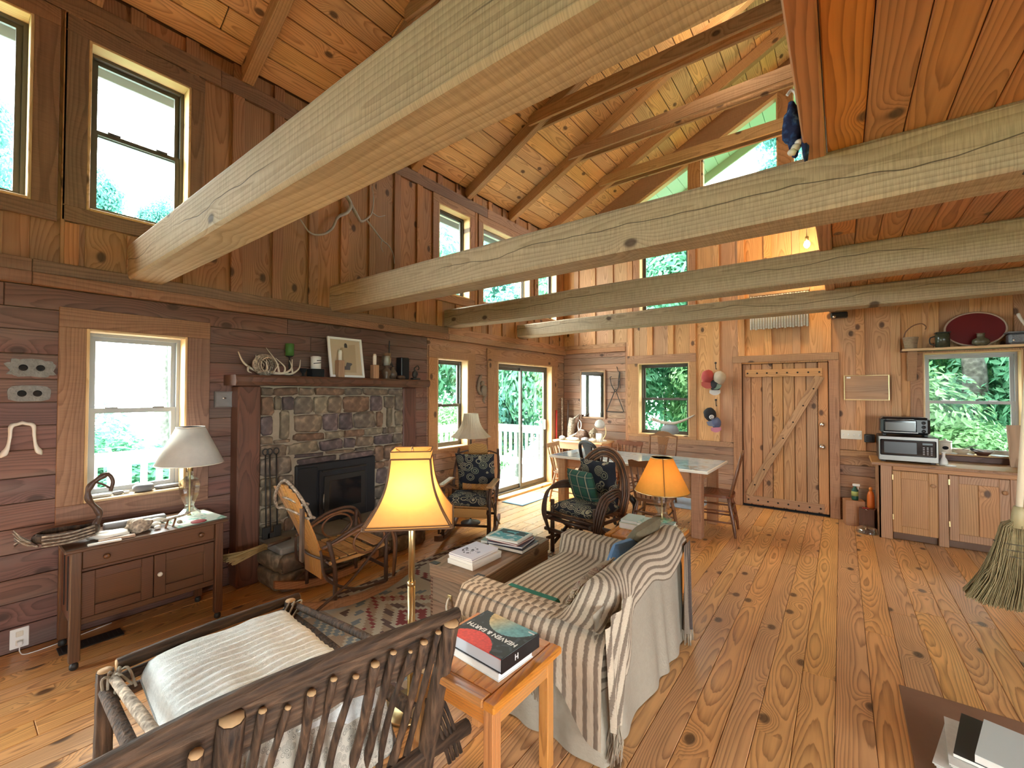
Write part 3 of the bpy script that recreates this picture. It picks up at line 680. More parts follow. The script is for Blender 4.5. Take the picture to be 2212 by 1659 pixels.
# window sampling guides
for (a0, a1, b0, b1) in LH: portal((XL-.17, (a0+a1)/2, (b0+b1)/2), (0, -PI/2, 0), b1-b0, a1-a0)
for (a0, a1, b0, b1) in [BW, KW, UW]: portal(((a0+a1)/2, YB+.17, (b0+b1)/2), (-PI/2, 0, 0), a1-a0, b1-b0)
for c0, c1 in GW[:4]: portal(((c0+c1)/2, YB+.17, 5.0), (-PI/2, 0, 0), c1-c0, 1.5)
for (a0, a1, b0, b1) in FH: portal(((a0+a1)/2, YF-.17, (b0+b1)/2), (PI/2, 0, 0), a1-a0, b1-b0)
for (a0, a1, b0, b1) in [(-1.8, .8, .8, 2.2)]: portal((XR+.17, (a0+a1)/2, (b0+b1)/2), (0, PI/2, 0), b1-b0, a1-a0)
# ------------------------------------------------------------ outside: deck, railing, trees
dk = struct('ground_deck', 'white painted deck boards outside the sliding door', 'deck')
i = 0; x = XL-.17
while x > -6.15: piece('deck_board', dk, M['deckpaint'], x-.135, x-.003, YF, 6.85, -.09, -.06); x -= .14
gr = struct('ground', 'wooded slope outside the cabin', 'ground')
q = MB()
def gz(x, y):
    d = max(0, -x-6.2); return -1.0-.28*d+(.10*max(0, y-9))*(1 if x > -4 else .3)+.15*noise.noise((x*.3, y*.3, 1))
q.grid(lambda u, v: (-60+110*u, -30+100*v, gz(-60+110*u, -30+100*v)), 50, 50)
q.build('soil', leaf_mat('leafy_ground', (.04, .12, .05), (.12, .24, .11), 0), gr)
def rail(name, label, p0, p1, n):
    t = thing(name, label, 'railing', (p0[0], p0[1], -.06)); dx, dy = p1[0]-p0[0], p1[1]-p0[1]; L = math.hypot(dx, dy); t.rotation_euler.z = math.atan2(dy, dx)
    m = M['deckpaint']
    MB().cbox(0, L, -.07, .07, .985, 1.02).build('top_rail', m, t); MB().cbox(0, L, -.02, .02, .88, .985).build('top_rail', m, t); MB().cbox(0, L, -.02, .02, .28, .40).build('bottom_rail', m, t)
    me = MB().cbox(-.028, .028, -.02, .02, 0, .50).mesh('baluster'); me.materials.append(m)
    for i in range(n): put('baluster', me, t, ((i+.5)*L/n, 0, .39))
    me = MB().cbox(-.05, .05, -.05, .05, 0, 1.0).mesh('post'); me.materials.append(m)
    k = max(1, round(L/2.0))
    for i in range(k+1): put('post', me, t, (.05+i*(L-.1)/k, 0, 0))
rail('deck_railing', 'white deck railing along the outer edge of the deck', (-6.05, YF), (-6.05, 6.75), 70)
rail('deck_railing', 'white railing closing the far end of the deck past the sliding door', (-6.0, 6.75), (-4.2, 6.75), 14)
def crown(n, seed, size, lump=5):
    r = random.Random(seed); q = MB(); cs_ = [(0, 0, 0, .62)]
    for i in range(lump*2):
        a = r.uniform(0, 2*PI); e = r.uniform(-.6, 1.0); k = .62; cs_.append((k*math.cos(a)*math.cos(e), k*math.sin(a)*math.cos(e), k*math.sin(e), r.uniform(.3, .5)))
    for i in range(n):
        c = r.choice(cs_); d = Vector((r.gauss(0, 1), r.gauss(0, 1), r.gauss(0, 1))).normalized(); p = Vector(c[:3])+d*c[3]*r.uniform(.6, 1.05)
        nrm = (d+Vector((r.uniform(-.7, .7), r.uniform(-.7, .7), r.uniform(.0, 1.0)))).normalized(); a = nrm.orthogonal().normalized(); a = (Matrix.Rotation(r.uniform(0, 6.28), 3, nrm) @ a); b = nrm.cross(a); s_ = size*r.uniform(.6, 1.3)
        q.add([p-a*s_, p+b*s_*.42+nrm*s_*.12, p+a*s_, p-b*s_*.42+nrm*s_*.12], [(0, 1, 2, 3)])
    return q.mesh('crown')
LM = [leaf_mat('green_leaves', (.085, .27, .17), (.24, .50, .33)), leaf_mat('bluegreen_leaves', (.06, .21, .19), (.17, .40, .36)), leaf_mat('yellow_green_leaves', (.15, .33, .15), (.35, .56, .30))]
CR = [crown(13000, 1, .042), crown(13000, 2, .038), crown(11000, 3, .046)]
for c, m in zip(CR, LM): c.materials.append(m)
CRV = []
for c in CR:
    for m in LM: d = c.copy(); d.materials.clear(); d.materials.append(m); CRV.append(d)
tb = bark('tree_bark', (.16, .15, .14), (.06, .055, .05), .3)
_tr = {}
def trunkmesh(h, r):
    k = (round(h), round(r, 2))
    if k not in _tr:
        q = MB(); q.tube(sp([(0, 0, 0), (.04, .02, h*.3), (-.05, .06, h*.65), (.05, 0, h)], 5), [lerp(r, r*.35, i/15) for i in range(16)], 10); me = q.mesh('trunk'); me.materials.append(tb); _tr[k] = me
    return _tr[k]
def branches(t, z0, h, r, seed):
    rr = random.Random(seed); q = MB()
    for i in range(6):
        a = rr.uniform(0, 6.28); z = z0+h*rr.random(); L = rr.uniform(.8, 2.0); d = Vector((math.cos(a), math.sin(a), rr.uniform(.05, .7)))
        p = [Vector((0, 0, z))+d*L*k+Vector((rr.uniform(-.1, .1), rr.uniform(-.1, .1), rr.uniform(-.1, .15)))*(k > 0) for k in (0, .35, .7, 1)]
        q.tube(sp(p, 3), radii(r*.3, r*.06, 10), 6)
    q.build('branches', tb, t)
TN = 0
def tree(x, y, zc, rx, rz, kind, label, tr=.16, z0=None, br=False):
    global TN
    TN += 1; zb = gz(x, y) if z0 is None else z0
    t = thing('tree', label, 'tree', (x, y, zb), R.uniform(0, 6), 'trees around the cabin'); h = max(1, zc-zb)
    put('trunk', trunkmesh(h, tr), t, (0, 0, 0), None)
    if br: branches(t, h*.4, h*.5, tr, TN)
    c = put('foliage', CRV[(TN % 3)*3+kind], t, (0, 0, h)); c.scale = (rx, rx, rz); c['kind'] = 'stuff'
# left side, downhill: crowns about eye level, two taller ones near the upper windows
tree(-9.5, .15, 4.9, .75, 1.25, 1, 'tall blue-green tree filling the upper window at the left edge')
tree(-9.5, 1.33, 4.45, .62, .85, 1, 'rounded tree whose crown tip shows in the tall clerestory window')
tree(-9.5, 2.38, 4.55, .45, .62, 1, 'tree behind the right corner of the tall clerestory window')
tree(-8.6, .7, .5, 1.35, 1.1, 0, 'leafy tree top just behind the railing in the sideboard window')
tree(-8.7, 2.0, -.1, 1.6, 1.1, 0, 'low tree crown past the railing, right of the sideboard window')
tree(-8.2, -1.0, -.2, 1.7, 1.2, 2, 'low light green tree behind the deck, left of the sideboard window')
tree(-11.5, 1.2, -.6, 2.4, 1.5, 2, 'pale tree further down the slope behind the sideboard window')
tree(-9.3, 4.3, 2.2, 1.6, 2.3, 0, 'broad tree past the railing, reflected in the tall mirror'); tree(-10.5, 6.6, 3.0, 1.9, 2.6, 1, 'blue-green tree past the railing, opposite the sliding door')
for i, (x, y, zc, rx, rz, k) in enumerate([(-8.6, 5.2, 1.2, 1.7, 2.2, 0), (-9.5, 8.0, 2.2, 2.2, 3.0, 0), (-7.6, 9.0, 1.6, 1.7, 2.4, 1), (-6.0, 9.4, 2.2, 1.8, 2.8, 0), (-4.6, 9.2, 1.4, 1.5, 2.3, 2), (-8.5, 11.5, 4.4, 2.6, 3.2, 1), (-5.6, 11.5, 4.5, 2.4, 3.0, 0), (-10.5, 5.8, 3.8, 2.2, 2.5, 2), (-12, 9.5, 5.0, 3, 3.4, 0), (-7.2, 7.6, .2, 1.2, 1.3, 2)]):
    tree(x, y, zc, rx, rz, k, 'tree beyond the end of the deck, %s of ten counted from the railing side' % 'first second third fourth fifth sixth seventh eighth ninth tenth'.split()[i])
for i, (x, y, zc, rx, rz, k) in enumerate([(-3.3, 10.2, 1.6, 1.7, 2.0, 0), (-2.0, 9.8, 1.2, 1.6, 1.8, 2), (-2.8, 11.8, 3.8, 2.2, 2.6, 0), (-1.2, 11.4, 3.4, 2.0, 2.4, 1), (.4, 10.6, 1.4, 1.7, 1.8, 2), (1.6, 11.6, 2.0, 2.0, 2.4, 0), (.9, 12.6, 3.8, 2.2, 2.2, 2), (2.6, 10.4, 1.0, 1.6, 1.8, 0), (3.6, 12.0, 2.6, 2.2, 2.6, 2), (-4.4, 13.5, 5.0, 2.6, 3.0, 1), (-.6, 11.6, 7.4, 1.7, 2.0, 1), (1.2, 9.6, .3, 1.1, 1.0, 2), (2.1, 9.3, .1, 1.1, .9, 0)]):
    tree(x, y, zc, rx, rz, k, 'woodland tree behind the cabin, %s of thirteen seen through the far windows' % 'first second third fourth fifth sixth seventh eighth ninth tenth eleventh twelfth thirteenth'.split()[i], .07)
for i, (x, y, r_, zc) in enumerate([(1.78, 10.4, .20, 7.5), (2.62, 10.9, .11, 7.0), (.95, 9.9, .05, 6.5)]):
    tree(x, y, zc, 2.0, 1.5, i, ('thick grey trunk standing in the kitchen window', 'thinner dark trunk standing beside the thick one in the kitchen window', 'slim sapling trunk at the edge of the kitchen window')[i], r_, br=True)
hl = struct('hills', 'hazy distant ridge beyond the trees', 'hill'); q = MB()
q.grid(lambda u, v: (-70-20*v, -60+140*u, -12+v*(9+5*noise.noise((u*5, 0, 2)))), 40, 4)
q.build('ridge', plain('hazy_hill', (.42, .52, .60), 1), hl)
# ------------------------------------------------------------ fireplace wall
FX = -3.96
fp = thing('fireplace', 'rubble stone fireplace with a dark steel stove insert and timber posts', 'fireplace', (XL, 2.39, 0))
def FP(name, m, x0, x1, y0, y1, z0, z1, b=.006): return piece(name, fp, m, x0, x1, y0, y1, z0, z1, b, loc0=(XL, 2.39, 0))
FP('mortar_bed', M['mortar'], XL-.02, FX+.012, 1.62, 3.15, 0, 1.65)
FP('post', wd('mantel', 'zy'), XL, -3.90, 1.455, 1.632, 0, 1.648, .012); FP('post', wd('mantel', 'zy'), XL, -3.92, 3.14, 3.33, 0, 1.648, .012)
INS = (1.93, 2.775, 0, .99); rs_ = random.Random(21)
slots = [(1.745, 1.80, 1.18, 1.43), (1.875, 1.92, 1.18, 1.42), (2.87, 2.925, 1.22, 1.42), (2.99, 3.03, 1.22, 1.42)]
stone_m = []
for i, (a, b) in enumerate((((.16, .115, .075), (.08, .055, .038)), ((.14, .11, .08), (.065, .05, .042)), ((.20, .16, .105), (.11, .085, .055)), ((.11, .08, .075), (.05, .038, .038)), ((.17, .10, .06), (.085, .05, .03)))):
    stone_m.append(bark('field_stone_%d' % i, a, b, .35, .5))
def stone(y0, y1, z0, z1, par=fp, x=FX, dep=.05, m=None, axis='x'):
    w_, h_ = (y1-y0)/2, (z1-z0)/2; q = MB(); sd = rs_.random()*50
    q.ell((0, 0, 0), (dep, w_*1.0, h_*1.0), 16, 11, .2, sd, .33); 
    return q.build('stone', m or rs_.choice(stone_m), par, (x-XL-.005+rs_.uniform(-.006, .008), (y0+y1)/2-2.39, (z0+z1)/2), (rs_.uniform(-.05, .05), 0, 0))
z = .36
while z < 1.63:
    h = rs_.choice((.08, .11, .14, .17)); z1 = min(z+h, 1.64); z1 = 1.64 if z1 > 1.57 else z1; y = 1.635
    while y < 3.13:
        w_ = rs_.uniform(.10, .36); y1 = min(y+w_, 3.14); y1 = 3.14 if y1 > 3.04 else y1
        for (a0, a1, b0, b1) in [r for r in sub(sub([(y, y1, z, z1)], INS), (1.745, 1.92, 1.18, 1.43)) for r in sub([r], (2.87, 3.03, 1.22, 1.42))]:
            if a1-a0 > .03 and b1-b0 > .03: stone(a0+.006, a1-.006, b0+.005, b1-.005)
        y = y1
    z = z1
stone(1.80, 1.875, 1.18, 1.43, m=stone_m[2]); stone(2.925, 2.99, 1.22, 1.42, m=stone_m[2])
for s_ in slots: FP('slot_shade', M['flatblack'], FX-.02, FX-.008, *s_)  # black plates painting the shade inside the slots
for y0, y1 in ((1.95, 2.34), (2.36, 2.77)): stone(y0, y1, .93, .985, m=stone_m[3], dep=.06)
# stove insert
FP('insert_surround', M['black'], FX-.02, -3.915, 1.94, 2.775, .30, .93, .012)
dr = FP('stove_door', M['black'], -3.915, -3.895, 2.15, 2.66, .36, .86, .01)
piece('door_frame', fp, M['iron'], -3.895, -3.882, 2.19, 2.63, .43, .80, .008, (XL, 2.39, 0))
FP('stove_glass', M['fglass'], -3.884, -3.878, 2.24, 2.58, .48, .75, .003); FP('vent_bar', M['iron'], -3.895, -3.88, 2.17, 2.64, .84, .855, .003); FP('side_panel', M['black'], -3.915, -3.90, 1.95, 2.13, .33, .90, .006)
q = MB(); q.tube([(-3.875-XL, 2.17-2.39, .50), (-3.86-XL, 2.17-2.39, .50), (-3.86-XL, 2.17-2.39, .64), (-3.875-XL, 2.17-2.39, .64)], .007, 8); q.build('handle', M['steel'], fp)
# raised hearth
hs = thing('hearth', 'raised stone hearth with a grey slab top in front of the stove', 'hearth', (-3.95, 2.39, 0))
piece('core', hs, M['mortar'], -4.0, -3.57, 1.66, 3.12, 0, .30, loc0=(-3.95, 2.39, 0))
for k in range(4):
    piece('slab', hs, M['hearth'], -3.99, -3.53, 1.63+.378*k+.003, 1.63+.378*(k+1)-.003, .30, .355, .012, (-3.95, 2.39, 0))
for z0, z1 in ((0, .15), (.15, .30)):
    y = 1.63
    while y < 3.12:
        y1 = min(y+rs_.uniform(.2, .4), 3.14); q = MB(); q.ell((0, 0, 0), (.05, (y1-y)/2*.98, (z1-z0)/2*.97), 14, 9, .2, rs_.random()*40, .5); q.build('stone', rs_.choice(stone_m[:3]), hs, (-3.565+3.95, (y+y1)/2-2.39, (z0+z1)/2)); y = y1
    q = MB(); q.ell((0, 0, 0), (.2, .05, (z1-z0)/2*.97), 14, 9, .15, rs_.random()*40, .5); q.build('stone', stone_m[2], hs, (-3.76+3.95, 1.66-2.39, (z0+z1)/2))
# mantel
mt = MB(); n = 40; vs = []
for i in range(n+1):
    y = 1.40+2.01*i/n; e = noise.noise((y*2.5, 1, 2))*.018
    for (x, z) in ((XL, 1.65), (-3.80+e*.5, 1.652+e*.4), (-3.785+e, 1.68), (-3.785+e*1.3, 1.715), (-3.80+e, 1.735), (XL, 1.735)): vs.append((x+3.9, y-2.4, z-1.69))
mt.add(vs, [tuple(reversed((i*6+k, i*6+(k+1) % 6, (i+1)*6+(k+1) % 6, (i+1)*6+k))) for i in range(n) for k in range(6)]+[tuple(range(6)), tuple(n*6+k for k in reversed(range(6)))])
tag(mt.build('mantel_shelf', wd('mantel', 'yz'), None, (-3.9, 2.4, 1.69)), 'rough dark timber mantel shelf over the fireplace', 'shelf')
MZ = 1.737
def ant(name, label, pts, r, tines, loc, rz=0):
    t = thing(name, label, 'antlers', loc, rz, 'antlers on the mantel'); q = MB(); q.tube(sp(pts, 6), [lerp(r, r*.25, (i/((len(pts)-1)*6))**1.3) for i in range((len(pts)-1)*6+1)], 10); q.build('main_beam', M['antler'], t)
    for (a, b, c) in tines:
        q = MB(); P = sp([a, b, c], 6); q.tube(P, radii(r*.75, .002, len(P)), 8); q.build('tine', M['antler'], t)
ant('antler', 'pair of pale antlers, half nearest the wall corner of the mantel', [(0, 0, .03), (-.02, -.10, .04), (-.02, -.19, .10), (-.03, -.23, .19)], .014, [((-.02, -.11, .045), (.03, -.12, .10), (.01, -.11, .17)), ((0, -.04, .03), (.08, -.05, .05), (.09, -.06, .12)), ((-.01, -.16, .07), (.04, -.18, .03), (.06, -.16, .015))], (-3.90, 1.69, MZ))
ant('antler', 'curved antler with tall tines in the middle of the mantel antlers', [(0, 0, .025), (.04, .08, .02), (.03, .16, .06), (-.01, .19, .15)], .014, [((.03, .06, .025), (.02, .04, .12), (-.04, -.02, .24)), ((.04, .10, .03), (.06, .09, .08), (.05, .02, .15)), ((.01, .01, .02), (.07, .0, .03), (.09, .03, .10))], (-3.90, 1.70, MZ))
ant('antler', 'smaller grey antler under the green candle', [(0, 0, .02), (.02, .07, .02), (.01, .14, .07), (0, .16, .15)], .011, [((.02, .08, .025), (.02, .07, .09), (.0, .06, .14))], (-3.9, 1.80, MZ))
t = thing('wicker_basket', 'round dark wicker basket tipped behind the antlers', 'basket', (-3.95, 1.66, MZ+.09), 0)
q = MB()
for k in range(10):
    b = -1.2+k*.22; r = .105*math.cos(b); q.tube([(.05*math.sin(b)+.04*math.cos(2*PI*i/24)*0+.02, r*math.cos(2*PI*i/24)*1.2, r*math.sin(2*PI*i/24)*.85) for i in range(25)], .0065, 6)
q.build('woven_rings', M['barkpale'], t); t.rotation_euler = (0, 0, .5)
t = thing('pillar_candle', 'moss green pillar candle on a tall dark stand', 'candle', (-3.98, 1.90, MZ)); MB().lathe([(.035, 0), (.035, .01), (.008, .02), (.007, .17), (.03, .18), (.03, .185), (0, .186)], 16).build('stand', M['iron'], t); MB().lathe([(.036, .187), (.037, .295), (.03, .298), (0, .296)], 20).build('candle', plain('green_wax', (.06, .16, .03), .6), t)
q = MB(); q.lathe([(.03, 0), (.03, .004), (.012, .008), (.012, .03), (.028, .05), (.03, .075), (0, .076)], 16); tag(q.build('tealight_holder', M['flatblack'], None, (-3.9, 1.985, MZ)), 'tiny dark tealight cup beside the small antler', 'candle holder')
t = thing('pillar_candle', 'short white candle with a black band painted round it on a dark block', 'candle', (-3.93, 2.12, MZ)); MB().cbox(-.05, .05, -.06, .06, 0, .075, .004).build('block', M['flatblack'], t); MB().lathe([(.045, .076), (.046, .19), (.03, .195), (0, .19)], 22).build('candle', plain('white_wax', (.78, .76, .7), .5), t)
q = MB()
for z0, z1, k in ((.13, .15, 0), (.155, .168, .6)): q.tube([(.0472*math.cos(a*.3+k), .0472*math.sin(a*.3+k), lerp(z0, z1, a/10)) for a in range(-3, 12)], .004, 6)
q.build('band', M['black'], t)
t = thing('picture_frame', 'white framed collage print leaning on the mantel', 'picture', (-3.885, 2.42, MZ+.002)); t.rotation_euler = (0, -.17, 0)
w2, h2 = .185, .40; q = MB()
for z in ((-w2, -w2+.022, 0, h2), (w2-.022, w2, 0, h2), (-w2+.022, w2-.022, 0, .022), (-w2+.022, w2-.022, h2-.022, h2)): q.cbox(0, .022, z[0], z[1], z[2], z[3], .003)
q.build('frame', M['white'], t); MB().box(0, .010, -w2+.015, w2-.015, .015, h2-.015).build('mat_board', plain('tan_card', (.50, .40, .27), .9, var=.06), t)
def flat(out, m, x, nm='paper_shape'):
    q = MB(); q.prism(out, 0, .0015, Matrix(((0, 0, 1, x), (1, 0, 0, 0), (0, 1, 0, 0), (0, 0, 0, 1)))); q.build(nm, m, t)
flat([(-.07, .05), (.10, .05), (.11, .34), (.035, .33), (.03, .30), (-.05, .30), (-.085, .18)], plain('kraft_paper', (.42, .32, .20), .9), .0101)
dkp = plain('dark_paper', (.07, .06, .055), .9); flat([(-.012, .30), (.02, .30), (.02, .33), (.012, .345), (-.004, .345), (-.012, .33)], dkp, .0117)
flat([(-.035, .075), (.03, .075), (.035, .11), (.06, .135), (.05, .145), (0, .15), (-.015, .11), (-.055, .112)], plain('grey_paper', (.11, .10, .10), .9), .0117); flat([(-.06, .085), (-.035, .085), (-.03, .3), (-.055, .29)], plain('tan_strip', (.34, .25, .15), .9), .0112)
wax = plain('ivory_wax', (.80, .76, .66), .5)
for y, h0, h1, lb in ((2.315, .165, .10, 'square wooden candle block with a white stub in front of the framed print'), (2.705, .14, .115, 'square wooden candle block with a tall stub just right of the framed print')):
    t = thing('candle_block', lb, 'candle holder', (-3.845, y, MZ)); MB().cbox(-.032, .032, -.032, .032, 0, h0, .003).build('block', wd('trunk', 'zx'), t); MB().lathe([(.018, h0), (.018, h0+h1*.8), (.013, h0+h1), (0, h0+h1-.01)], 14).build('candle', wax, t)
t = thing('hurricane_candle', 'white candle in a glass cup on a round brown pottery foot', 'candle', (-3.87, 2.87, MZ)); MB().lathe([(.045, 0), (.03, .02), (.05, .055), (.05, .085), (.018, .12), (.018, .13), (.05, .14), (0, .142)], 20).build('foot', plain('brown_pottery', (.10, .065, .04), .35), t); MB().lathe([(.033, .145), (.033, .245), (0, .24)], 20).build('candle', wax, t); MB().lathe([(.048, .142), (.05, .275), (.047, .275), (.045, .145)], 24).build('glass_cup', M['clear'], t)
t = thing('pottery_jar', 'round brown pottery jar right of the glass candle', 'jar', (-3.90, 2.97, MZ)); MB().lathe([(.03, 0), (.05, .04), (.05, .07), (.02, .11), (.02, .13), (0, .13)], 20).build('body', plain('brown_pottery_2', (.09, .06, .04), .4), t)
q = MB()
for i in range(6): q.ell((rs_.uniform(-.03, .03), rs_.uniform(-.06, .06), .022), (.025, .028, .022), 10, 7, .3, i)
o = q.build('driftwood_bits', M['twig'], None, (-3.88, 3.07, MZ)); tag(o, 'little heap of dark seed pods near the end of the mantel', 'pods', kind='stuff')
t = thing('black_box_stand', 'tall black rectangular speaker near the end of the mantel', 'speaker', (-3.95, 3.15, MZ)); MB().cbox(-.05, .05, -.055, .055, 0, .25, .008).build('case', M['blackplastic'], t); MB().cbox(.05, .056, -.045, .045, .01, .24, .003).build('grille', M['flatblack'], t)
t = thing('metal_figure', 'dark metal figure with a curled top at the end of the mantel', 'figure', (-3.86, 3.26, MZ)); MB().cbox(-.03, .03, -.05, .05, 0, .02, .004).build('foot', M['iron'], t); q = MB(); q.tube(sp([(0, 0, .02), (.01, .02, .07), (0, -.02, .12), (0, .03, .16), (0, .05, .13), (0, .035, .115)], 6), .007, 8); q.build('curl', M['iron'], t); q = MB(); q.ell((0, -.015, .06), (.022, .03, .045), 12, 8); q.build('body', M['iron'], t)
q = MB(); q.tube(sp([(-4.02, 3.02, 2.17), (-4.03, 3.03, 2.0), (-4.03, 3.1, 1.84), (-4.03, 3.16, 1.76)], 8), .005, 8); tag(q.build('power_cord', M['black']), 'thin dark cord hanging down the planks behind the mantel', 'cord')
# fire tools
for k, (y, lb) in enumerate(((1.70, 'black iron poker with a ring handle, leaning on the stone'), (1.755, 'black iron fire shovel beside the poker'), (1.665, 'black iron brush hanging by the fireplace post'))):
    t = thing('fire_tool', lb, 'fire tool', (-3.86, y, .36), 0, 'fire tools at the hearth'); q = MB(); q.tube([(0, 0, .03), (-.03, .0, .70)], .006, 8); q.build('shaft', M['iron'], t)
    q = MB(); q.tube([(-.032, .022*math.cos(2*PI*i/16), .725+.026*math.sin(2*PI*i/16)) for i in range(17)], .005, 6, False); q.build('ring_handle', M['iron'], t)
    q = MB(); q.cbox(-.012, .012, -.03, .03, 0, .10 if k else .05, .005); q.build('head', M['iron'], t)
q = MB()
t = thing('hand_broom', 'straw hearth whisk lying over the end of the hearth', 'broom', (-3.62, 1.56, .37)); t.rotation_euler = (0, 0, -1.35)
q = MB()
for i in range(60): a = rs_.uniform(-.26, .26); q.tube([(0, rs_.uniform(-.02, .02), rs_.uniform(-.01, .03)), (.30, a*.45, rs_.uniform(-.02, .03))], .003, 4)
q.build('straw', plain('straw', (.42, .30, .13), .9, var=.3), t)['kind'] = 'stuff'; MB().tube([(-.22, 0, .01), (.02, 0, .01)], [.011, .014], 10).build('handle', M['twig'], t)
# ------------------------------------------------------------ things on the left wall
def wallpl(name, label, cat, y0, y1, z0, z1, scal, sd):
    t = thing(name, label, cat, (XL, (y0+y1)/2, (z0+z1)/2)); w_, h_ = (y1-y0)/2, (z1-z0)/2; out = []
    for i in range(40):
        g = 2*PI*i/40; c, s = math.cos(g), math.sin(g); k = 1+scal*noise.noise((c*3, s*3, sd))+scal*.35*math.sin(g*9)
        out.append((math.copysign(abs(c)**.55, c)*w_*k, math.copysign(abs(s)**.55, s)*h_*k))
    Mx = Matrix(((0, 0, 1, 0), (1, 0, 0, 0), (0, 1, 0, 0), (0, 0, 0, 1))); q = MB(); q.prism(out, .003, .02, Mx); q.build('plate', plain('weathered_metal_%d' % sd, (.20, .19, .17), .5, .4, var=.4, bump=.8, scale=30), t)
    for s in (-1, 1):
        q = MB(); q.lathe([(.013, .0), (.02, .004), (.013, .007)], 14, M=Matrix.Translation((.02, s*w_*.36, 0)) @ Matrix.Rotation(PI/2, 4, 'Y')); q.build('eyelet', M['flatblack'], t)
wallpl('carved_plaque', 'knobbly grey carved plaque, upper of two on the planks', 'plaque', .235, .437, 1.69, 1.80, .16, 1); wallpl('carved_plaque', 'smoother grey oval plaque, lower of two on the planks', 'plaque', .238, .42, 1.535, 1.635, .03, 2)
t = thing('animal_bone', 'white pelvis bone hanging on the dark planks by the lower window', 'bone', (XL+.03, .30, 1.3)); q = MB()
for s in (-1, 1):
    P = sp([(0, s*.012, .10), (.01, s*.045, .085), (.015, s*.05, .02), (.01, s*.06, -.05), (0, s*.085, -.10)], 6); q.tube(P, [.018, .018, .019, .02, .021, .021, .02, .018, .016, .015, .014, .014, .014, .013, .013, .013, .014, .016, .018, .021, .025, .026, .022, .014, .006], 10, squash=.55)
q.tube([(0, -.05, .085), (0, 0, .105), (0, .05, .085)], [.014, .02, .014], 8, squash=.6); q.build('pelvis', M['bone'], t)
t = thing('wall_plate', 'small grey metal plate hung beside the fireplace post', 'plaque', (XL, 1.40, 1.535)); MB().cbox(0, .02, -.07, .07, -.065, .065, .004).build('plate', plain('zinc', (.24, .23, .22), .45, .6, var=.2), t); q = MB(); q.ell((.022, 0, .01), (.004, .016, .007), 10, 6); q.build('boss', M['chrome'], t)
q = MB()
for z in ((-.07, -.06, -.065, .065), (.06, .07, -.065, .065), (-.06, .06, -.065, -.055), (-.06, .06, .055, .065)): q.box(.02, .026, z[0], z[1], z[2], z[3])
q.build('rim', M['steel'], t)
t = thing('outlet', 'white duplex outlet low on the left wall with a white cord', 'outlet', (XL, .31, .08)); MB().cbox(.002, .009, -.04, .04, -.06, .06, .003).build('cover', M['white'], t)
for z in (-.026, .026): MB().cbox(.009, .012, -.016, .016, z-.016, z+.016, .003).build('socket', M['cream'], t)
q = MB(); q.cbox(.012, .04, -.012, .012, -.04, -.012, .004); q.build('plug', M['white'], t); q = MB(); q.tube(sp([(.035, 0, -.035), (.05, .0, -.07), (.10, .03, -.075), (.08, .2, -.076), (.03, .42, -.076)], 6), .003, 6); q.build('cord', M['white'], t)
t = thing('floor_vent', 'dark metal floor register under the sideboard', 'vent', (-3.83, .60, 0)); MB().cbox(-.06, .06, -.15, .15, .0, .006, .002).build('frame', M['iron'], t)
me = MB().cbox(-.045, .045, -.004, .004, .006, .009, .001).mesh('slat'); me.materials.append(M['black'])
for i in range(12): put('slat', me, t, (0, -.13+i*.0236, 0))
t = thing('driftwood_branch', 'forked grey driftwood branch mounted on the upper left wall', 'branch', (XL+.07, 2.55, 3.4)); mb = plain('silvered_wood', (.36, .33, .30), .55, var=.3)
def br(pts, r0, r1): q = MB(); P = sp([(p[2] if len(p) > 2 else 0, p[0]-2.55, p[1]-3.4) for p in pts], 6); q.tube(P, radii(r0, r1, len(P)), 8); q.build('limb', mb, t)
from_px = {}
br([(1.98, 3.20), (2.08, 3.10), (2.20, 3.12), (2.30, 3.21), (2.36, 3.34), (2.46, 3.42), (2.50, 3.52), (2.42, 3.62)], .006, .02); br([(2.50, 3.52), (2.58, 3.42), (2.62, 3.38), (2.70, 3.44), (2.75, 3.52), (2.77, 3.66), (2.75, 3.80)], .018, .004)
br([(2.68, 3.42), (2.78, 3.34), (2.88, 3.26), (2.97, 3.22), (3.03, 3.14), (3.05, 3.04)], .011, .003); br([(2.75, 3.52), (2.83, 3.5), (2.92, 3.54)], .007, .003); br([(2.88, 3.26), (2.87, 3.18), (2.90, 3.13)], .006, .002)
t = thing('carved_squirrel', 'carved wooden squirrel hanging by the sliding door casing', 'carving', (XL, 4.60, 1.62)); c_ = plain('grey_brown_wood', (.22, .17, .12), .7, var=.3)
q = MB(); q.ell((.04, .02, 0), (.035, .06, .08), 14, 10); q.build('body', c_, t); q = MB(); q.ell((.045, -.02, .10), (.03, .035, .035), 12, 8); q.build('head', c_, t); q = MB(); q.tube(sp([(.03, .08, -.06), (.03, .02, -.14), (.03, .05, -.18)], 5), radii(.02, .008, 11), 8); q.build('leg', c_, t); q = MB(); q.tube(sp([(.03, -.03, -.06), (.03, -.09, .02), (.03, -.07, .14), (.03, -.02, .22)], 6), [.01]+[.022]*16+[.014, .006], 10); q.build('tail', c_, t)
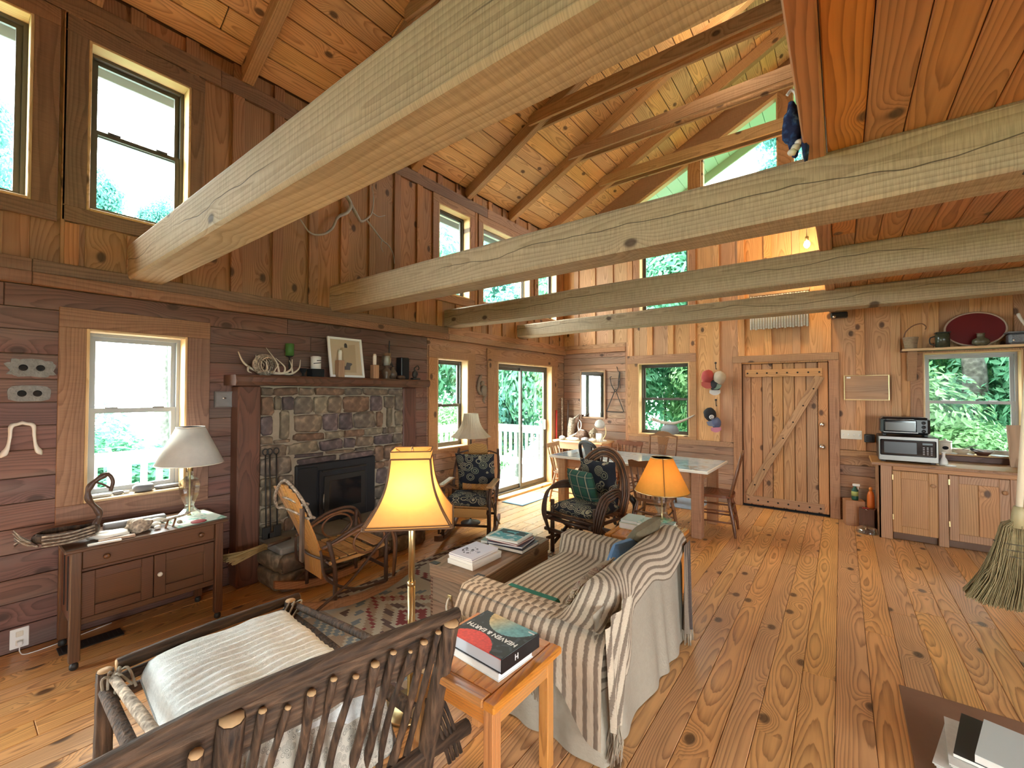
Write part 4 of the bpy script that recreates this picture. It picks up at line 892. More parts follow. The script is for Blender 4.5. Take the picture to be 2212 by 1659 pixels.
# ------------------------------------------------------------ sideboard and what stands on it
rv = random.Random(17)
sb = thing('sideboard', 'low dark oak sideboard on casters under the left window', 'sideboard', (-3.72, .84, 0)); od, odz, ody = wd('oakdark', 'yz'), wd('oakdark', 'zy'), wd('oakdark', 'yx')
MB().cbox(-.235, .235, -.41, .41, .672, .692, .006).build('top', wd('oakdark', 'yx'), sb)
me = MB().cbox(-.022, .022, -.024, .024, .045, .672, .004).mesh('leg'); me.materials.append(odz)
mc = MB().lathe([(.012, 0), (.02, .008), (.02, .03), (.008, .045), (0, .046)], 10).mesh('caster'); mc.materials.append(M['iron'])
for x in (-.195, .195):
    for y in (-.36, .36): put('leg', me, sb, (x, y, 0)); put('caster', mc, sb, (x, y, 0))
for y in (-.362, .362):
    sd = MB().cbox(-.175, .175, -.010, .010, .24, .672, .003).build('side_panel', odz, sb, (0, y, 0))
    for x in (-.06, .06): MB().cbox(-.006, .006, -.014, .014, .30, .62, .002).build('groove_shade', M['flatblack'], sd, (x, 0, 0))  # black strips standing in for the shade of grooves
MB().cbox(-.19, -.17, -.34, .34, .24, .672, .003).build('back_panel', od, sb); MB().cbox(-.17, .19, -.34, .34, .24, .275, .003).build('bottom_rail', od, sb); MB().cbox(.15, .185, -.338, .338, .545, .56, .002).build('mid_rail', od, sb)
dw = MB().cbox(.16, .197, -.335, .335, .563, .668, .005).build('drawer', od, sb)
def knob(par, loc, m, r=.016, ax='x'):
    Mx = Matrix.Translation(loc) @ (Matrix.Rotation(PI/2, 4, 'Y') if ax == 'x' else Matrix.Rotation(PI/2, 4, 'X'))
    return MB().lathe([(r*.5, 0), (r*.45, r*.6), (r, r*1.1), (r, r*1.5), (r*.6, r*1.9), (0, r*1.95)], 14, M=Mx).build('knob', m, par)
for y in (-.23, .25): knob(dw, (.197, y, .615), odz)
for y0, y1 in ((-.335, -.002), (.002, .335)):
    do = thing('x', 'x', 'x'); bpy.data.objects.remove(do)
    q = MB()
    for z in ((y0, y0+.06, .278, .542), (y1-.06, y1, .278, .542), (y0+.06, y1-.06, .278, .335), (y0+.06, y1-.06, .49, .542)): q.cbox(.17, .193, z[0], z[1], z[2], z[3], .003)
    do = q.build('door', od, sb); MB().box(.165, .178, y0+.05, y1-.05, .33, .50).build('door_panel', od, do)
    if y0 > -.1: knob(do, (.193, .028, .42), M['bone'], .014)
# crystal lamp with white shade
def table_lamp(name, label, loc, body, shade, rb, rt, z0, z1, glass=True, lit=0, seam=False, base=None):
    t = thing(name, label, 'lamp', loc)
    MB().lathe(body, 8 if glass else 20, smooth=not glass).build('lamp_base', M['clear'] if glass else base, t)
    top = body[-1][1]
    MB().lathe([(.012, 0.004), (.006, .02), (.006, top), (.018, top+.005), (.018, top+.05), (.01, top+.055), (.01, top+.08), (0, top+.081)], 12).build('stem', M['brass'], t)
    q = MB(); q.lathe([(rb, z0), (rt, z1)], 40); q.lathe([(rt-.003, z1), (rb-.003, z0)], 40); q.build('lamp_shade', shade, t)
    q = MB()
    for r, z in ((rb, z0), (rt, z1)): q.tube([((r)*math.cos(2*PI*i/40), r*math.sin(2*PI*i/40), z) for i in range(41)], .0035, 6, False)
    for a in range(3): q.tube([(0, 0, z1-.012), ((rt-.003)*math.cos(a*2.1), (rt-.003)*math.sin(a*2.1), z1-.004)], .002, 5)
    q.tube([(0, 0, top+.05), (0, 0, z1)], .003, 6); q.build('shade_wire', M['cream'] if not seam else M['brass'], t)
    if seam:
        a = -1.15; MB().tube([((rb+.001)*math.cos(a), (rb+.001)*math.sin(a), z0), ((rt+.001)*math.cos(a), (rt+.001)*math.sin(a), z1)], .010, 6, squash=.3).build('shade_seam', plain('seam_brown', (.25, .11, .02), .8), t)
    MB().ell((0, 0, top+.12), (.028, .028, .04), 12, 8).build('bulb', M['bulb_on'] if lit else M['white'], t)
    if lit: lamp('bulb_light', (0, 0, top+.12), lit, (1, .62, .26), .03, t)
    return t
M['bulb_on'] = emit('glowing_bulb', (1, .72, .38), 28)
urn = lambda s: [(.062*s, 0), (.062*s, .012*s), (.03*s, .045*s), (.024*s, .065*s), (.05*s, .13*s), (.058*s, .19*s), (.054*s, .215*s), (.022*s, .245*s), (.02*s, .27*s)]
table_lamp('table_lamp', 'unlit cut glass lamp with a plain white cone shade on the sideboard', (-3.80, 1.105, .6935), urn(1.18), shade_mat('white_linen', (.74, .72, .66), .35), .208, .087, .38, .645)
def sbt(o, *a): return tag(o, *a)
SZ = .693
pm = vcol('printed_paper', .7)
def printed(name, fn, w_, h_, nx, ny, th, parent, loc, rot=(0, 0, 0), m=None, label=None):      # thin sheet printed with fn(u,v)->rgb
    q = MB(); q.grid(lambda u, v: ((u-.5)*w_, (v-.5)*h_, th), nx, ny, False)
    q.add([(-w_/2, -h_/2, 0), (w_/2, -h_/2, 0), (w_/2, h_/2, 0), (-w_/2, h_/2, 0), (-w_/2, -h_/2, th), (w_/2, -h_/2, th), (w_/2, h_/2, th), (-w_/2, h_/2, th)], [(3, 2, 1, 0), (0, 1, 5, 4), (1, 2, 6, 5), (2, 3, 7, 6), (3, 0, 4, 7)])
    me = q.mesh(name); ca = me.color_attributes.new('print', 'FLOAT_COLOR', 'CORNER')
    for p in me.polygons:
        i = p.index
        c = fn((i//ny+.5)/nx, (i % ny+.5)/ny) if i < nx*ny else fn(.02, .02)
        for li in p.loop_indices: ca.data[li].color = (c[0], c[1], c[2], 1)
    me.materials.append(m or pm); return put(name, me, parent, loc, rot, label)
def leafy(u, v):
    n_ = noise.noise((u*4, v*4, 3)); return (.62, .66, .55) if n_ < .1 else ((.25, .42, .33) if n_ < .3 else (.75, .72, .6))
tag(printed('printed_cloth', leafy, .36, .30, 24, 20, .003, None, (-3.70, 1.09, SZ), (0, 0, .1)), 'pale green printed paper lying under the glass lamp', 'paper')
q = MB(); q.lathe([(0, 0), (.045, 0), (.046, .004), (.040, .006), (0, .006)], 24); tag(q.build('coaster', plain('dull_red', (.32, .05, .05), .6), None, (-3.56, 1.09, SZ+.0035)), 'round dull red coaster near the front of the sideboard', 'coaster')
MB_ = MB().cbox(-.028, .028, -.16, .16, 0, .05, .006); tag(MB_.build('stone_block', plain('grey_slate', (.20, .19, .19), .6, var=.2), None, (-3.79, .80, SZ), (0, 0, -.06)), 'long dark stone block with a pale top behind the lumpy rock', 'stone')
q = MB(); q.ell((0, 0, .042), (.055, .065, .045), 20, 14, .5, 3); tag(q.build('lumpy_rock', bark('fungus', (.36, .28, .20), (.14, .10, .08), 1.2), None, (-3.62, .78, SZ)), 'lumpy tan rock standing in the middle of the sideboard', 'rock')
q = MB(); q.ell((0, 0, .02), (.06, .11, .024), 16, 10, .5, 8); tag(q.build('weathered_wood_chunk', M['bone'], None, (-3.62, .64, SZ), (0, 0, -.5)), 'flat pale weathered wood chunk left of the lumpy rock', 'driftwood')
q = MB(); q.cbox(-.02, .02, -.085, .085, 0, .016, .004); tag(q.build('wood_stick', wd('trunk', 'yx'), None, (-3.535, .66, SZ), (0, 0, -.10)), 'short split stick along the front edge of the sideboard', 'stick')
q = MB(); q.cbox(-.012, .012, -.075, .075, 0, .012, .004); tag(q.build('wood_stick', M['bone'], None, (-3.505, .60, SZ), (0, 0, -.12)), 'thin bleached stick nearest the front left corner of the sideboard', 'stick')
q = MB(); q.tube(sp([(0, -.07, .03), (.01, 0, .05), (0, .07, .03)], 6), [.014+.006*math.sin(i*.5) for i in range(13)], 10); tag(q.build('bone_piece', M['bone'], None, (-3.70, .90, SZ-.012)), 'knuckly pale bone beside the long stone block', 'bone')
t = thing('figurine', 'small carved bird with dark reddish legs at the front of the sideboard', 'figure', (-3.60, .94, SZ)); q = MB(); q.tube(sp([(0, -.05, .045), (0, 0, .05), (0, .08, .06), (0, .12, .075)], 5), [.004]+[.008]*12+[.006, .004, .002], 8); q.build('body', M['barkpale'], t)
for y in (-.01, .03): MB().tube([(0, y, .048), (.02, y-.02, 0)], .007, 6).build('leg', M['twigred'], t)
for i, (x, y, r) in enumerate(((-3.66, .88, .022), (-3.59, .87, .016), (-3.63, 1.0, .014))):
    q = MB(); q.ell((0, 0, r*.8), (r, r*1.2, r*.8), 12, 8, .25, i); tag(q.build('pebble', M['bone'] if i != 2 else M['barkpale'], None, (x, y, SZ)), ('round white pebble just behind the lumpy rock', 'small white pebble between the rock and the bird figure', 'small brown pebble by the bird figure')[i], 'stone')
# driftwood bird basket with a bent root neck
t = thing('driftwood_bird', 'dark driftwood and bark vessel with a bent root neck like a bird', 'sculpture', (-3.66, .46, SZ)); q = MB()
def bowl(u, v):
    a = 2*PI*u; r = math.sin(v*PI*.62)/.93; return (math.cos(a)*r*.075, math.sin(a)*r*.135, .012+.075*(1-math.cos(v*PI*.62))/1.37+.008*noise.noise((u*6, v*4, 1)))
q.grid(bowl, 28, 10, cu=True); q.grid(lambda u, v: (lambda p: (p[0]*.9, p[1]*.93, p[2]+.006))(bowl(u, v)), 28, 10, cu=True, flip=True); q.build('bark_bowl', M['bark'], t)
for i in range(9):
    a = rv.uniform(-1.2, 1.2); q = MB(); q.tube(sp([(rv.uniform(-.05, .05), -.12, .03), (rv.uniform(-.06, .06)+.02, -.17, .05+rv.random()*.03), (rv.uniform(-.08, .08), -.21, .03+rv.random()*.1)], 4), radii(.006, .002, 9), 6); q.build('twig', M['twig' if i % 2 else 'barkpale'], t)
q = MB(); P = sp([(.0, .12, .08), (-.01, .14, .15), (-.01, .09, .25), (-.01, .10, .33), (-.01, .17, .385), (-.01, .20, .34), (-.01, .19, .28)], 7); q.tube(P, [.016+.003*math.sin(i) if i < 30 else .010 for i in range(len(P))], 10); q.build('neck', M['twig'], t); q = MB(); q.tube(sp([(-.01, .12, .345), (-.01, .15, .33), (-.01, .185, .30)], 5), .006, 8); q.build('twig', M['twig'], t)
for k in range(7):
    q = MB(); b = .03+k*.009; q.tube(sp([(.07+.006*math.sin(k), -.11, b), (.083, 0, b+.004*math.sin(k*3)), (.06, .11, b+.01)], 6), .006, 6); q.build('bark_strip', M['bark' if k % 2 else 'barkpale'], t)
# stones on the window sill
SZ1 = .867
for i, (y, w_, d_, h_, dk_, lb) in enumerate(((.66, .075, .03, .012, 0, 'flat pale stone at the left end of the window sill'), (.765, .03, .02, .014, 1, 'small dark pebble on the window sill by the root neck'), (.81, .018, .016, .009, 0, 'tiny grey pebble on the window sill'), (.90, .065, .035, .028, 1, 'boxy grey stone in the middle of the window sill'), (1.05, .085, .028, .014, 1, 'long thin dark slate at the lamp end of the window sill'))):
    q = MB(); q.ell((0, 0, h_), (d_, w_, h_), 16, 10, .12, i+4, .6); tag(q.build('sill_stone', plain('sill_stone_%d' % i, (.13, .13, .135) if dk_ else (.36, .37, .37), .55, var=.25), None, (XL+.0-.045+.02*(i == 3), y, SZ1)), lb, 'stone')
# ------------------------------------------------------------ twig rocking chairs
flo = floral('dark_floral_cushion', (.012, .014, .022), (.34, .29, .19), (.19, .20, .13), 10)
def rocker(label, loc, rz, group, cush=False, seat_m='hickory', rails=True):
    t = thing('rocking_chair', label, 'rocking chair', loc, rz, group); sm = wd(seat_m, 'yx'); w_ = .24
    for s in (-1, 1):      # rockers, posts, hoop arms
        q = MB(); P = []; n = 18
        for i in range(n+1): u = -1+2*i/n; P.append((u*.44, .012+.085*u*u))
        top = [(y, z+.055) for y, z in reversed(P)]; q.prism([(y, z) for y, z in P]+top, -.016, .016, Matrix(((0, 0, 1, 0), (1, 0, 0, 0), (0, 1, 0, 0), (0, 0, 0, 1)))); q.build('rocker_rail', wd('mantel' if cush else 'trim', 'yz'), t, (s*(w_+.01), 0, 0))
        for y, z1, l in ((.22, .57, 0), (-.2, .52, -.05)): q = MB(); q.tube(sp([(s*w_, y, .06), (s*(w_+.005), y-.005, .3), (s*(w_-.005), y+l, z1)], 5), .017, 8); q.build('post', M['twig'], t)
        for k in range(2): q = MB(); q.tube(sp([(s*(w_+.03), .27, .12), (s*(w_+.03), .29-.02*k, .42), (s*(w_+.02), .20-.03*k, .585-.025*k), (s*(w_+.02), .0, .59-.03*k), (s*(w_), -.18, .52-.02*k), (s*(w_-.02), -.29, .47)], 7), .012, 8); q.build('hoop_arm', M['twigred' if k else 'twig'], t)
        q = MB(); q.tube([(s*(w_+.02), .06+.13*math.cos(a*2*PI/24), .46+.095*math.sin(a*2*PI/24)) for a in range(25)], .009, 7, False); q.build('arm_loop', M['twigred'], t)
        q = MB(); q.tube(sp([(s*(w_+.03), -.36, .06), (s*(w_+.035), -.1, .2), (s*(w_+.035), .15, .42), (s*(w_+.03), .26, .5)], 6), .010, 8); q.build('brace', M['twig'], t)
        q = MB(); q.tube(sp([(s*(w_-.02), -.3, .46), (s*(w_+.0), -.26, .25), (s*(w_+.02), -.05, .12), (s*(w_+.03), .2, .10)], 6), .010, 8); q.build('brace', M['twig'], t)
        if cush: MB().cbox(s*(w_+.02)-.035, s*(w_+.02)+.035, -.20, .26, .60, .62, .006).build('arm_board', wd('hickory', 'yx'), t)
    for y, z in ((.22, .2), (-.2, .22), (.24, .34), (-.22, .34)): q = MB(); q.tube([(-w_-.02, y, z), (w_+.02, y, z)], .013, 8); q.build('stretcher', M['twig'], t)
    for k in range(7):      # seat slats, rolled over at the front
        y = -.2+k*.068; q = MB(); z = .37+.035*(k/6)**2*(1 if k < 6 else .6)+(-.01 if 2 < k < 5 else 0); q.cbox(-w_+.005, w_-.005, y-.029, y+.029, z, z+.011, .003); q.build('seat_slat', wd(seat_m, 'xy'), t)
    for s in (-1, 1): q = MB(); q.tube(sp([(s*(w_-.005), -.24, .355), (s*(w_-.005), .0, .355), (s*(w_-.005), .24, .385)], 5), .014, 8); q.build('seat_rail', wd('hickory', 'yx'), t)
    for k in range(6):      # back slats fan out and lean back
        a = (k-2.5)/2.5; q = MB(); P = sp([(a*.115, -.25, .22), (a*.125, -.27, .42), (a*.15, -.37, .68), (a*.16, -.47, .93-abs(a)*.04)], 6); N = len(P); vs = []; hw = .023
        for i, p in enumerate(P):
            ww = hw*(1.12-.1*abs(i/N-.5)); tn_ = (P[min(i+1, N-1)]-P[max(i-1, 0)]).normalized(); nn = Vector((0, -tn_.z, tn_.y)).normalized()*.006
            vs += [p+Vector((-ww, 0, 0))-nn, p+Vector((ww, 0, 0))-nn, p+Vector((ww, 0, 0))+nn, p+Vector((-ww, 0, 0))+nn]
        fs = [(i*4+j, i*4+(j+1) % 4, i*4+4+(j+1) % 4, i*4+4+j) for i in range(N-1) for j in range(4)]+[(3, 2, 1, 0), (N*4-4, N*4-3, N*4-2, N*4-1)]
        q.add(vs, fs); q.build('back_slat', wd(seat_m, 'zx'), t)
    for z, y, bw in ((.80, -.415, .19), (.70, -.378, .21), (.38, -.265, .22)):
        for yy in (.018, -.020): q = MB(); q.tube(sp([(-bw, y+yy+.02, z), (0, y+yy-.006, z+.02*(1 if z > .5 else 0)), (bw, y+yy+.02, z)], 6), .009, 7); q.build('back_band', M['barkpale' if z > .5 and not cush else 'twig'], t)
    if not cush:
        q = MB(); q.tube(sp([(-.21, -.37, .70), (-.23, -.43, .72), (-.16, -.47, .83), (0, -.475, .955), (.16, -.47, .93), (.2, -.40, .80), (.21, -.36, .70)], 6), .011, 8); q.build('crest_hoop', M['barkpale'], t)
        MB().cbox(.145, .195, -.42, -.40, .40, .78, .005).build('side_slat', M['bark'], t).rotation_euler = (0, 0, 0)
    else:
        for s in (-1, 1): q = MB(); q.tube(sp([(s*.25, -.22, .40), (s*.265, -.33, .65), (s*.235, -.43, .92)], 6), radii(.02, .015, 13), 8); q.build('back_post', M['twig'], t)
        q = MB(); P = [(-.115, .80), (.115, .80), (.11, .985), (.06, 1.005), (0, 1.01), (-.06, 1.005), (-.11, .985)]; q.prism(P, -.008, .008, Matrix(((1, 0, 0, 0), (0, .35, -.93, -.75), (0, .93, .35, .05), (0, 0, 0, 1)))); q.build('headboard', wd('hickory', 'zx'), t, (0, .02, 0))
        for s in (-1, 1):
            q = MB(); q.tube(sp([(s*.25, -.42, .86), (s*.14, -.45, .89), (s*.10, -.46, .88)], 5), .010, 7); q.build('crest_hoop', M['twig'], t)
        q = MB(); q.pillow(.46, .50, .10, 14, Matrix.Translation((0, -.30, .66)) @ Matrix.Rotation(math.radians(69), 4, 'X')); q.build('back_cushion', flo, t)
        q = MB(); q.pillow(.47, .48, .11, 14, Matrix.Translation((0, .03, .445))); q.build('seat_cushion', flo, t)
        MB().cbox(-.23, .23, .235, .255, .29, .385, .004).build('front_apron', wd('hickory', 'xz'), t)
    return t
rocker('bare hickory slat twig rocker with looped arms in front of the stove', (-3.17, 1.97, .002), -.08, 'twig rocking chairs')
rocker('twig rocker with dark floral cushions and a tall headboard, beyond the stove', (-3.25, 3.52, .002), PI+.52, 'twig rocking chairs', True)
# ------------------------------------------------------------ bent hoop armchair
t = thing('hoop_armchair', 'bentwood hoop armchair with dark floral cushions facing the sofa', 'armchair', (-2.03, 3.93, 0), PI-.17); w_ = .26
for s in (-1, 1):
    for y, z1 in ((.24, .62), (-.22, .5)): q = MB(); q.tube([(s*w_, y, 0), (s*w_, y, z1-.1)], .022, 10); q.build('leg', M['twig'], t)
    for k in range(4):     # arms of nested rods
        o = .022*k; q = MB(); q.tube(sp([(s*(w_+.01+.012*k), .27, .18+o), (s*(w_+.04+.02*k), .30-o*.3, .40), (s*(w_+.05+.02*k), .24-o*.5, .60-o*.4), (s*(w_+.05+.014*k), .08, .665-o), (s*(w_+.02), -.10, .655-o), (s*(w_-.01), -.22, .58-o)], 7), .011, 8); q.build('arm_rod', M['twig'], t)
    for y0, z0, y1, z1 in ((.22, .36, -.2, .07), (-.2, .33, .22, .08)): q = MB(); q.tube([(s*w_, y0, z0), (s*w_, y1, z1)], .018, 8); q.build('cross_brace', M['twig'], t)
for k in range(5):         # nested back hoops
    o = .023*k; q = MB(); P = []
    for i in range(25):
        a = PI*i/24; c, sn_ = math.cos(a), math.sin(a); hx = .335-o; hz = .46-o; P.append((c*hx, -.20-.11*sn_, .56+sn_*hz))
    P = [(.28-o, -.2, .36)]+[(.315-o, -.2, .46)]+P+[(-.315+o, -.2, .46), (-.28+o, -.2, .36)]; q.tube(P, .0115, 8); q.build('back_hoop', M['twig' if k % 2 else 'twigred'], t)
for k in range(6): a = (k-2.5)/2.5; q = MB(); q.tube(sp([(a*.16, -.20, .38), (a*.19, -.24, .62), (a*.20, -.30, .99-.16*a*a-.06)], 5), .010, 8); q.build('back_spindle', M['twig'], t)
for y, z in ((.26, .38), (.26, .335), (.26, .22), (-.24, .38), (-.24, .18), (.0, .14)): q = MB(); q.tube([(-w_-.08, y, z), (w_+.08, y, z)], .019, 9); q.build('stretcher', M['twig'], t)
for s in (-1, 1):
    for z in (.37, .16): q = MB(); q.tube([(s*(w_+.0), -.32, z-.01), (s*(w_+.0), .32, z-.01)], .017, 9); q.build('side_rail', M['twig'], t)
for k in range(7): MB().tube([(-w_, -.2+k*.07, .40), (w_, -.2+k*.07, .40)], .012, 7).build('seat_rod', M['twigred'], t)
q = MB(); q.pillow(.50, .52, .13, 16, Matrix.Translation((0, .03, .455))); q.build('seat_cushion', flo, t)
q = MB(); q.pillow(.44, .46, .12, 16, Matrix.Translation((-.0, -.19, .68)) @ Matrix.Rotation(math.radians(80), 4, 'X')); q.build('back_cushion', flo, t)
def plaid(name, base, c2, line):
    g = G(name); tc = g.n('TexCoord').outputs['Generated']; s = g.n('SeparateXYZ', {0: tc}).outputs
    def bands(x, f, a): return g.k('LESS_THAN', g.k('ABSOLUTE', g.k('SUBTRACT', g.k('FRACT', g.k('MULTIPLY', x, f)), .5)), a)
    col = g.mix(g.k('MULTIPLY', bands(s[0], 3.2, .22), .7), base, c2); col = g.mix(g.k('MULTIPLY', bands(s[2], 3, .22), .5), col, c2)
    col = g.mix(g.k('MULTIPLY', bands(s[0], 3.2, .045), .75), col, line); col = g.mix(g.k('MULTIPLY', bands(s[2], 3, .03), .45), col, line)
    g.set(Base_Color=col, Roughness=.9); g.bump(g.n('TexNoise', {'Vector': tc, 'Scale': 90}).outputs[0], .3, .005); return g.m
q = MB(); q.pillow(.34, .34, .12, 16, Matrix.Rotation(math.radians(70), 4, 'X')); o = q.build('plaid_pillow', plaid('green_plaid', (.02, .085, .05), (.015, .05, .045), (.42, .33, .2)), None, (-2.09, 3.93, .655), (0, 0, PI-.30)); tag(o, 'green plaid pillow propped in the hoop armchair', 'pillow')
# ------------------------------------------------------------ rug
def kilim(u, v):
    X, Y = int(u*56)-28, int(v*84); b = Y % 42; base = (.40, .36, .29); red, dk_, sl_, tan = (.20, .04, .045), (.10, .065, .06), (.15, .19, .22), (.29, .22, .16)
    d = abs(X)+abs(b-21)*1.15
    if v > .985 or v < .015: return dk_
    if v < .10: return (sl_ if (int(u*56)+Y) % 3 else base) if (abs(((X+90) % 14)-7)+abs(Y-4)) < 7 else tan
    if abs(X) > 24: return dk_ if (Y//2+abs(X)) % 4 < 2 else base
    if 3 < d < 6: return red
    if 8 < d < 12: return dk_ if (Y//2) % 2 else tan
    if 15 < d < 19: return red if (X//2+Y) % 3 == 0 else tan
    if 21 < d < 24 and (X//2) % 2: return sl_
    if b in (0, 1, 41): return red if (X+Y) % 4 < 2 else base
    if d > 27 and (abs(X) % 12 < 6) and b % 10 < 4: return dk_
    return base
rg = thing('kilim_rug', 'faded geometric kilim rug between the fireplace and the trunk', 'rug', (-2.45, 2.55, 0))
printed('rug_field', kilim, 1.45, 2.1, 56, 84, .007, rg, (0, 0, 0), m=vcol('kilim_wool', .95, .4, 150))
q = MB()
for i in range(70):
    x = -.72+1.44*i/69; a = rv.uniform(-.03, .03); q.tube([(x, -1.05, .005), (x+a, -1.05-rv.uniform(.04, .07), .004), (x+a*2.5, -1.05-rv.uniform(.10, .15), .003)], .0032, 5); 
    q.tube([(x, 1.05, .005), (x+a, 1.11, .004), (x+a*2, 1.16, .003)], .0032, 5)
q.build('fringe', plain('fringe_wool', (.50, .42, .31), .95), rg)['kind'] = 'stuff'
# ------------------------------------------------------------ trunk with magazines
tk = thing('blanket_chest', 'worn wooden blanket trunk used as a coffee table', 'trunk', (-2.07, 2.50, .008), .075); tw = wd('chest', 'xz'); tw2 = wd('chest', 'yz')
for z0, z1 in ((.0, .165), (.167, .33)):
    for s in (-1, 1): MB().cbox(-.215, .215, s*.42-.011, s*.42+.011, z0, z1, .002).build('end_board', tw, tk); MB().cbox(s*.215-.011, s*.215+.011, -.43, .43, z0, z1, .002).build('side_board', tw2, tk)
MB().cbox(-.2, .2, -.41, .41, .0, .02).build('bottom', tw2, tk)
ld = MB().cbox(-.232, .232, -.442, .442, .40, .418, .003).build('lid', wd('chest', 'yx'), tk)
for s in (-1, 1): MB().cbox(-.226, .226, s*.43-.011, s*.43+.011, .333, .40, .002).build('lid_rim', tw, tk); MB().cbox(s*.226-.011, s*.226+.011, -.43, .43, .333, .40, .002).build('lid_rim', tw2, tk)
q = MB()
for i in range(14):
    for s in (-1, 1): q.box(s*.214-.009, s*.214+.013 if s > 0 else s*.214+.009, -.4325, -.4305, .01+i*.023, .01+i*.023+.011)
q.build('finger_joint', wd('mantel', 'xz'), tk)
q = MB(); q.tube(sp([(-.05, -.432, .22), (-.05, -.455, .20), (-.04, -.465, .15), (.04, -.465, .15), (.05, -.455, .20), (.05, -.432, .22)], 6), .009, 8); q.build('rope_handle', M['cream'], tk)
for x in (-.05, .05): MB().cbox(x-.018, x+.018, -.438, -.431, .20, .24, .002).build('handle_plate', M['brass'], tk)
for s in (-1, 1): MB().cbox(s*.19-.03, s*.19+.03, -.446, -.40, .4181, .421, .001).build('corner_plate', M['iron'], tk)
TZ = .4285
def book(label, loc, rz, w_, l_, h_, cover, edge=None, soft=False, cat='book', name=None, top=None, group=None):
    t = thing(name or ('magazine' if soft else 'book'), label, cat, loc, rz, group); c = plain('cover_%d' % len(bpy.data.materials), cover, .45)
    k = .0012 if soft else .003; e = 0 if soft else .004
    MB().box(-w_/2, w_/2, -l_/2, l_/2, 0, k).build('back_cover', c, t); MB().box(-w_/2+e*.3, w_/2-e, -l_/2+e, l_/2-e, k, h_-k).build('page_block', edge or M['paper'], t)
    if not soft: MB().box(-w_/2-.001, -w_/2+.0015, -l_/2, l_/2, 0, h_).build('spine', c, t)
    if top: printed('front_cover', top, w_, l_, 26, 34, k, t, (0, 0, h_-k))
    else: MB().box(-w_/2, w_/2, -l_/2, l_/2, h_-k, h_).build('front_cover', c, t)
    return t
def flower(u, v):
    d = math.hypot(u-.42, (v-.42)*1.3); n_ = noise.noise((u*14, v*14, 5))
    if d < .28 and n_ > .12: return (.06, .06, .09)
    if .74 < u < .80 and .3 < v < .62: return (.25, .27, .38) if int(v*60) % 2 else (.62, .63, .72)
    return (.62, .63, .74)
def lake(u, v):
    if u < .06 or u > .94 or v < .05 or v > .95: return (.62, .64, .55)
    n_ = noise.noise((u*6, v*6, 2)); return (.03, .07, .08) if v > .55 and n_ > -.25 else ((.10, .36, .42) if n_ < .15 else (.45, .62, .64))
rz = .075; zc = TZ
for i, (w_, l_, h_, dx, dr_, cov, lb, soft) in enumerate(((.23, .30, .030, 0, .03, (.75, .74, .70), 'thick white magazine at the bottom of the near pile on the trunk', 1), (.225, .29, .018, .004, -.02, (.72, .71, .69), 'second white magazine in the near pile on the trunk', 1), (.215, .275, .012, -.006, .05, (.30, .24, .42), 'purple edged magazine under the top one on the trunk', 1), (.21, .275, .008, -.004, .02, (.62, .63, .74), 'pale lilac magazine with a dark flower drawing, top of the near pile', 1))):
    book(lb, (-2.045+dx, 2.265+dx, zc), rz+dr_-.1, w_, l_, h_, cov, soft=True, cat='magazine', top=flower if i == 3 else None, group='magazines on the trunk'); zc += h_+.0006
zc = TZ
for i, (w_, l_, h_, dx, dr_, cov, lb) in enumerate(((.30, .25, .028, .02, .02, (.02, .02, .025), 'black book at the bottom of the far pile on the trunk'), (.29, .24, .016, .0, .12, (.06, .07, .12), 'dark navy book in the far pile on the trunk'), (.27, .23, .014, -.01, -.03, (.34, .09, .05), 'rust red book near the top of the far pile on the trunk'), (.28, .24, .016, -.02, .05, (.55, .55, .48), 'framed lake scene book on top of the far pile on the trunk'))):
    book(lb, (-2.02+dx, 2.655, zc), rz+dr_, w_, l_, h_, cov, cat='book', top=lake if i == 3 else None, group='books on the trunk'); zc += h_+.0006
book('thin teal edged magazine sticking out behind the far book pile', (-2.20, 2.68, TZ), rz+.25, .16, .22, .02, (.16, .26, .25), soft=True, cat='magazine')
# ------------------------------------------------------------ sofa with slipcover and throw
sf = thing('sofa', 'small sofa in an oatmeal slipcover seen from behind its near corner', 'sofa', (-1.2, 2.34, 0)); OX, OY = -1.2, 2.34
XB, XF, Y0, Y1 = -.835, -1.60, 1.72, 2.95
def per(u):
    P = [(XB, Y0), (XB, Y1), (XF, Y1), (XF, Y0)]; L = [Y1-Y0, XB-XF, Y1-Y0, XB-XF]; T = sum(L); s = (u % 1)*T
    for i in range(4):
        if s <= L[i]: a, b = P[i], P[(i+1) % 4]; k = s/L[i]; nx, ny = [(1, 0), (0, 1), (-1, 0), (0, -1)][i]; return (lerp(a[0], b[0], k), lerp(a[1], b[1], k), nx, ny)
        s -= L[i]
    return (*P[0], 1, 0)
def skirt(u, v):
    x, y, nx, ny = per(u); f = (1-v)**1.3; o = f*(.013*math.sin(u*105+4*noise.noise((u*9, 0, 0)))+.035*noise.noise((u*7, 1, 3)))-.03*v*(nx > 0)
    z = .004+v*(.63 if nx > 0 else (.46 if ny else .36)); return (x+nx*(o+.02*f)-OX, y+ny*(o+.02*f)-OY, z+.02*(1-v)*max(0, noise.noise((u*12, 4, 4))))
q = MB(); q.grid(skirt, 200, 12, cu=True); q.build('skirt', M['slip'], sf)
q = MB(); q.cbox(XF+.02-OX, XB-.24-OX, Y0+.13-OY, Y1-.13-OY, .30, .425, .03); q.build('seat_cushion', M['slip'], sf)
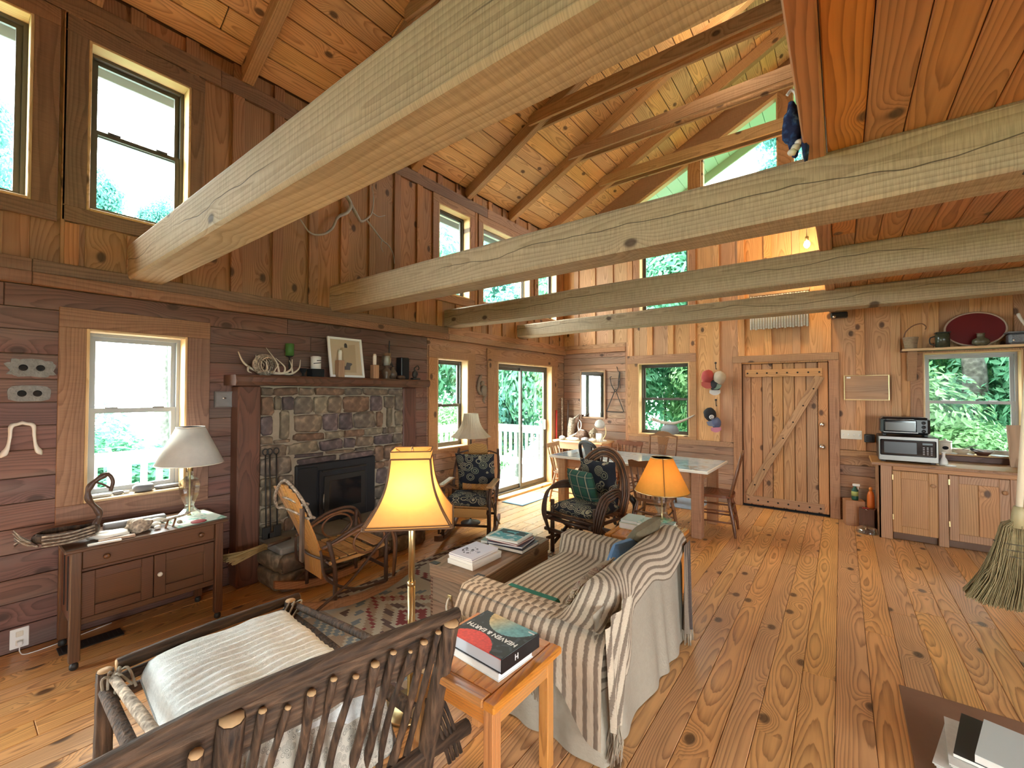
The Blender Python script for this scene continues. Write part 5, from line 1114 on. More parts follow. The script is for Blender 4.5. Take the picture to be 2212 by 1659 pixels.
q = MB(); pr = [(-.26, .30), (-.235, .52), (-.16, .655), (-.10, .672), (-.05, .655), (-.03, .60), (-.02, .10), (-.1, .1)]; q.prism([(XB+a-OX, z) for a, z in pr], Y0+.19-OY, Y1-.05-OY, Matrix(((1, 0, 0, 0), (0, 0, 1, 0), (0, 1, 0, 0), (0, 0, 0, 1))), True); q.build('backrest', M['slip'], sf)
for yc in (Y0+.085, Y1-.085):
    q = MB(); pr = [(.085*math.cos(a), .445+.085*math.sin(a)) for a in [PI*i/10 for i in range(11)]]+[(-.08, .1), (.08, .1)]; q.prism([(y+yc-OY, z) for y, z in pr], XF+.0-OX, XB-.04-OX, Matrix(((0, 0, 1, 0), (1, 0, 0, 0), (0, 1, 0, 0), (0, 0, 0, 1))), True); q.build('arm', M['slip'], sf)
thr = weave('striped_throw_weave', [(0, (.48, .40, .30)), (.46, (.52, .44, .33)), (.55, (.17, .13, .095)), (.88, (.20, .155, .115)), (.97, (.48, .40, .30))], .046)
tw_ = thing('striped_throw', 'beige and brown striped woven throw draped over the whole sofa', 'blanket', (-1.2, 2.34, 0))
prof = sp([(-1.665, .20), (-1.66, .36), (-1.63, .435), (-1.52, .452), (-1.30, .448), (-1.13, .455), (-1.06, .56), (-1.00, .67), (-.94, .700), (-.87, .690), (-.825, .63), (-.81, .55), (-.805, .47), (-.80, .38), (-.795, .30)], 5)
pl_ = [0]
for a, b in zip(prof[:-1], prof[1:]): pl_.append(pl_[-1]+(Vector(b[:2])-Vector(a[:2])).length)
def onprof(s):
    for i in range(len(prof)-1):
        if s <= pl_[i+1]: k = (s-pl_[i])/(pl_[i+1]-pl_[i]); return prof[i][0]+(prof[i+1][0]-prof[i][0])*k, prof[i][1]+(prof[i+1][1]-prof[i][1])*k
    return prof[-1][0], prof[-1][1]
prof = [Vector((p[0], p[1], 0)) for p in [(q_[0], q_[1]) for q_ in prof]]
LT = pl_[-1]
def smooth(a, b, x): t_ = max(0, min(1, (x-a)/(b-a))); return t_*t_*(3-2*t_)
def throw(u, v):
    y = lerp(Y0+.0, Y1+.03, v); lim = LT-.24*smooth(1.86, 2.1, y)-.03*math.sin(y*9); s = u*lim; x, z = onprof(s); w2 = noise.noise((s*3, y*4, 0))*.010+.006*math.sin(y*23+s*5)*smooth(1.2, 1.5, s)
    arm = 0
    for yc in (Y0+.085, Y1-.085): arm = max(arm, (1-smooth(.07, .135, abs(y-yc)))*(1 if x < -1.0 else 1-smooth(-1.0, -.93, x)))
    zz = max(z, lerp(z, .548 if z > .3 else z, arm))
    if x > -1.12 and zz > .555: zz = lerp(.558, zz, smooth(Y0+.0, Y0+.20, y))
    if s > 1.22 and y < Y0+.2: x -= .05*(1-smooth(Y0, Y0+.2, y))
    return (x+w2*.6+(.02 if s > 1.25 else 0)*noise.noise((y*6, s*2, 5))-OX, y-OY, zz+.004+abs(w2)*.6)
q = MB(); q.grid(throw, 110, 60, uvf=lambda u, v: (u*LT, lerp(Y0, Y1, v))); q.build('throw_cloth', thr, tw_)
def arm_drape(u, v):      # over the near arm and down its outside
    x = lerp(-1.66, -.83, u); hem = lerp(.42, .30, smooth(.2, .7, u)) if u < .72 else lerp(.30, .12, smooth(.72, .95, u)); P = [(Y0+.16, .52), (Y0+.12, .552), (Y0+.06, .556), (Y0-.0, .51), (Y0-.035, .44), (Y0-.045, hem)]
    k = v*5; i = min(4, int(k)); f = k-i; y, z = lerp(P[i][0], P[i+1][0], f), lerp(P[i][1], P[i+1][1], f); n_ = noise.noise((x*5, v*2, 8))*.02*v
    if u > .8: x += .03*smooth(.8, 1, u)*v; y += -.02*smooth(.8, 1, u)*v
    return (x+n_*.4-OX, y+n_-.012*math.sin(x*20)*v*v-OY, z)
q = MB(); q.grid(arm_drape, 60, 24, uvf=lambda u, v: (u*.83+.01, v*.3)); q.build('arm_drape', thr, tw_)
def corner(u, v):      # hanging corner at the near back of the sofa
    w_ = lerp(.26, .07, v); x = -.80+.02*math.sin(u*9)*v+.015; y = Y0-.05+u*w_+.05*v; return (x+.012*math.sin(u*14)-OX, y-OY, lerp(.62, .17, v)+.05*u*(1-v))
q = MB(); q.grid(corner, 20, 20, uvf=lambda u, v: (u*.2+v*.1, v*.5)); q.build('hanging_corner', thr, tw_)
def corner2(u, v): return (-.80+.03*math.sin(u*13)*v-OX, Y1-.10+u*.14-OY, lerp(.63, .08, v))
q = MB(); q.grid(corner2, 20, 16, uvf=lambda u, v: (u*.2, v)); q.build('hanging_corner', weave('dark_striped_weave', [(0, (.20, .15, .11)), (.45, (.24, .19, .14)), (.6, (.06, .045, .04)), (.9, (.07, .05, .045)), (1, (.2, .15, .11))], .04), tw_)
q = MB()
for i in range(60):
    u = i/59; p = arm_drape(u*.30, 1); q.tube([p, (p[0]+rv.uniform(-.01, .01), p[1]-.004, p[2]-rv.uniform(.05, .08))], .0028, 4)
for i in range(40):
    p = corner(rv.random(), 1); q.tube([p, (p[0]+rv.uniform(-.01, .02), p[1]+rv.uniform(-.02, .02), p[2]-.06), (p[0]+rv.uniform(-.02, .02), p[1]+rv.uniform(-.03, .03), max(.012, p[2]-rv.uniform(.10, .155)))], .0025, 4)
for i in range(24): p = corner2(rv.random(), 1); q.tube([p, (p[0]+rv.uniform(-.01, .01), p[1], .01)], .003, 4)
for i in range(26): p = arm_drape(.62+.1*rv.random(), 1); q.tube([p, (p[0]+rv.uniform(-.01, .01), p[1]+.004, p[2]-rv.uniform(.08, .12))], .0028, 4)
q.build('fringe', plain('throw_fringe', (.36, .29, .21), .95, var=.3), tw_)['kind'] = 'stuff'
def pil(label, m, loc, rot, w_, h_, th, name='pillow', fr=None):
    if fr is None: q = MB(); q.pillow(w_, h_, th, 16); o = q.build(name, m, None, loc, rot); return tag(o, label, 'pillow', 'pillows on the sofa')
    t = thing(name, label, 'pillow', loc, 0, 'pillows on the sofa'); t.rotation_euler = rot; q = MB(); q.pillow(w_, h_, th, 16); q.build('cover', m, t); q = MB()
    for i in range(90):
        sd = i % 2; x = rv.uniform(-w_/2, w_/2); y = (h_/2-.01)*(1 if sd else -1); q.tube([(x, y, 0), (x+rv.uniform(-.02, .02), y+(.05 if sd else -.05), rv.uniform(-.02, .02))], .003, 4)
    q.build('fringe', fr, t)['kind'] = 'stuff'; return t
thr2 = floral('tapestry_fabric', (.30, .23, .16), (.16, .04, .035), (.10, .09, .07), 22)
pil('fringed tapestry pillow lying against the near sofa back', thr2, (-1.10, 2.14, .545), (0, math.radians(-62), .05), .20, .42, .09, 'fringed_pillow', plain('pillow_fringe', (.42, .34, .24), .95))
pil('faded blue denim pillow in the far corner of the sofa', M['denim'], (-1.115, 2.64, .56), (0, math.radians(-66), -.3), .24, .26, .09)
pil('olive brown tufted pillow behind the blue one', plain('olive_velvet', (.13, .10, .055), .9, var=.35, bump=.6), (-1.06, 2.80, .65), (.3, math.radians(-50), -.5), .26, .26, .10)
q = MB(); q.cbox(-.17, .17, -.035, .035, 0, .03, .014); tag(q.build('folded_cloth', M['teal'], None, (-1.37, 1.985, .468), (0, 0, .0)), 'rolled teal green cloth tucked between the sofa seat and near arm', 'cloth')
# ------------------------------------------------------------ end tables
ot, ox_ = wd('oaktop', 'xy'), wd('oaktop', 'yx')
def end_table(label, x0, x1, y0, y1, h, group):
    t = thing('end_table', label, 'side table', ((x0+x1)/2, (y0+y1)/2, 0), 0, group); a, b = (x1-x0)/2, (y1-y0)/2; bw = .055
    for i in range(4): MB().cbox(-a+bw+i*(2*a-2*bw)/4+.0006, -a+bw+(i+1)*(2*a-2*bw)/4-.0006, -b+bw, b-bw, h-.02, h-.001, .0012).build('top_board', ox_, t)
    for s in (-1, 1): MB().cbox(min(s*a, s*(a-bw)), max(s*a, s*(a-bw)), -b, b, h-.032, h, .006).build('top_border', ox_, t); MB().cbox(-a+bw, a-bw, min(s*b, s*(b-bw)), max(s*b, s*(b-bw)), h-.032, h, .006).build('top_border', ot, t)
    for s in (-1, 1): MB().cbox(s*(a-.04)-.009, s*(a-.04)+.009, -b+.05, b-.05, h-.11, h-.033, .002).build('apron', wd('oaktop', 'yz'), t); MB().cbox(-a+.05, a-.05, s*(b-.04)-.009, s*(b-.04)+.009, h-.11, h-.033, .002).build('apron', wd('oaktop', 'xz'), t)
    me = MB().cbox(-.024, .024, -.024, .024, 0, h-.033, .004).mesh('leg'); me.materials.append(wd('oaktop', 'zx'))
    for sx in (-1, 1):
        for sy in (-1, 1): put('leg', me, t, (sx*(a-.05), sy*(b-.05), 0))
    return t
end_table('orange oak end table holding the big astronomy book by the near sofa arm', -1.46, -.972, 1.178, 1.64, .50, 'matching oak end tables')
end_table('orange oak end table with the lit lamp at the far end of the sofa', -1.48, -.985, 3.14, 3.66, .50, 'matching oak end tables')
def astro(u, v):       # cover print: u along the title, v up the cover
    n_ = noise.noise((u*9, v*9, 4)); d1 = math.hypot((u-.62)*1.3, v-1.02+.36); d2 = math.hypot((u-.40)*1.3, v+.12)
    return (.016, .02, .024) if n_ < .35 else (.05, .075, .09)
bk = thing('big_book', 'large black astronomy book with a red and a pale planet on its cover', 'book', (-1.175, 1.42, .5325), -.06); bw, bl, bh = .30, .235, .055; blk = plain('glossy_black_cover', (.012, .014, .017), .2)
MB().box(-bw/2, bw/2, -bl/2, bl/2, 0, .003).build('back_cover', blk, bk); MB().box(-bw/2+.004, bw/2-.003, -bl/2+.004, bl/2-.004, .003, bh-.003).build('page_block', plain('grey_pages', (.52, .53, .55), .8), bk); MB().box(bw/2-.002, bw/2+.002, -bl/2, bl/2, 0, bh).build('spine', blk, bk)
def cover(u, v):
    X, Y = (u-.5)*bw, (v-.5)*bl; n_ = noise.noise((X*40, Y*40, 4)); n2 = noise.noise((X*90, Y*90, 9))
    d1 = math.hypot(X-.02, Y-.135); d2 = math.hypot(X+.035, Y+.155)
    if d1 < .125: k = smooth(-.09, .09, X-Y*.4+.05); a, b = (.55, .43, .20), (.13, .33, .36); f = 1+.35*n_+.25*n2; return tuple(lerp(p, s_, k)*f for p, s_ in zip(a, b))
    if d2 < .125: f = 1+.3*n2; return (.62*f, .05*f, .045*f)
    return (.014, .018, .021) if n_ < .3 else (.035, .05, .06)
printed('front_cover', cover, bw, bl, 90, 70, .003, bk, (0, 0, bh-.003), m=vcol('glossy_print', .5))
def text(body, size, par, loc, rot, m, name='lettering', align='CENTER'):
    c = bpy.data.curves.new(name, 'FONT'); c.body = body; c.size = size; c.align_x = align; c.align_y = 'CENTER'; c.extrude = .0004; c.offset = .0006
    c.materials.append(m); tmp = bpy.data.objects.new('tmp', c); COL.objects.link(tmp); dg = bpy.context.evaluated_depsgraph_get(); me = bpy.data.meshes.new_from_object(tmp.evaluated_get(dg)); bpy.data.objects.remove(tmp); o = bpy.data.objects.new(name, me); COL.objects.link(o); o.parent = par; o.location = loc; o.rotation_euler = rot; return o
inkw = plain('white_ink', (.72, .72, .70), .4)
text('HEAVEN & EARTH', .034, bk, (.0, -.012, bh+.0005), (0, 0, PI), inkw); text('H', .032, bk, (bw/2+.0025, -.03, bh/2), (PI/2, 0, PI/2), inkw)
text('Phaidon', .010, bk, (.125, .098, bh+.0005), (0, 0, PI), inkw)
book('thin white book lying under the big black astronomy book', (-1.18, 1.405, .5005), -.07, .29, .21, .031, (.74, .73, .70), cat='book')
# ------------------------------------------------------------ floor lamps
fl2 = thing('floor_lamp', 'lit brass floor lamp with a square amber bell shade in front of the stove', 'floor lamp', (-1.745, 1.455, .008), math.radians(37+8))
MB().lathe([(.13, 0), (.13, .012), (.05, .03), (.016, .05), (0, .05)], 28).build('base', M['brass'], fl2); MB().tube([(0, 0, .03), (0, 0, .62)], .019, 14).build('pole', M['brass'], fl2); MB().tube([(0, 0, .62), (0, 0, 1.06)], .0165, 14).build('pole', M['brass'], fl2); MB().lathe([(.021, .612), (.021, .632), (.0, .633)], 12).build('pole_collar', M['brass'], fl2)
amb = shade_mat('amber_parchment', (.80, .48, .175), .45); S0, S1, H0, H1 = .205, .096, .955, 1.262
def shp(u, v, o=0):
    a = u*8; k = [(-1, -.86), (1-.14, -1), (1, -.86), (1, .86), (.86, 1), (-.86, 1), (-1, .86), (-1, -.86), (-.86, -1)]
    k = [(-.96, -1), (.96, -1), (1, -.96), (1, .96), (.96, 1), (-.96, 1), (-1, .96), (-1, -.96), (-.96, -1)]
    i = min(7, int(a)); f = a-i; w_ = lerp(S0, S1, v)-.034*math.sin(v*PI)*(1-.25*v)+o; return ((lerp(k[i][0], k[i+1][0], f))*w_, (lerp(k[i][1], k[i+1][1], f))*w_, lerp(H0, H1, v))
q = MB(); q.grid(lambda u, v: shp(u, v), 32, 20, smooth=False); q.grid(lambda u, v: (lambda p: (p[0], p[1], p[2]+.036*v))(shp(u, 1)), 8, 1, smooth=False); q.build('lamp_shade', amb, fl2)
q = MB(); pip = plain('brown_piping', (.12, .055, .02), .7)
for i in range(8): q.tube([shp(i/8+1e-6, v/16, .002) for v in range(17)], .0035, 5)
for v, dz, r in ((0, 0, .005), (0, .012, .003), (1, 0, .004), (1, .037, .003)): q.tube([(lambda p: (p[0], p[1], p[2]+dz))(shp(min(i/8+1e-6, .99999), v, .002)) for i in range(9)], r, 5, False)
q.build('piping', pip, fl2); q = MB()
for sx, sy in ((1, 1), (-1, -1), (1, -1), (-1, 1)): q.tube([(0, 0, 1.25), (sx*.095, sy*.095, 1.292)], .002, 5)
q.tube([(0, 0, 1.02), (0, 0, 1.285)], .004, 6); q.build('spider', M['brass'], fl2); MB().lathe([(.006, 1.28), (.009, 1.295), (.004, 1.312), (0, 1.313)], 10).build('finial', M['brass'], fl2)
for s in (-1, 1): MB().ell((s*.05, 0, 1.10), (.027, .027, .038), 12, 8).build('bulb', M['bulb_on'], fl2)
lamp('bulb_light', (0, 0, 1.10), 2.6, (1, .62, .26), .04, fl2)
table_lamp('table_lamp', 'lit glass table lamp with a mustard cone shade on stacked books', (-1.125, 3.42, .602), [(r*1.45, z) for r, z in urn(.88)], shade_mat('mustard_shade', (.82, .47, .10), .42), .205, .082, .225, .485, lit=7, seam=True)
l3 = thing('floor_lamp', 'unlit floor lamp with a cream pleated bell shade by the narrow window', 'floor lamp', (-3.62, 3.93, 0)); MB().lathe([(.12, 0), (.12, .012), (.03, .03), (.012, .05), (0, .05)], 24).build('base', M['iron'], l3); MB().tube([(0, 0, .03), (0, 0, 1.18)], .009, 10).build('pole', M['iron'], l3)
def bell(u, v): r = lerp(.235, .085, v)-.045*math.sin(v*PI)*(1-.3*v)+.003*math.sin(u*2*PI*28)+.012*(1-v)**4*math.cos(u*2*PI*8); return (r*math.cos(2*PI*u), r*math.sin(2*PI*u), lerp(1.045, 1.335, v))
q = MB(); q.grid(bell, 168, 14, cu=True); q.build('lamp_shade', shade_mat('cream_pleats', (.62, .55, .42), .35), l3); MB().ell((0, 0, 1.2), (.028, .028, .04), 12, 8).build('bulb', M['white'], l3)
# books under the mustard lamp
zc = .5005
for i, (w_, l_, h_, dx, rz_, cov, lb) in enumerate(((.26, .21, .03, 0, .05, (.62, .55, .38), 'tan book at the bottom under the mustard lamp'), (.24, .2, .028, .0, -.03, (.70, .64, .45), 'cream book in the middle under the mustard lamp'), (.25, .19, .022, -.01, .03, (.62, .64, .48), 'pale map covered book directly under the mustard lamp'))):
    book(lb, (-1.15+dx, 3.40, zc), rz_, w_, l_, h_, cov, top=leafy if i == 2 else None, group='books under the mustard lamp'); zc += h_+.0007
for i, (x, y, w_, l_, h_, cov) in enumerate(((-1.37, 3.45, .15, .22, .045, (.66, .60, .42)), (-1.37, 3.45, .14, .2, .025, (.5, .58, .52)))):
    book(('short stack base book left of the mustard lamp', 'greenish book topping the pile left of the mustard lamp')[i], (x, y, .5005+.0457*i), .06*i, w_, l_, h_, cov)
# ------------------------------------------------------------ rustic bark lounge chair in the foreground
lc = thing('rustic_lounge_chair', 'bark covered log lounge chair with a pale cushion, back to the camera', 'lounge chair', (-1.7, .8, 0)); LO = Vector((-1.7, .8, 0))
def LP(p): return Vector(p)-LO
def log(nm, pts, r0, r1=None, m='bark', k=6, n=10, wob=.10):
    q = MB(); P = sp([LP(p) for p in pts], k); N = len(P); rr = [lerp(r0, r1 or r0, i/(N-1))*(1+wob*noise.noise((i*.7, r0*90, P[0].y*7))) for i in range(N)]
    q.tube(P, rr, n); o = q.build(nm, M[m], lc)
    for a, b, r in ((P[0], P[1], rr[0]), (P[-1], P[-2], rr[-1])):
        e = MB(); d = (a-b).normalized(); qd = d.to_track_quat('Z', 'Y').to_matrix().to_4x4(); e.lathe([(r*.9, -.002), (r*.86, .0035), (0, .004)], n, M=Matrix.Translation(a) @ qd)
        e.build('cut_end', M['cut'], o)
    return o
rail = [(-1.235, 1.265, .712), (-1.25, 1.10, .727), (-1.29, .80, .748), (-1.335, .50, .752), (-1.36, .25, .735), (-1.375, .02, .71)]
log('top_rail', rail, .023, .026, 'barky')
q = MB()      # wide bark slab under the top rail
RP = [LP(p) for p in sp(rail, 8)]; vs = []; N = len(RP)
for i, p in enumerate(RP):
    lo_ = .17+.02*noise.noise((i*.35, 2, 1)); b_ = .006*noise.noise((i*.6, 5, 1))
    vs += [p+Vector((-.022+b_, 0, -.008)), p+Vector((.006+b_, 0, -.008)), p+Vector((-.018+b_, 0, -lo_)), p+Vector((-.045+b_, 0, -lo_))]
q.add(vs, [(i*4+j, i*4+4+j, i*4+4+(j+1) % 4, i*4+(j+1) % 4) for i in range(N-1) for j in range(4)]+[(0, 1, 2, 3), (N*4-1, N*4-2, N*4-3, N*4-4)])
q.build('bark_slab', bark('rough_bark', (.075, .042, .023), (.010, .006, .004), .9, 1.0, (1.4, .14, 1.4)), lc)
def post(x, y, r, zt=.70, lean=.17): log('back_post', [(x, y, zt), (x-lean*.5, y, .36), (x-lean, y+.0, .0)], r, r*1.08)
post(-1.212, 1.205, .036, .705); post(-1.315, .485, .036, .72)
ys = [1.135, 1.075, 1.02, .955, .89, .825, .755, .69, .625, .56, .40, .30, .20]
for i, y in enumerate(ys):
    xt = -1.196-.13*((1.2-y)/.75) if y > .4 else -1.30; r = (.012, .015, .011, .014, .016, .012)[i % 6]; zt = .70-.012*(i % 3)
    log('back_slat', [(xt, y, zt), (xt-.09, y-.006+.02*math.sin(i*2.1), .42), (xt-.17, y-.012, .16)], r, r*1.1, 'bark', 5, 8, .25)
log('rear_stretcher', [(-1.325, 1.42, .13), (-1.36, 1.1, .15), (-1.40, .6, .165), (-1.42, .1, .16)], .032, .034, 'barky')
for s, y in ((0, 1.155), (1, .415)):
    log('side_rail', [(-1.36, y, .33), (-1.9, y, .36), (-2.44, y, .40)], .026, .022); log('front_leg', [(-2.38, y, .47), (-2.39, y, .2), (-2.40, y, 0)], .028, .032); log('side_brace', [(-1.5, y+.03, .08), (-2.0, y+.03, .2), (-2.42, y+.03, .34)], .017, .015)
    log('arm_rail', [(-1.33, y+.02, .50), (-1.75, y+.02, .49), (-2.20, y+.02, .455), (-2.41, y+.02, .44)], .020, .016, 'barkpale' if s else 'bark')
for z in (.455, .395, .33): log('front_rail', [(-2.42, .46, z), (-2.425, .8, z+.01), (-2.42, 1.22, z)], .022 if z < .45 else .027, .023, 'barky')
for k in range(4): log('curved_stick', [(-1.40, 1.23+.025*k, .34), (-1.34, 1.27+.022*k, .20), (-1.30, 1.29+.022*k, .07)], .0085, .009, 'bark', 5, 8)
pad = floral('pale_floral_pad', (.72, .74, .72), (.56, .58, .57), (.62, .64, .62), 60)
pad2 = floral('pale_floral_back', (.52, .48, .40), (.22, .21, .18), (.30, .28, .24), 55)
q = MB()
def seat(u, v):
    x = lerp(-1.42, -2.39, u); y = lerp(.53, 1.125, v); e = (max(0, 1-(2*u-1)**10)*max(0, 1-(2*v-1)**8))**.4; cr = .0045*math.cos(u*2*PI*20+noise.noise((u*6, v*3, 2))*2)*(1 if .06 < u < .95 else 0)
    return LP((x+.03*(v-.5), y-.09*(1-u), .385+.10*e-cr*e+.012*noise.noise((u*5, v*5, 1))+.03*(1-u)))
q.grid(seat, 64, 24); q.grid(lambda u, v: LP((lerp(-1.42, -2.39, u)+.03*(v-.5), lerp(.53, 1.125, v)-.09*(1-u), .385-.02+.03*(1-u))), 8, 8, flip=True)
q.build('seat_cushion', pad, lc)
q = MB(); q.pillow(.62, .40, .12, 18, Matrix.Translation(LP((-1.465, .80, .385))) @ Matrix.Rotation(PI/2, 4, 'Z') @ Matrix.Rotation(math.radians(70), 4, 'X')); q.build('back_cushion', pad2, lc)
for (x, y) in ((-2.38, 1.15), (-2.36, .44)):
    q = MB()
    for k in range(5): q.tube(sp([LP((x, y, .44)), LP((x+rv.uniform(-.02, .05), y+rv.uniform(-.05, .05), .47)), LP((x+rv.uniform(.0, .08), y+rv.uniform(-.06, .06), .40))], 5), .005, 6)
    q.build('cushion_tie', M['slip'], lc)
# ------------------------------------------------------------ dining table and chairs
dt = thing('dining_table', 'long pine dining table with a blue-grey glossy top in the far corner', 'table', (-2.13, 5.41, 0), -.015); tl = wd('trim', 'zx')
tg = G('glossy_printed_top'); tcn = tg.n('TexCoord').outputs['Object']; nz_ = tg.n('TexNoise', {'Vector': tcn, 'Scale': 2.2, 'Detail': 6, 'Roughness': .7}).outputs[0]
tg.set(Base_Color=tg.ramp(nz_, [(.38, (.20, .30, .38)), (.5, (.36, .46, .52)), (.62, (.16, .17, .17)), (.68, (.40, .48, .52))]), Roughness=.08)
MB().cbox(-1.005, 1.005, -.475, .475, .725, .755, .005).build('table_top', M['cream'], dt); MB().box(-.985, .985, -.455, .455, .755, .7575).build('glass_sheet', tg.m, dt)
me = MB().cbox(-.055, .055, -.055, .055, 0, .725, .005).mesh('leg'); me.materials.append(tl)
for x in (-.86, .86):
    for y in (-.33, .33): put('leg', me, dt, (x, y, 0))
for y in (-.33, .33): MB().cbox(-.80, .80, y-.02, y+.02, .61, .725, .004).build('apron', wd('trim', 'xz'), dt)
for x in (-.86, .86): MB().cbox(x-.02, x+.02, -.275, .275, .61, .725, .004).build('apron', wd('trim', 'yz'), dt)
for x in (-.86, .86):
    for y in (-.33,):
        s = -1 if x > 0 else 1; q = MB(); q.prism([(0, 0), (s*.14, 0), (0, -.16)], y-.018, y+.018, Matrix(((1, 0, 0, x+s*.055), (0, 0, 1, 0), (0, 1, 0, .61), (0, 0, 0, 1)))); q.build('corner_brace', tl, dt)
def chair(label, loc, rz, style, m='dkchair', hb=.92):
    t = thing('dining_chair', label, 'chair', loc, rz, 'chairs around the dining table'); mm, mx, sz = wd(m, 'zx'), wd(m, 'xy'), .45
    q = MB(); q.prism([(.20*math.copysign(abs(math.cos(a))**.6, math.cos(a))*(1+.06*math.sin(a)), .20*math.copysign(abs(math.sin(a))**.6, math.sin(a))) for a in [2*PI*i/28 for i in range(28)]], sz-.03, sz); q.build('seat', mx, t)
    if style == 'black':
        for sx in (-1, 1): q = MB(); q.tube(sp([(sx*.16, .16, sz-.02), (sx*.195, .20, .34), (sx*.175, .185, .2), (sx*.16, .17, .08), (sx*.19, .21, .012)], 6), [.03, .032, .034, .034, .033, .031, .029, .026, .024, .022, .020, .018, .017, .016, .016, .016, .016, .017, .018, .02, .022, .022, .022, .020, .012], 9); q.build('leg', mm, t); MB().tube([(sx*.16, -.17, sz-.02), (sx*.19, -.23, 0)], [.018, .014], 8).build('leg', mm, t)
    else:
        for sx in (-1, 1):
            for sy in (-1, 1): MB().tube(sp([(sx*.14, sy*.14, sz-.025), (sx*.165, sy*.17, .28), (sx*.185, sy*.20, .12), (sx*.195, sy*.215, 0)], 4), [.013, .015, .018, .02, .022, .021, .02, .018, .018, .018, .016, .014, .013], 8).build('leg', mm, t)
        for z, k in ((.15, .178), (.27, .166)):
            for s in (-1, 1): MB().tube([(s*k, -k*1.1, z), (s*k, k*1.1, z)], .010, 7).build('stretcher', wd(m, 'yx'), t); MB().tube([(-k, s*k*1.1, z+.03), (k, s*k*1.1, z+.03)], .010, 7).build('stretcher', mx, t)
    B = lambda x, z: (x, -.165-(z-sz)*.24, z)
    def strip(pts, w0, w1, th=.009, nm='back_splat'):
        q = MB(); P = sp(pts, 5); N = len(P); vs = []
        for i, p in enumerate(P): w_ = lerp(w0, w1, i/(N-1)); vs += [p+Vector((-w_, -th, 0)), p+Vector((w_, -th, 0)), p+Vector((w_, th, 0)), p+Vector((-w_, th, 0))]
        q.add(vs, [(i*4+j, i*4+(j+1) % 4, i*4+4+(j+1) % 4, i*4+4+j) for i in range(N-1) for j in range(4)]+[(3, 2, 1, 0), (N*4-4, N*4-3, N*4-2, N*4-1)]); q.build(nm, mm, t)
    if style == 'bow':
        q = MB(); q.tube(sp([B(-.175, sz-.01), B(-.19, sz+.15), B(-.165, hb-.14), B(-.09, hb-.02), B(0, hb), B(.09, hb-.02), B(.165, hb-.14), B(.19, sz+.15), B(.175, sz-.01)], 6), .013, 9); q.build('bow_back', mm, t)
        for x in (-.11, -.055, 0, .055, .11): MB().tube(sp([B(x*.8, sz-.01), B(x, sz+.2), B(x*1.08, hb-.02-abs(x)*.35)], 4), [.008, .010, .012, .012, .010, .009, .008, .007, .006], 7).build('spindle', mm, t)
    elif style in ('comb', 'slat'):
        for s in (-1, 1): MB().tube([B(s*.16, sz-.01), B(s*.195, hb-.04)], [.015, .012], 8).build('back_post', mm, t)
        n = 5 if style == 'comb' else 3
        for i in range(n): x = (i-(n-1)/2)*(.30/(n)); (MB().tube([B(x*.8, sz-.01), B(x, hb-.05)], .008, 7).build('spindle', mm, t) if style == 'comb' else strip([B(x, sz), B(x, sz+.2), B(x, hb-.05)], .022, .022, .006, 'back_slat'))
        q = MB(); top = [(.215, hb+.005), (.17, hb+.012), (.10, hb-.004), (0, hb+.012), (-.10, hb-.004), (-.17, hb+.012), (-.215, hb+.005)] if style == 'comb' else [(.21, hb), (-.21, hb)]
        y_ = -.165-(hb-.03-sz)*.24; q.prism([(-.205, hb-.065), (.205, hb-.065)]+top, y_-.01, y_+.01, Matrix(((1, 0, 0, 0), (0, 0, 1, 0), (0, 1, 0, 0), (0, 0, 0, 1)))); q.build('crest_rail', mx, t)
    elif style == 'splat':
        for s in (-1, 1): MB().tube([B(s*.18, sz-.01), B(s*.195, hb-.05)], .014, 6).build('back_post', mm, t)
        for x in (-.045, -.015, .015, .045): strip([B(x*.7, sz), B(x*.8, sz+.2), B(x*1.4, hb-.05)], .010, .014, .006)
        strip([B(0, hb-.16), B(0, hb-.05)], .066, .085, .007)
        y_ = -.165-(hb-.03-sz)*.24; q = MB(); q.prism([(-.205, hb-.055), (-.10, hb-.03), (0, hb-.05), (.10, hb-.03), (.205, hb-.055), (.205, hb-.03), (.13, hb-.01), (.07, hb+.025), (0, hb+.035), (-.07, hb+.025), (-.13, hb-.01), (-.205, hb-.03)], y_-.011, y_+.011, Matrix(((1, 0, 0, 0), (0, 0, 1, 0), (0, 1, 0, 0), (0, 0, 0, 1)))); q.build('crest_rail', mx, t)
    else:
        q = MB(); q.tube(sp([B(-.17, sz-.01), B(-.185, sz+.3), B(-.17, hb-.06), B(-.08, hb), B(.08, hb), B(.17, hb-.06), B(.185, sz+.3), B(.17, sz-.01)], 6), .020, 9); q.build('hoop_back', mm, t)
        strip([B(0, sz), B(0, sz+.1), B(0, sz+.2), B(0, hb-.15), B(0, hb-.02)], .05, .075, .008); strip([B(0, hb-.10), B(0, hb-.01)], .07, .11, .007)
    return t
blk_w = dict(c1=(.022, .018, .016), c2=(.012, .010, .010), ring=110, knot=0, rough=.45, var=.1, blotch=.1, bump=.05); WOODS['blackchair'] = blk_w
WOODS['palechair'] = dict(c1=(.50, .36, .22), c2=(.36, .24, .13), ring=90, knot=0, rough=.5, var=.05, blotch=.15, bump=.1)
WOODS['midchair'] = dict(c1=(.20, .10, .045), c2=(.11, .05, .022), ring=100, knot=0, rough=.35, var=.1, blotch=.15, bump=.08)
chair('dark bow-back chair with turned legs at the door end of the dining table', (-1.17, 5.45, .001), PI/2+.10, 'bow', 'dkchair', .93)
chair('brown splat-back chair with a peaked crest between the table and the window', (-2.10, 6.22, .001), PI+.05, 'splat', 'midchair', .985)
chair('dark comb-back spindle chair on the window side of the table, nearer the corner', (-2.62, 6.18, .001), PI-.06, 'comb', 'dkchair', .84)
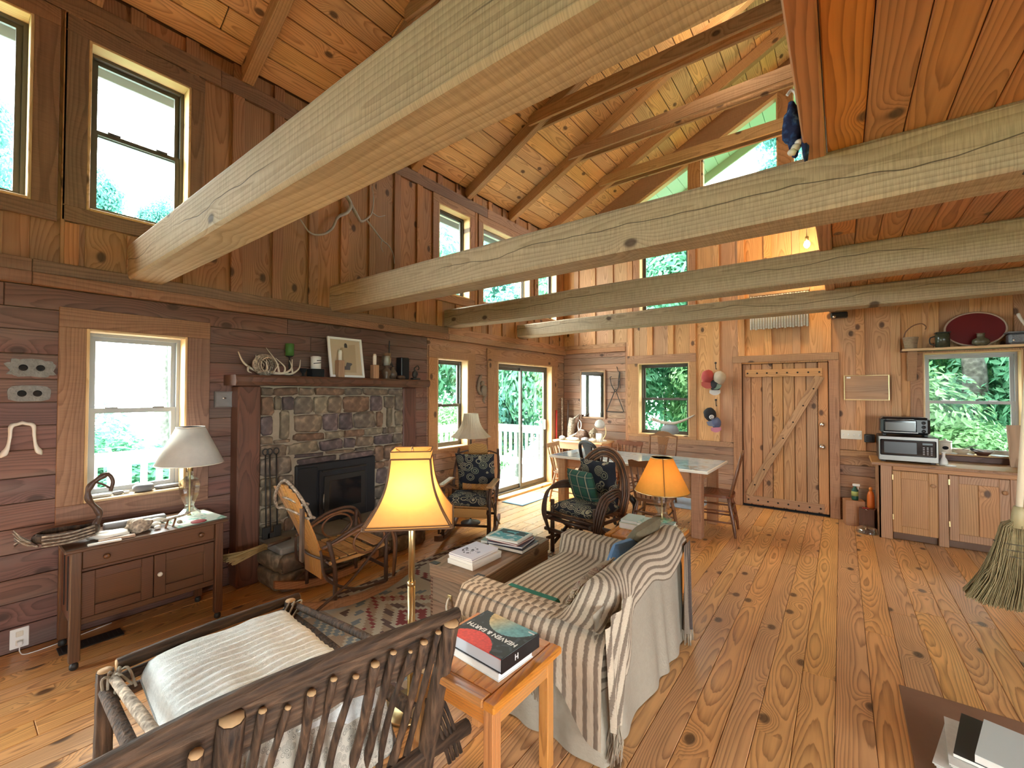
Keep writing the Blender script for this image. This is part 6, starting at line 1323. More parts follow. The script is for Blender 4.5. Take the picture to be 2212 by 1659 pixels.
chair('pale slat-back chair at the sliding door end of the table', (-3.22, 5.62, .001), -PI/2+.12, 'slat', 'palechair', .845)
chair('mid brown chair on the near side of the table behind the mustard lamp', (-1.66, 4.80, .001), .08, 'comb', 'midchair', .86)
chair('black hoop-back chair with curved front legs on the near side of the table', (-2.12, 4.64, .001), -.55, 'black', 'blackchair', 1.03)
# mats
t = thing('door_mat', 'blue-grey door mat with a dark border at the sliding door', 'mat', (-3.75, 5.33, 0)); MB().cbox(-.19, .19, -.40, .40, .0005, .008, .003).build('mat_border', plain('mat_border', (.10, .16, .20), .9), t); MB().cbox(-.165, .165, -.375, .375, .008, .0095, .001).build('mat_field', plain('mat_field', (.34, .46, .52), .95, var=.15, bump=.3, scale=80), t)
tag(MB().cbox(-.24, .24, -.32, .32, .0005, .008, .003).build('small_rug', plain('pale_blue_rug', (.34, .44, .58), .95, var=.15), None, (-1.78, 6.50, 0)), 'pale blue rug on the floor under the window side of the table', 'rug')
# ------------------------------------------------------------ corner table with natural finds
ct = thing('corner_table', 'small pine side table in the far corner crowded with bones and stones', 'side table', (-3.5, 6.60, 0)); MB().cbox(-.46, .46, -.24, .24, .755, .785, .004).build('table_top', wd('jamb', 'xy'), ct)
for x in (-.41, .41):
    for y in (-.2, .2): MB().cbox(x-.025, x+.025, y-.025, y+.025, 0, .755, .003).build('leg', wd('trim', 'zx'), ct)
MB().cbox(-.385, .385, -.215, -.195, .64, .755, .003).build('apron', wd('trim', 'xz'), ct)
CZ = .786
def blob(name, label, cat, x, y, r, m, j=.3, sd=1, z=CZ, p=1):
    q = MB(); q.ell((0, 0, r[2]), r, 18, 12, j, sd, p); return tag(q.build(name, m, None, (x, y, z-r[2]*.08*0)), label, cat)
gst = plain('grey_river_stone', (.36, .36, .36), .6, var=.2)
blob('stone', 'round grey stone at the front left corner of the corner table', 'stone', -3.80, 6.42, (.06, .05, .035), gst, .15, 2)
blob('stone', 'long pale flat stone at the front of the corner table', 'stone', -3.60, 6.42, (.12, .05, .03), M['bone'], .2, 3)
blob('stone', 'smooth grey pebble right of the long flat stone', 'stone', -3.37, 6.42, (.065, .05, .035), gst, .12, 4)
blob('stone', 'low pale pebble at the right of the corner table front', 'stone', -3.23, 6.43, (.07, .045, .03), M['bone'], .12, 5)
blob('driftwood', 'dark rounded driftwood burl behind the flat stones', 'driftwood', -3.52, 6.60, (.12, .09, .075), bark('burl', (.16, .085, .05), (.05, .025, .015), .8), .5, 6)
t = thing('wood_carving', 'tan carved wooden head standing on the corner table', 'carving', (-3.33, 6.64, CZ)); cb = plain('tan_carving', (.33, .25, .16), .7, var=.3); q = MB(); q.ell((0, 0, .10), (.07, .065, .10), 20, 14, .35, 4); q.build('head', cb, t); q = MB(); q.ell((0, -.065, .09), (.015, .02, .03), 10, 8); q.build('nose', cb, t)
for s in (-1, 1): q = MB(); q.ell((s*.028, -.055, .12), (.012, .012, .01), 8, 6); q.build('eye', M['flatblack'], t)
t = thing('antler', 'pale upright deer antler leaning in the table corner', 'antlers', (-3.66, 6.72, CZ))
q = MB(); q.tube(sp([(-.12, -.1, .03), (-.02, -.03, .09), (.05, 0, .18), (.06, 0, .28), (.02, 0, .33)], 5), radii(.018, .006, 21), 8); q.build('main_beam', M['bone'], t); q = MB(); q.tube(sp([(.02, 0, .14), (.0, 0, .22), (.01, 0, .30)], 5), radii(.012, .004, 11), 8); q.build('tine', M['bone'], t)
q = MB(); q.tube(sp([(.04, .0, .16), (.12, .0, .14), (.16, .0, .04)], 5), radii(.012, .006, 11), 8); q.build('tine', M['bone'], t)
t = thing('birch_log', 'short mottled birch log with a curled strip of bark on the corner table', 'log', (-3.80, 6.70, CZ)); MB().tube([(0, 0, 0), (.01, 0, .2), (.03, .01, .36)], [.06, .058, .055], 14).build('log', M['barkpale'], t)
q = MB(); q.tube(sp([(.05, 0, .34), (.12, -.02, .38), (.17, 0, .42), (.15, 0, .34)], 5), radii(.02, .006, 16), 8); q.build('bark_curl', M['barkpale'], t)
t = thing('desk_lamp', 'small white gooseneck lamp on the corner table with its shade tipped', 'lamp', (-3.17, 6.66, CZ)); MB().lathe([(.07, 0), (.07, .012), (.012, .03), (0, .03)], 20).build('base', M['white'], t); q = MB(); q.tube(sp([(0, 0, .02), (.06, 0, .12), (.04, 0, .24), (.0, -.02, .31)], 6), .008, 8); q.build('neck', M['brass'], t)
q = MB(); Mx = Matrix.Translation((-.03, -.04, .28)) @ Matrix.Rotation(math.radians(28), 4, 'X') @ Matrix.Rotation(math.radians(18), 4, 'Y'); q.lathe([(.085, -.02), (.075, .03), (.045, .065), (.0, .075)], 24, M=Mx); q.lathe([(0, .07), (.042, .06), (.072, .028), (.082, -.02)], 24, M=Mx); q.build('lamp_shade', shade_mat('white_shade', (.75, .73, .68), .3), t)
t = thing('white_canister', 'white card standing by the gooseneck lamp', 'card', (-3.16, 6.50, CZ)); MB().cbox(-.05, .05, -.004, .004, 0, .14, .002).build('card', M['paper'], t); MB().cbox(.02, .06, .005, .03, 0, .13, .002).build('flap', M['cream'], t)
for i in range(6):
    q = MB(); a = rv.uniform(-.7, .9); q.tube(sp([(0, 0, 0.008), (a*.04, 0, .03), (a*.10, 0, .075)], 4), radii(.008, .002, 9), 6); tag(q.build('small_horn', M['bone'] if i % 2 else M['antler'], None, (-3.24+i*.032, 6.44+.01*(i % 2), CZ)), '%s little horn point from the left in the row at the table front' % 'first second third fourth fifth sixth'.split()[i], 'horn', 'horn points on the corner table')
# walking sticks in the corner
for i, (x, y, L, tx, m, lb) in enumerate(((-3.99, 6.55, 1.28, -.015, 'red', 'bright red walking stick standing in the corner by the slider'), (-3.95, 6.68, 1.5, -.02, 'barkpale', 'tall pale stick in the corner behind the red one'), (-3.92, 6.78, 1.45, .02, 'twig', 'dark knotted stick in the corner behind the red one'), (-3.88, 6.80, 1.20, .20, 'twigred', 'brown stick leaning towards the mirror'), (-3.93, 6.80, 1.05, .10, 'twig', 'short dark stick leaning in the corner'))):
    t_ = plain('red_stick', (.50, .03, .02), .5) if m == 'red' else M[m]; q = MB(); q.tube(sp([(0, 0, .001), (tx*.5+.006*math.sin(i), 0, L*.5), (tx, .015, L)], 6), [.017+.003*noise.noise((k*.8, i, 0)) for k in range(13)], 8); tag(q.build('walking_stick', t_, None, (x, y, 0)), lb, 'stick', 'sticks in the corner')
# ------------------------------------------------------------ on the far wall
t = thing('mirror', 'tall narrow mirror in a pale wooden frame reflecting the sliding door', 'mirror', (-3.46, YB, 1.56)); mw, mh = .245, .425
mg = plain('mirror_glass', (.9, .92, .92), .02, 1.0); MB().box(-mw+.02, mw-.02, -.022, -.004, -mh+.02, mh-.02).build('glass', mg, t)
for z in ((-mw, -mw+.032, -mh, mh), (mw-.032, mw, -mh, mh)): MB().cbox(z[0], z[1], -.035, -.002, z[2], z[3], .005).build('frame_rail', wd('trunk', 'zx'), t)
for z in ((-mw+.032, mw-.032, -mh, -mh+.032), (-mw+.032, mw-.032, mh-.032, mh)): MB().cbox(z[0], z[1], -.035, -.002, z[2], z[3], .005).build('frame_rail', wd('trunk', 'xz'), t)
t = thing('dinner_bell', 'iron triangle dinner bell hanging on a hook by the window', 'bell', (-3.03, YB-.035, 1.45)); q = MB(); q.tube([(-.015, 0, .16), (-.155, 0, -.16), (-.16, 0, -.178), (-.145, 0, -.185), (.13, 0, -.185), (.145, 0, -.178), (.14, 0, -.16), (.02, 0, .14)], .0075, 8); q.build('triangle', M['iron'], t); q = MB(); q.tube(sp([(-.07, 0, .41), (-.095, 0, .40), (-.09, 0, .36), (-.07, 0, .27), (-.03, 0, .2), (.0, 0, .155), (.03, 0, .19), (.055, 0, .25), (.06, 0, .34)], 6), .007, 8); q.build('hook', M['iron'], t); q = MB(); q.tube([(.02*math.cos(a*PI/6), 0, .175+.02*math.sin(a*PI/6)) for a in range(13)], .006, 6); q.build('ring', M['iron'], t); MB().tube([(.06, 0, .33), (.06, .035, .34)], .006, 6).build('nail', M['iron'], t)
t = thing('iron_tongs', 'dark iron tool with a curled tip hung above the triangle bell', 'tool', (-2.97, YB-.02, 1.9)); q = MB(); q.tube(sp([(-.03, 0, .10), (-.04, 0, .13), (-.02, 0, .06), (.01, 0, .03)], 5), .006, 7); q.build('curl', M['iron'], t)
for dx in (-.012, .012): q = MB(); q.tube(sp([(.01, 0, .04), (dx, 0, -.1), (dx*1.6, 0, -.24)], 5), radii(.008, .004, 11), 7); q.build('prong', M['iron'], t)
def cap(label, loc, tilt, crown, brim, patch=None, sc=1):
    t = thing('cap', label, 'cap', loc, 0, 'caps on the wall pegs'); t.rotation_euler = (tilt[0], tilt[1], tilt[2])
    q = MB(); q.ell((0, 0, 0), (.085*sc, .075*sc, .10*sc), 22, 14, .12, 3); q.build('crown', plain('cap_%d' % len(bpy.data.materials), crown, .85, var=.15), t)
    q = MB(); q.grid(lambda u, v: ((u-.5)*.17*sc, -.05*sc-.03*v*sc-.01*math.cos((u-.5)*2.2), -.075*sc-.085*v*sc*(1-(2*u-1)**2*.45)), 14, 6); q.grid(lambda u, v: ((u-.5)*.17*sc, -.045*sc-.03*v*sc-.01*math.cos((u-.5)*2.2), -.077*sc-.083*v*sc*(1-(2*u-1)**2*.45)), 14, 6, flip=True); q.build('brim', plain('brim_%d' % len(bpy.data.materials), brim, .85), t)
    q = MB(); q.ell((0, 0, .098*sc), (.01, .01, .006), 8, 6); q.build('button', plain('btn_%d' % len(bpy.data.materials), crown, .8), t)
    if patch:
        q = MB(); q.lathe([(0, 0), (.034, 0), (.034, .004), (0, .005)], 20, M=Matrix.Translation((0, -.072*sc, -.02)) @ Matrix.Rotation(PI/2, 4, 'X')); q.build('patch', plain('patch_white', patch, .8), t); q = MB(); q.tube([(.018*math.cos(a*PI/8), -.078*sc, -.02+.018*math.sin(a*PI/8)) for a in range(1, 14)], .003, 5); q.build('emblem', M['black'], t)
    return t
for z, lb in ((2.0, 'dark iron peg holding the red cap'), (1.46, 'dark iron peg holding the black cap with the round patch')):
    t = thing('peg', lb, 'peg', (-1.455, YB-.022, z)); q = MB(); q.tube(sp([(0, .02, -.05), (0, -.03, -.06), (0, -.05, -.03), (0, -.055, .02)], 5), .006, 8); q.build('hook', M['iron'], t); q = MB(); q.ell((0, -.055, .028), (.016, .016, .016), 10, 8); q.build('tip', M['iron'], t)
cap('red baseball cap on the upper peg', (-1.56, YB-.11, 1.83), (.25, .1, .5), (.38, .06, .055), (.42, .10, .09)); cap('tan cap with black stripes hanging behind the red cap', (-1.40, YB-.10, 1.81), (.2, .28, -.35), (.42, .35, .26), (.10, .14, .10)); cap('black cap with a white brim edge under the red and tan caps', (-1.46, YB-.085, 1.70), (.1, 0, .1), (.02, .02, .022), (.45, .43, .4), sc=.85)
cap('black cap with a round white patch and a grey-blue brim on the lower peg', (-1.53, YB-.11, 1.28), (.3, -.35, .35), (.012, .013, .016), (.14, .17, .24), (.7, .7, .68)); cap('faded pink cap hanging under the patched black cap', (-1.455, YB-.085, 1.16), (.2, -.1, .0), (.10, .12, .2), (.42, .15, .2), sc=.8)
t = thing('driftwood', 'long curved driftwood piece lying across the window sill on a grey stone', 'driftwood', (-2.12, YB-.03, 1.10)); q = MB(); P = sp([(-.30, 0, .075), (-.24, 0, .06), (-.12, 0, .025), (.05, 0, .02), (.22, 0, .08), (.36, 0, .16)], 6); q.tube(P, [.012, .02, .028, .03, .03, .03, .028, .026, .024, .024, .024, .024, .025, .026, .026, .025, .024, .023, .022, .021, .02, .019, .018, .017, .016, .015, .014, .013, .012, .008, .004], 9); q.build('limb', plain('grey_driftwood', (.40, .34, .27), .7, var=.3), t)
q = MB(); q.ell((0, 0, .075), (.14, .06, .08), 18, 12, .15, 9); tag(q.build('stone', plain('blue_grey_stone', (.20, .22, .23), .6, var=.2), None, (-2.13, YB-.03, .945)), 'rounded blue-grey stone on the sill under the driftwood', 'stone')
# corrugated hanging above the door
t = thing('tube_hanging', 'hanging of whitewashed tubes above the plank door', 'hanging', (-.665, YB-.085, 2.47)); MB().cbox(-.35, .35, -.02, .06, .46, .50, .004).build('header', wd('trunk', 'xz'), t); me = MB().tube([(0, 0, 0), (0, 0, .46)], .0148, 10).mesh('tube'); me.materials.append(plain('whitewash', (.66, .62, .55), .6, var=.25, scale=40))
for i in range(22): put('tube', me, t, (-.325+i*.031, .0, .006*math.sin(i*2.3)))
t = thing('wall_speaker', 'small black speaker under the far beam right of the door', 'speaker', (-.01, YB-.09, 2.57)); MB().cbox(-.085, .085, -.05, .06, -.035, .035, .012).build('case', M['blackplastic'], t); q = MB(); q.lathe([(.02, 0), (.016, .02), (0, .022)], 12, M=Matrix.Translation((-.05, -.05, -.02)) @ Matrix.Rotation(PI/2, 4, 'X')); q.build('lens', M['chrome'], t); MB().cbox(-.02, .02, .05, .09, -.02, .02, .003).build('bracket', M['black'], t)
t = thing('framed_panel', 'blank tan wood panel in a thin gilt frame beside the door', 'picture', (.245, YB-.022, 1.66)); MB().box(-.21, .21, -.018, 0, -.15, .15).build('panel', wd('trunk', 'xz'), t)
for z in ((-.218, -.205, -.155, .155), (.205, .218, -.155, .155), (-.205, .205, -.155, -.145), (-.205, .205, .145, .155)): MB().cbox(z[0], z[1], -.026, 0, z[2], z[3], .003).build('frame_rail', M['brass'], t)
MB().box(-.19, -.15, -.0205, -.018, .115, .135).build('paper_label', M['paper'], t)
t = thing('switch_plate', 'cream four-gang light switch plate beside the plank door', 'switch', (.095, YB-.004, 1.073)); MB().cbox(-.105, .105, -.022, .0, -.055, .055, .004).build('plate', M['cream'], t)
for i in range(4): MB().cbox(-.08+i*.053-.005, -.08+i*.053+.005, -.034, -.022, -.012, .012, .003).build('toggle', M['white'], t)
t = thing('charger', 'black plug-in box on the wall left of the microwave', 'outlet', (.27, YB-.004, 1.04)); MB().cbox(-.05, .05, -.035, 0, -.05, .05, .006).build('case', M['blackplastic'], t); MB().cbox(-.03, .03, -.045, -.035, -.03, .03, .004).build('plug', M['black'], t)
# bulb in the loft opening
t = thing('pendant_bulb', 'bare glowing bulb on a cord beside the loft edge', 'lamp', (-.318, 6.40, 3.42)); MB().ell((0, 0, 0), (.032, .032, .045), 16, 12).build('bulb', emit('bare_bulb', (1, .80, .5), 60), t); MB().lathe([(.018, .04), (.02, .09), (.012, .10), (0, .10)], 12).build('socket', M['brass'], t); MB().tube([(0, 0, .09), (0, 0, 2.80)], .004, 6).build('cord', M['black'], t)
lamp('bulb_light', (0, 0, -.001), 60, (1, .66, .30), .045, t)
t = thing('added_globe_light', 'added white globe high in the vault to brighten the ceiling, just touching the top edge of the photo', 'lamp', (-.81, 4.75, 5.56)); MB().ell((0, 0, 0), (.07, .07, .07), 20, 14).build('globe', emit('added_globe', (1, .82, .55), 9), t); MB().lathe([(.03, .06), (.03, .09), (.006, .10), (0, .1)], 14).build('cap', M['brass'], t); MB().tube([(0, 0, .09), (0, 0, .42)], .004, 6).build('cord', M['black'], t)  # globe light added to brighten the ceiling boards
lamp('bulb_light', (0, 0, -.001), 120, (1, .84, .58), .075, t)
# blue cloth on the loft edge
t = thing('hanging_cloth', 'dark blue tie-dyed cloth on a white hook at the loft edge', 'cloth', (-.155, 2.2, 2.72)); g_ = G('indigo_cloth'); tcc = g_.n('TexCoord').outputs['Object']; nn_ = g_.n('TexNoise', {'Vector': tcc, 'Scale': 28, 'Detail': 6}).outputs[0]; g_.set(Base_Color=g_.ramp(nn_, [(.48, (.008, .018, .07)), (.60, (.02, .07, .20)), (.72, (.22, .36, .50))]), Roughness=.9); g_.bump(nn_, .5, .01)
q = MB(); q.ell((0, 0, .02), (.036, .05, .11), 22, 16, .35, 5); q.build('cloth', g_.m, t); q = MB(); q.ell((.045, -.01, -.03), (.014, .045, .12), 16, 14, .25, 8); q.build('cloth_fold', g_.m, t)
q = MB(); q.tube(sp([(.02, 0, .12), (.01, 0, .17), (-.005, 0, .185), (-.02, 0, .17)], 5), .007, 8); q.build('hook', M['white'], t); q = MB()
for k in range(3): q.ell((.0+.012*k, -.02, -.095+.016*k), (.018, .02, .014), 10, 7, .3, k)
q.build('crocheted_tip', M['cream'], t)
# ------------------------------------------------------------ kitchen side
CX0, CX1, CF = .32, 2.62, 6.30; cw, cx_ = wd('cabinet', 'zx'), wd('cabinet', 'xz')
kc = thing('base_cabinet', 'pine kitchen base cabinet with framed doors and round knobs', 'cabinet', (1.4, 6.6, 0)); kx, ky = 1.4, 6.6
def K(nm, m, x0, x1, y0, y1, z0, z1, b=.004, par=kc): return MB().cbox(x0-kx, x1-kx, y0-ky, y1-ky, z0, z1, b).build(nm, m, par)
K('side_panel', wd('cabinet', 'zy'), CX0, CX0+.022, CF+.0, 6.87, 0, .80); K('carcass', cx_, CX0+.022, CX1, CF+.035, 6.87, .10, .80); K('toe_kick', wd('oakdark', 'xz'), CX0+.12, CX1, CF+.05, CF+.07, 0, .10)
K('top_rail', cx_, CX0+.12, CX1, CF, CF+.03, .755, .80)
for x0, x1, zb in ((CX0+.0, .435, 0), (.795, .872, 0), (1.30, 1.38, 0), (1.78, 1.86, .0)): K('stile', cw, x0, x1, CF, CF+.03, zb, .755 if x0 > CX0 else .80)
for x0, x1, hinge in ((.438, .792, 0), (.875, 1.297, 0), (1.383, 1.777, 0)):
    q = MB(); f = .07; Y0_, Y1_ = CF-.012-ky, CF+.012-ky
    for z in ((x0, x0+f, .085, .75), (x1-f, x1, .085, .75), (x0+f, x1-f, .085, .16), (x0+f, x1-f, .67, .75)): q.cbox(z[0]-kx, z[1]-kx, Y0_, Y1_, z[2], z[3], .004)
    do = q.build('door', cw, kc); n = 2 if x1-x0 > .4 else 1
    for i in range(n): MB().cbox(x0+f-.01+i*(x1-x0-2*f+.02)/n-kx+.001, x0+f-.01+(i+1)*(x1-x0-2*f+.02)/n-kx-.001, CF+.0-ky, CF+.01-ky, .15, .68, .003).build('door_panel', cw, do)
    knob(do, (x1-.035-kx, CF-.012-ky, .625), cw, .020, 'y')
    for z in (.25, .68): MB().cbox(x0-.006-kx, x0+.008-kx, CF-.016-ky, CF-.004-ky, z-.03, z+.03, .002).build('hinge', M['brass'], do)
ctp = thing('countertop', 'pale wooden worktop along the kitchen wall', 'countertop', (1.4, 6.57, .80)); MB().cbox(.262-1.4, 2.66-1.4, 6.255-6.57, 6.885-6.57, .001, .033, .006).build('slab', wd('cabinet', 'xy'), ctp); MB().cbox(.262-1.4, 2.66-1.4, 6.250-6.57, 6.2545-6.57, .004, .030, .001).build('edge_strip', wd('trim', 'xz'), ctp); MB().cbox(.70-1.4, 2.6-1.4, 6.865-6.57, 6.885-6.57, .034, .095, .003).build('backsplash', wd('mantel', 'xz'), ctp)
KZ = .834
mw_ = thing('microwave', 'stainless steel microwave on the kitchen counter', 'microwave', (.572, 6.56, KZ)); w_, d_, h_ = .243, .20, .285
MB().cbox(-w_, w_, -d_+.02, d_, .015, h_, .008).build('case', M['blackplastic'], mw_); MB().cbox(-w_, w_, -d_, -d_+.02, .015, h_, .006).build('front_frame', M['steel'], mw_)
MB().cbox(-w_+.012, w_-.02, -d_-.006, -d_+.001, .075, h_-.035, .008).build('door_glass', M['fglass'], mw_); MB().cbox(-w_+.045, .07, -d_-.008, -d_-.006, .10, h_-.06, .001).build('door_window', plain('mesh_window', (.03, .035, .04), .25), mw_)
me = MB().box(-.007, .007, -.001, .001, -.004, .004).mesh('key'); me.materials.append(plain('key_print', (.35, .36, .36), .5))
for i in range(3):
    for j in range(5): put('key', me, mw_, (.125+i*.03, -d_-.0075, .105+j*.018))
MB().box(.115, .195, -d_-.0078, -d_-.006, .205, .225).build('display', plain('display', (.01, .03, .035), .2), mw_)
for x in (-.2, .2): MB().cbox(x-.02, x+.02, -.16, .16, 0, .015, .003).build('foot', M['black'], mw_)
to = thing('toaster_oven', 'black toaster oven standing on top of the microwave', 'toaster oven', (.555, 6.56, KZ+.287)); MB().cbox(-.205, .205, -.15, .16, .018, .205, .025).build('case', M['blackplastic'], to); MB().cbox(-.18, .095, -.158, -.148, .045, .175, .008).build('door', M['fglass'], to); q = MB(); q.tube([(-.15, -.155, .178), (-.15, -.18, .18), (.07, -.18, .18), (.07, -.155, .178)], .006, 8); q.build('handle', M['steel'], to)
MB().box(-.165, .08, -.1595, -.158, .06, .15).build('door_window', plain('smoky_window', (.07, .065, .05), .15), to); MB().box(-.18, .105, -.159, -.157, .036, .043).build('trim_strip', M['steel'], to)
for z in (.06, .105, .15): q = MB(); q.lathe([(.018, 0), (.015, .014), (0, .015)], 14, M=Matrix.Translation((.15, -.15, z)) @ Matrix.Rotation(PI/2, 4, 'X')); q.build('knob', M['black'], to)
for x in (-.17, .17): MB().cbox(x-.015, x+.015, -.12, .12, 0, .02, .003).build('foot', M['black'], to)
t = thing('bud_vase', 'small white bottle vase beside the microwave', 'vase', (.855, 6.42, KZ)); MB().lathe([(.034, 0), (.036, .03), (.028, .06), (.014, .085), (.013, .125), (.022, .135), (.018, .135), (0, .12)], 20).build('body', M['white'], t)
q = MB(); q.lathe([(.0, .0), (.04, 0), (.046, .008), (0, .010)], 20); tag(q.build('saucer', M['white'], None, (.90, 6.36, KZ)), 'little white lid lying on the counter by the bud vase', 'dish')
SL_ = .917
t = thing('canister', 'cream enamel canister with a dark emblem on the kitchen sill', 'canister', (.925, 6.83, SL_)); MB().lathe([(.052, 0), (.054, .01), (.054, .125), (.05, .13), (0, .13)], 24).build('body', M['cream'], t); MB().lathe([(.057, .128), (.057, .142), (.012, .15), (.012, .165), (0, .166)], 24).build('lid', M['cream'], t); q = MB(); q.ell((-.005, -.0535, .068), (.026, .002, .02), 14, 8); q.build('emblem', M['flatblack'], t)
for i, (x, lb) in enumerate(((.99, 'small white dish between the canister and the cream bowl'), (1.115, 'small white dish between the two bowls on the sill'))):
    q = MB(); q.lathe([(.022, 0), (.038, .014), (.034, .014), (.0, .006)], 20); tag(q.build('dish', M['white'], None, (x, 6.815, SL_)), lb, 'dish', 'small dishes on the kitchen sill')
t = thing('bowl', 'cream bowl with a spoon on the kitchen sill', 'bowl', (1.055, 6.85, SL_)); MB().lathe([(.04, 0), (.055, .03), (.075, .062), (.071, .062), (.05, .028), (0, .01)], 28).build('bowl_body', plain('cream_glaze', (.60, .52, .38), .35), t); q = MB(); q.tube([(-.02, -.02, .045), (.12, -.03, .115)], [.004, .006], 7); q.build('spoon', M['steel'], t)
t = thing('bowl', 'brown wooden bowl with a dark spoon on the kitchen sill', 'bowl', (1.215, 6.84, SL_)); MB().lathe([(.04, 0), (.06, .025), (.085, .048), (.08, .048), (.05, .02), (0, .01)], 28).build('bowl_body', wd('mantel', 'xy'), t); q = MB(); q.tube(sp([(.0, -.02, .04), (-.06, -.03, .058), (-.10, -.03, .07)], 5), [.006]*6+[.01, .014, .014, .012, .006], 8); q.build('spoon', M['black'], t)
t = thing('plate', 'pale patterned plate at the right end of the kitchen sill', 'plate', (1.335, 6.825, SL_)); MB().lathe([(.03, 0), (.06, .006), (.072, .014), (.068, .014), (.05, .008), (0, .006)], 28).build('plate_body', plain('speckled_glaze', (.62, .66, .70), .3, var=.15, scale=60), t)
t = thing('cutting_board', 'tall worn wooden cutting board leaning upright on the counter', 'board', (1.435, 6.67, KZ)); t.rotation_euler = (-.10, 0, 0); q = MB(); q.prism([(-.055, 0), (.085, 0), (.085, .42), (.05, .435), (-.07, .43)], -.011, .011, Matrix(((1, 0, 0, 0), (0, 0, 1, 0), (0, 1, 0, 0), (0, 0, 0, 1)))); q.build('board', wd('trunk', 'zx'), t)
# shelf over the kitchen window
ks = thing('wall_shelf', 'wooden shelf over the kitchen window with a pale front edge', 'shelf', (1.3, 6.78, 2.09)); MB().cbox(-.74, 1.2, -.12, .115, -.014, .008, .004).build('board', wd('mantel', 'xy'), ks); MB().cbox(-.74, 1.2, -.135, -.121, -.018, .010, .004).build('front_edge', wd('jamb', 'xz'), ks)
for x in (-.64, .45): q = MB(); q.prism([(-.01, 0), (-.01, -.34), (-.04, -.34), (-.13, -.02), (-.13, 0)], -.04, .04, Matrix(((0, 0, 1, x), (1, 0, 0, .115), (0, 1, 0, -.015), (0, 0, 0, 1)))); q.build('bracket', wd('trim', 'zy'), ks)
HZ = 2.099
t = thing('wicker_basket', 'small wicker bucket with a twig handle at the left end of the kitchen shelf', 'basket', (.64, 6.72, HZ)); wk = plain('pale_wicker', (.36, .26, .16), .8, var=.3, bump=.6, scale=60)
q = MB()
for k in range(9): r = lerp(.045, .062, k/8); q.tube([(r*math.cos(2*PI*i/20), r*math.sin(2*PI*i/20), .008+k*.015) for i in range(21)], .0085, 6, False)
q.build('woven_side', wk, t); MB().lathe([(.045, 0), (.045, .006), (0, .006)], 20).build('bottom', wk, t); q = MB(); q.tube(sp([(-.06, 0, .13), (-.04, 0, .20), (.02, 0, .265), (.09, 0, .285), (.13, 0, .25), (.125, 0, .215)], 6), .006, 7); q.build('twig_handle', M['twigred'], t)
t = thing('tin_lantern', 'dark perforated jar standing left of the red tray', 'jar', (.90, 6.70, HZ)); q = MB(); q.lathe([(.06, 0), (.062, .15), (.055, .155), (.055, .17), (0, .172)], 20); q.build('body', plain('dark_green_jar', (.045, .05, .03), .25, var=.6, scale=30), t); MB().cbox(-.062, .062, -.062, .062, .16, .17, .003).build('lid', M['iron'], t); q = MB(); q.tube(sp([(-.06, 0, .13), (-.10, 0, .11), (-.10, 0, .05), (-.06, 0, .03)], 5), .006, 7); q.build('handle', M['iron'], t)
t = thing('round_pot', 'squat glazed pot with a short neck in front of the red tray', 'pot', (1.19, 6.69, HZ)); MB().lathe([(.035, 0), (.07, .03), (.065, .065), (.03, .09), (.03, .13), (.036, .135), (0, .13)], 24).build('body', plain('mottled_glaze', (.10, .09, .055), .25, var=.7, scale=40), t)
t = thing('tray', 'large oval red lacquer tray with a pale rim leaning on the kitchen wall', 'tray', (1.165, 6.765, HZ+.005)); t.rotation_euler = (-.15, 0, 0); out = [(.235*math.cos(2*PI*i/48), .19+.185*math.sin(2*PI*i/48)) for i in range(48)]; Mx = Matrix(((1, 0, 0, 0), (0, 0, 1, 0), (0, 1, 0, 0), (0, 0, 0, 1))); q = MB(); q.prism(out, -.004, .008, Mx); q.build('tray_face', plain('red_lacquer', (.13, .006, .008), .35), t); q = MB(); q.tube([(x, -.006, z) for x, z in out+[out[0]]], .009, 7, False); q.build('rim', plain('pale_rim', (.46, .33, .24), .5), t)
t = thing('enamel_pan', 'grey speckled enamel roaster at the right end of the kitchen shelf', 'pan', (1.52, 6.70, HZ)); MB().cbox(-.14, .14, -.07, .07, .0, .115, .02).build('body', plain('speckled_enamel', (.10, .10, .11), .4, var=.9, scale=120), t); MB().cbox(-.15, .15, -.08, .08, .115, .13, .005).build('rim', plain('speckled_enamel_rim', (.16, .16, .17), .4, var=.9, scale=120), t)
for x in (-.11, .02, .06): q = MB(); q.ell((x, -.075, .04), (.010, .008, .010), 8, 6); q.build('rivet', M['chrome'], t)
t = thing('wooden_ladle', 'pale wooden spoon handle standing above the enamel roaster', 'spoon', (1.50, 6.70, HZ+.131)); q = MB(); q.tube(sp([(-.04, 0, .19), (-.03, 0, .15), (.0, 0, .08), (.04, 0, .0)], 5), [.010, .014, .015, .015, .015, .014, .014, .013, .013, .012, .012, .012, .011, .011, .011, .010], 8); q.build('handle', M['bone'], t)
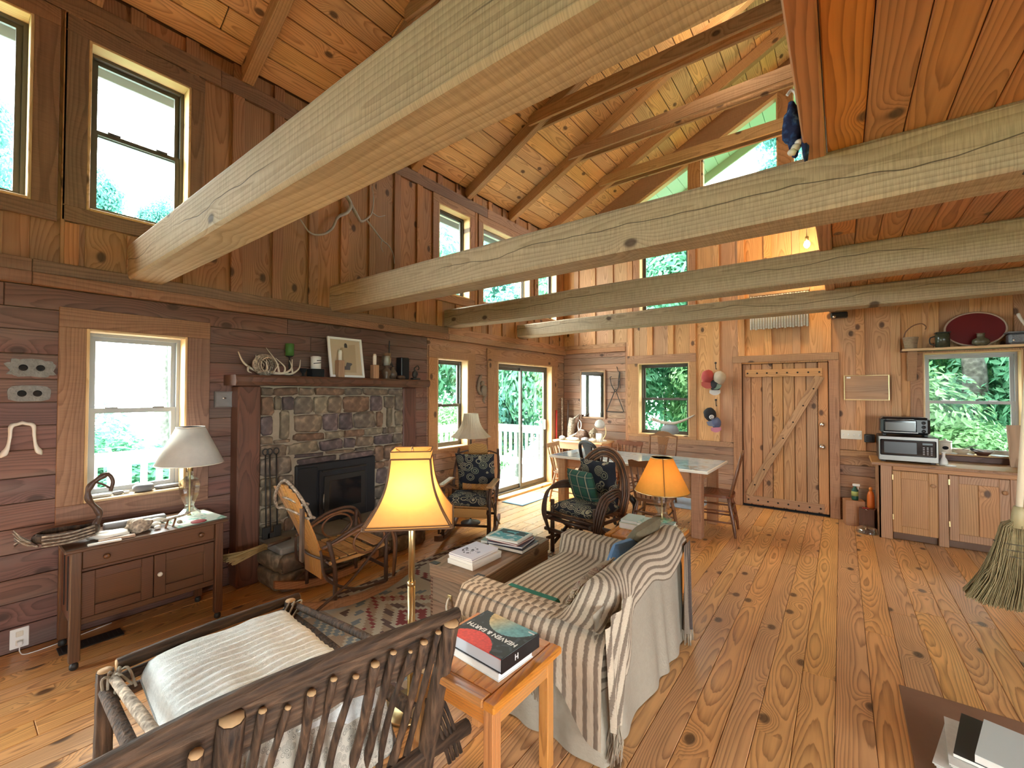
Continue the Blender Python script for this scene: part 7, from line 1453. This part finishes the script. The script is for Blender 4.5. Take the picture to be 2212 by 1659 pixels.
# firewood and bottles by the cabinet
for x, y, w2, h2, a, lb in ((.11, 6.72, .095, .30, .2, 'taller split log block standing by the cabinet under the spray bottle'), (.235, 6.60, .075, .24, -.15, 'shorter log block in front, with cloths on top, by the cabinet')):
    q = MB(); q.prism([(-w2, -w2*.8), (w2*.9, -w2), (w2, w2*.8), (0, w2*1.1), (-w2*1.05, w2*.6)], .001, h2); tag(q.build('log_block', wd('mantel' if h2 < .27 else 'trim', 'zx'), None, (x, y, 0), (0, 0, a)), lb, 'log', 'log blocks by the cabinet')
t = thing('spray_bottle', 'dark green trigger spray bottle on the taller log block', 'bottle', (.12, 6.70, .302)); MB().lathe([(.032, 0), (.034, .02), (.034, .12), (.015, .15), (.015, .165), (0, .165)], 18).build('body', plain('green_bottle', (.01, .07, .045), .3), t); MB().lathe([(.0345, .05), (.0345, .105)], 18).build('paper_label', plain('green_label', (.35, .40, .12), .6), t); MB().cbox(-.022, .05, -.013, .013, .165, .195, .006).build('trigger_head', M['white'], t); MB().cbox(.028, .036, -.006, .006, .13, .168, .002).build('trigger', M['white'], t)
t = thing('squeeze_bottle', 'orange plastic squeeze bottle on the log block against the cabinet', 'bottle', (.265, 6.63, .242)); MB().lathe([(.034, 0), (.036, .02), (.034, .14), (.026, .18), (.014, .2), (0, .2)], 18).build('body', plain('orange_bottle', (.65, .16, .02), .35), t); MB().lathe([(.016, .2), (.018, .23), (.01, .245), (0, .246)], 14).build('cap', plain('orange_cap', (.70, .22, .03), .4), t)
t = thing('scissors', 'red handled scissors lying over the front log block', 'scissors', (.215, 6.53, .243)); 
for s in (-1, 1): q = MB(); q.tube([(s*.012+.018*math.cos(a*PI/6), .02+.018*math.sin(a*PI/6), .006) for a in range(13)], .004, 6, False); q.build('handle', plain('red_plastic', (.45, .03, .04), .4), t); MB().tube([(s*.006, 0, .006), (-s*.008, -.075, .004)], [.004, .002], 6).build('blade', M['chrome'], t)
t = thing('glass_bowl', 'upturned clear glass bowl on the floor by the log blocks', 'bowl', (.22, 6.42, 0)); gb = clear_glass('frosty_glass', (.82, .86, .87)); MB().lathe([(.105, .001), (.105, .012), (.09, .05), (.05, .075), (0, .08)], 32).build('bowl_body', gb, t)
# ------------------------------------------------------------ right foreground: broom, post, papers
bm = thing('broom', 'straw broom with a pale wooden handle hanging from the second beam at the right edge', 'broom', (.485, 2.265, .845)); st = plain('broom_straw', (.22, .17, .08), .9, var=.45, scale=80)
bm.scale = (.86, .86, .86); q = MB(); q.tube(sp([(.052, .0, 1.80), (.058, 0, 1.5), (.062, 0, 1.36), (.066, 0, 1.5), (.056, 0, 1.80)], 5), .002, 5); q.build('hanging_cord', M['cream'], bm); q = MB(); q.tube([(.054, .09, 1.795), (.054, -.01, 1.80)], .006, 6); q.build('nail', M['iron'], bm)
MB().tube([(.0, 0, .36), (.03, 0, .90), (.062, 0, 1.38)], .0105, 10).build('handle', plain('pale_handle', (.62, .54, .40), .5, var=.08), bm)
q = MB()
for i in range(900):
    a = rv.uniform(-1, 1); b = rv.uniform(-1, 1); k = 1-a*a*.25; s0 = rv.uniform(.20, .345)
    q.tube([(a*.022, b*.015, .36), (a*.058*k-.006, b*.026, s0), (a*.088-.02, b*.036, .12+rv.uniform(-.02, .02)), (a*.118-.04, b*.042, rv.uniform(0, .02)+.02*a*a)], .0016, 3, False)
q.build('bristles', st, bm)['kind'] = 'stuff'; q = MB(); q.ell((-.004, 0, .25), (.062, .026, .11), 16, 12); q.build('bound_straw', st, bm)
for z in (.22, .245, .27): q = MB(); r_ = .066; q.tube([(r_*math.cos(2*PI*i/24)-.004, .03*math.sin(2*PI*i/24), z) for i in range(25)], .0018, 5, False); q.build('stitching', plain('dark_thread', (.06, .05, .03), .8), bm)
MB().lathe([(.026, .335), (.018, .40), (.013, .42)], 14, smooth=True).build('wire_collar', plain('straw_binding', (.30, .25, .13), .6), bm)
b2 = thing('broom', 'second straw broom mostly hidden behind the right edge', 'broom', (.66, 2.27, .92)); q = MB(); q.tube([(-.02, 0, 1.08), (-.02, 0, 1.52)], .002, 5); q.build('hanging_cord', M['cream'], b2); MB().tube([(-.02, .06, 1.515), (-.02, -.01, 1.52)], .006, 6).build('nail', M['iron'], b2)
MB().tube([(.0, 0, .36), (-.03, 0, 1.1)], .011, 10).build('handle', plain('pale_handle_2', (.6, .5, .36), .5), b2)
q = MB()
for i in range(300): a = rv.uniform(-1, 1); b = rv.uniform(-1, 1); q.tube([(a*.02, b*.014, .36), (a*.06, b*.022, .25), (a*.11, b*.03, rv.uniform(0, .02))], .0017, 3, False)
q.build('bristles', plain('light_straw', (.48, .40, .22), .9, var=.3), b2)['kind'] = 'stuff'; MB().lathe([(.026, .335), (.018, .40), (.013, .42)], 14).build('wire_collar', M['brass'], b2)
tag(MB().cbox(-.55, .55, -.8, .8, .0005, .006, .002).build('floor_mat', plain('brown_hardboard', (.24, .125, .07), .75, var=.08), None, (.785, 2.39, 0)), 'plain brown hardboard sheet on the floor under the paper pile', 'mat')
def paper_pile():
    z = .0065; r = random.Random(9)
    spec = [('newspaper', .30, .36, .012, (.60, .58, .53)), ('newspaper', .31, .35, .016, (.62, .60, .55)), ('newspaper', .29, .36, .014, (.56, .55, .52)), ('newspaper', .31, .36, .018, (.60, .58, .54)), ('magazine', .27, .33, .014, (.45, .50, .50)), ('newspaper', .30, .35, .015, (.63, .61, .56)), ('magazine', .28, .33, .012, (.50, .46, .42)), ('newspaper', .29, .34, .016, (.60, .58, .53))]
    o_ = 'lowest second third fourth fifth sixth seventh eighth'.split()
    for i, (nm, w_, l_, h_, c) in enumerate(spec):
        t = thing(nm, '%s %s from the floor in the untidy paper pile' % (o_[i], 'folded newspaper' if nm == 'newspaper' else 'magazine'), nm, (.49+r.uniform(-.015, .015), 2.60+r.uniform(-.02, .02), z), r.uniform(-.12, .12)-.15, 'paper pile on the brown sheet')
        m = plain('newsprint_%d' % i, c, .9, var=.12, scale=50); n = 3
        for k in range(n):
            q = MB(); z0, z1 = h_*k/n, h_*(k+1)/n-.0006; o = .006*k*(-1)**i
            q.grid(lambda u, v: ((u-.5)*w_+o, (v-.5)*l_+.004*noise.noise((u*6, k, i)), z1+.004*(1-u)*noise.noise((v*5, k*3, i))**2), 8, 8); q.box(-w_/2+o, w_/2+o, -l_/2, l_/2, z0, z1-.0004); q.build('folded_section', m, t)
        z += h_+.001
    book('dark covered magazine sticking out near the top of the paper pile', (.51, 2.63, z), -.22, .26, .34, .014, (.03, .028, .03), soft=True, cat='magazine'); z += .015
    book('pale paperback on top of the paper pile', (.55, 2.60, z), -.26, .22, .30, .030, (.52, .56, .54), soft=True, cat='book')
paper_pile()
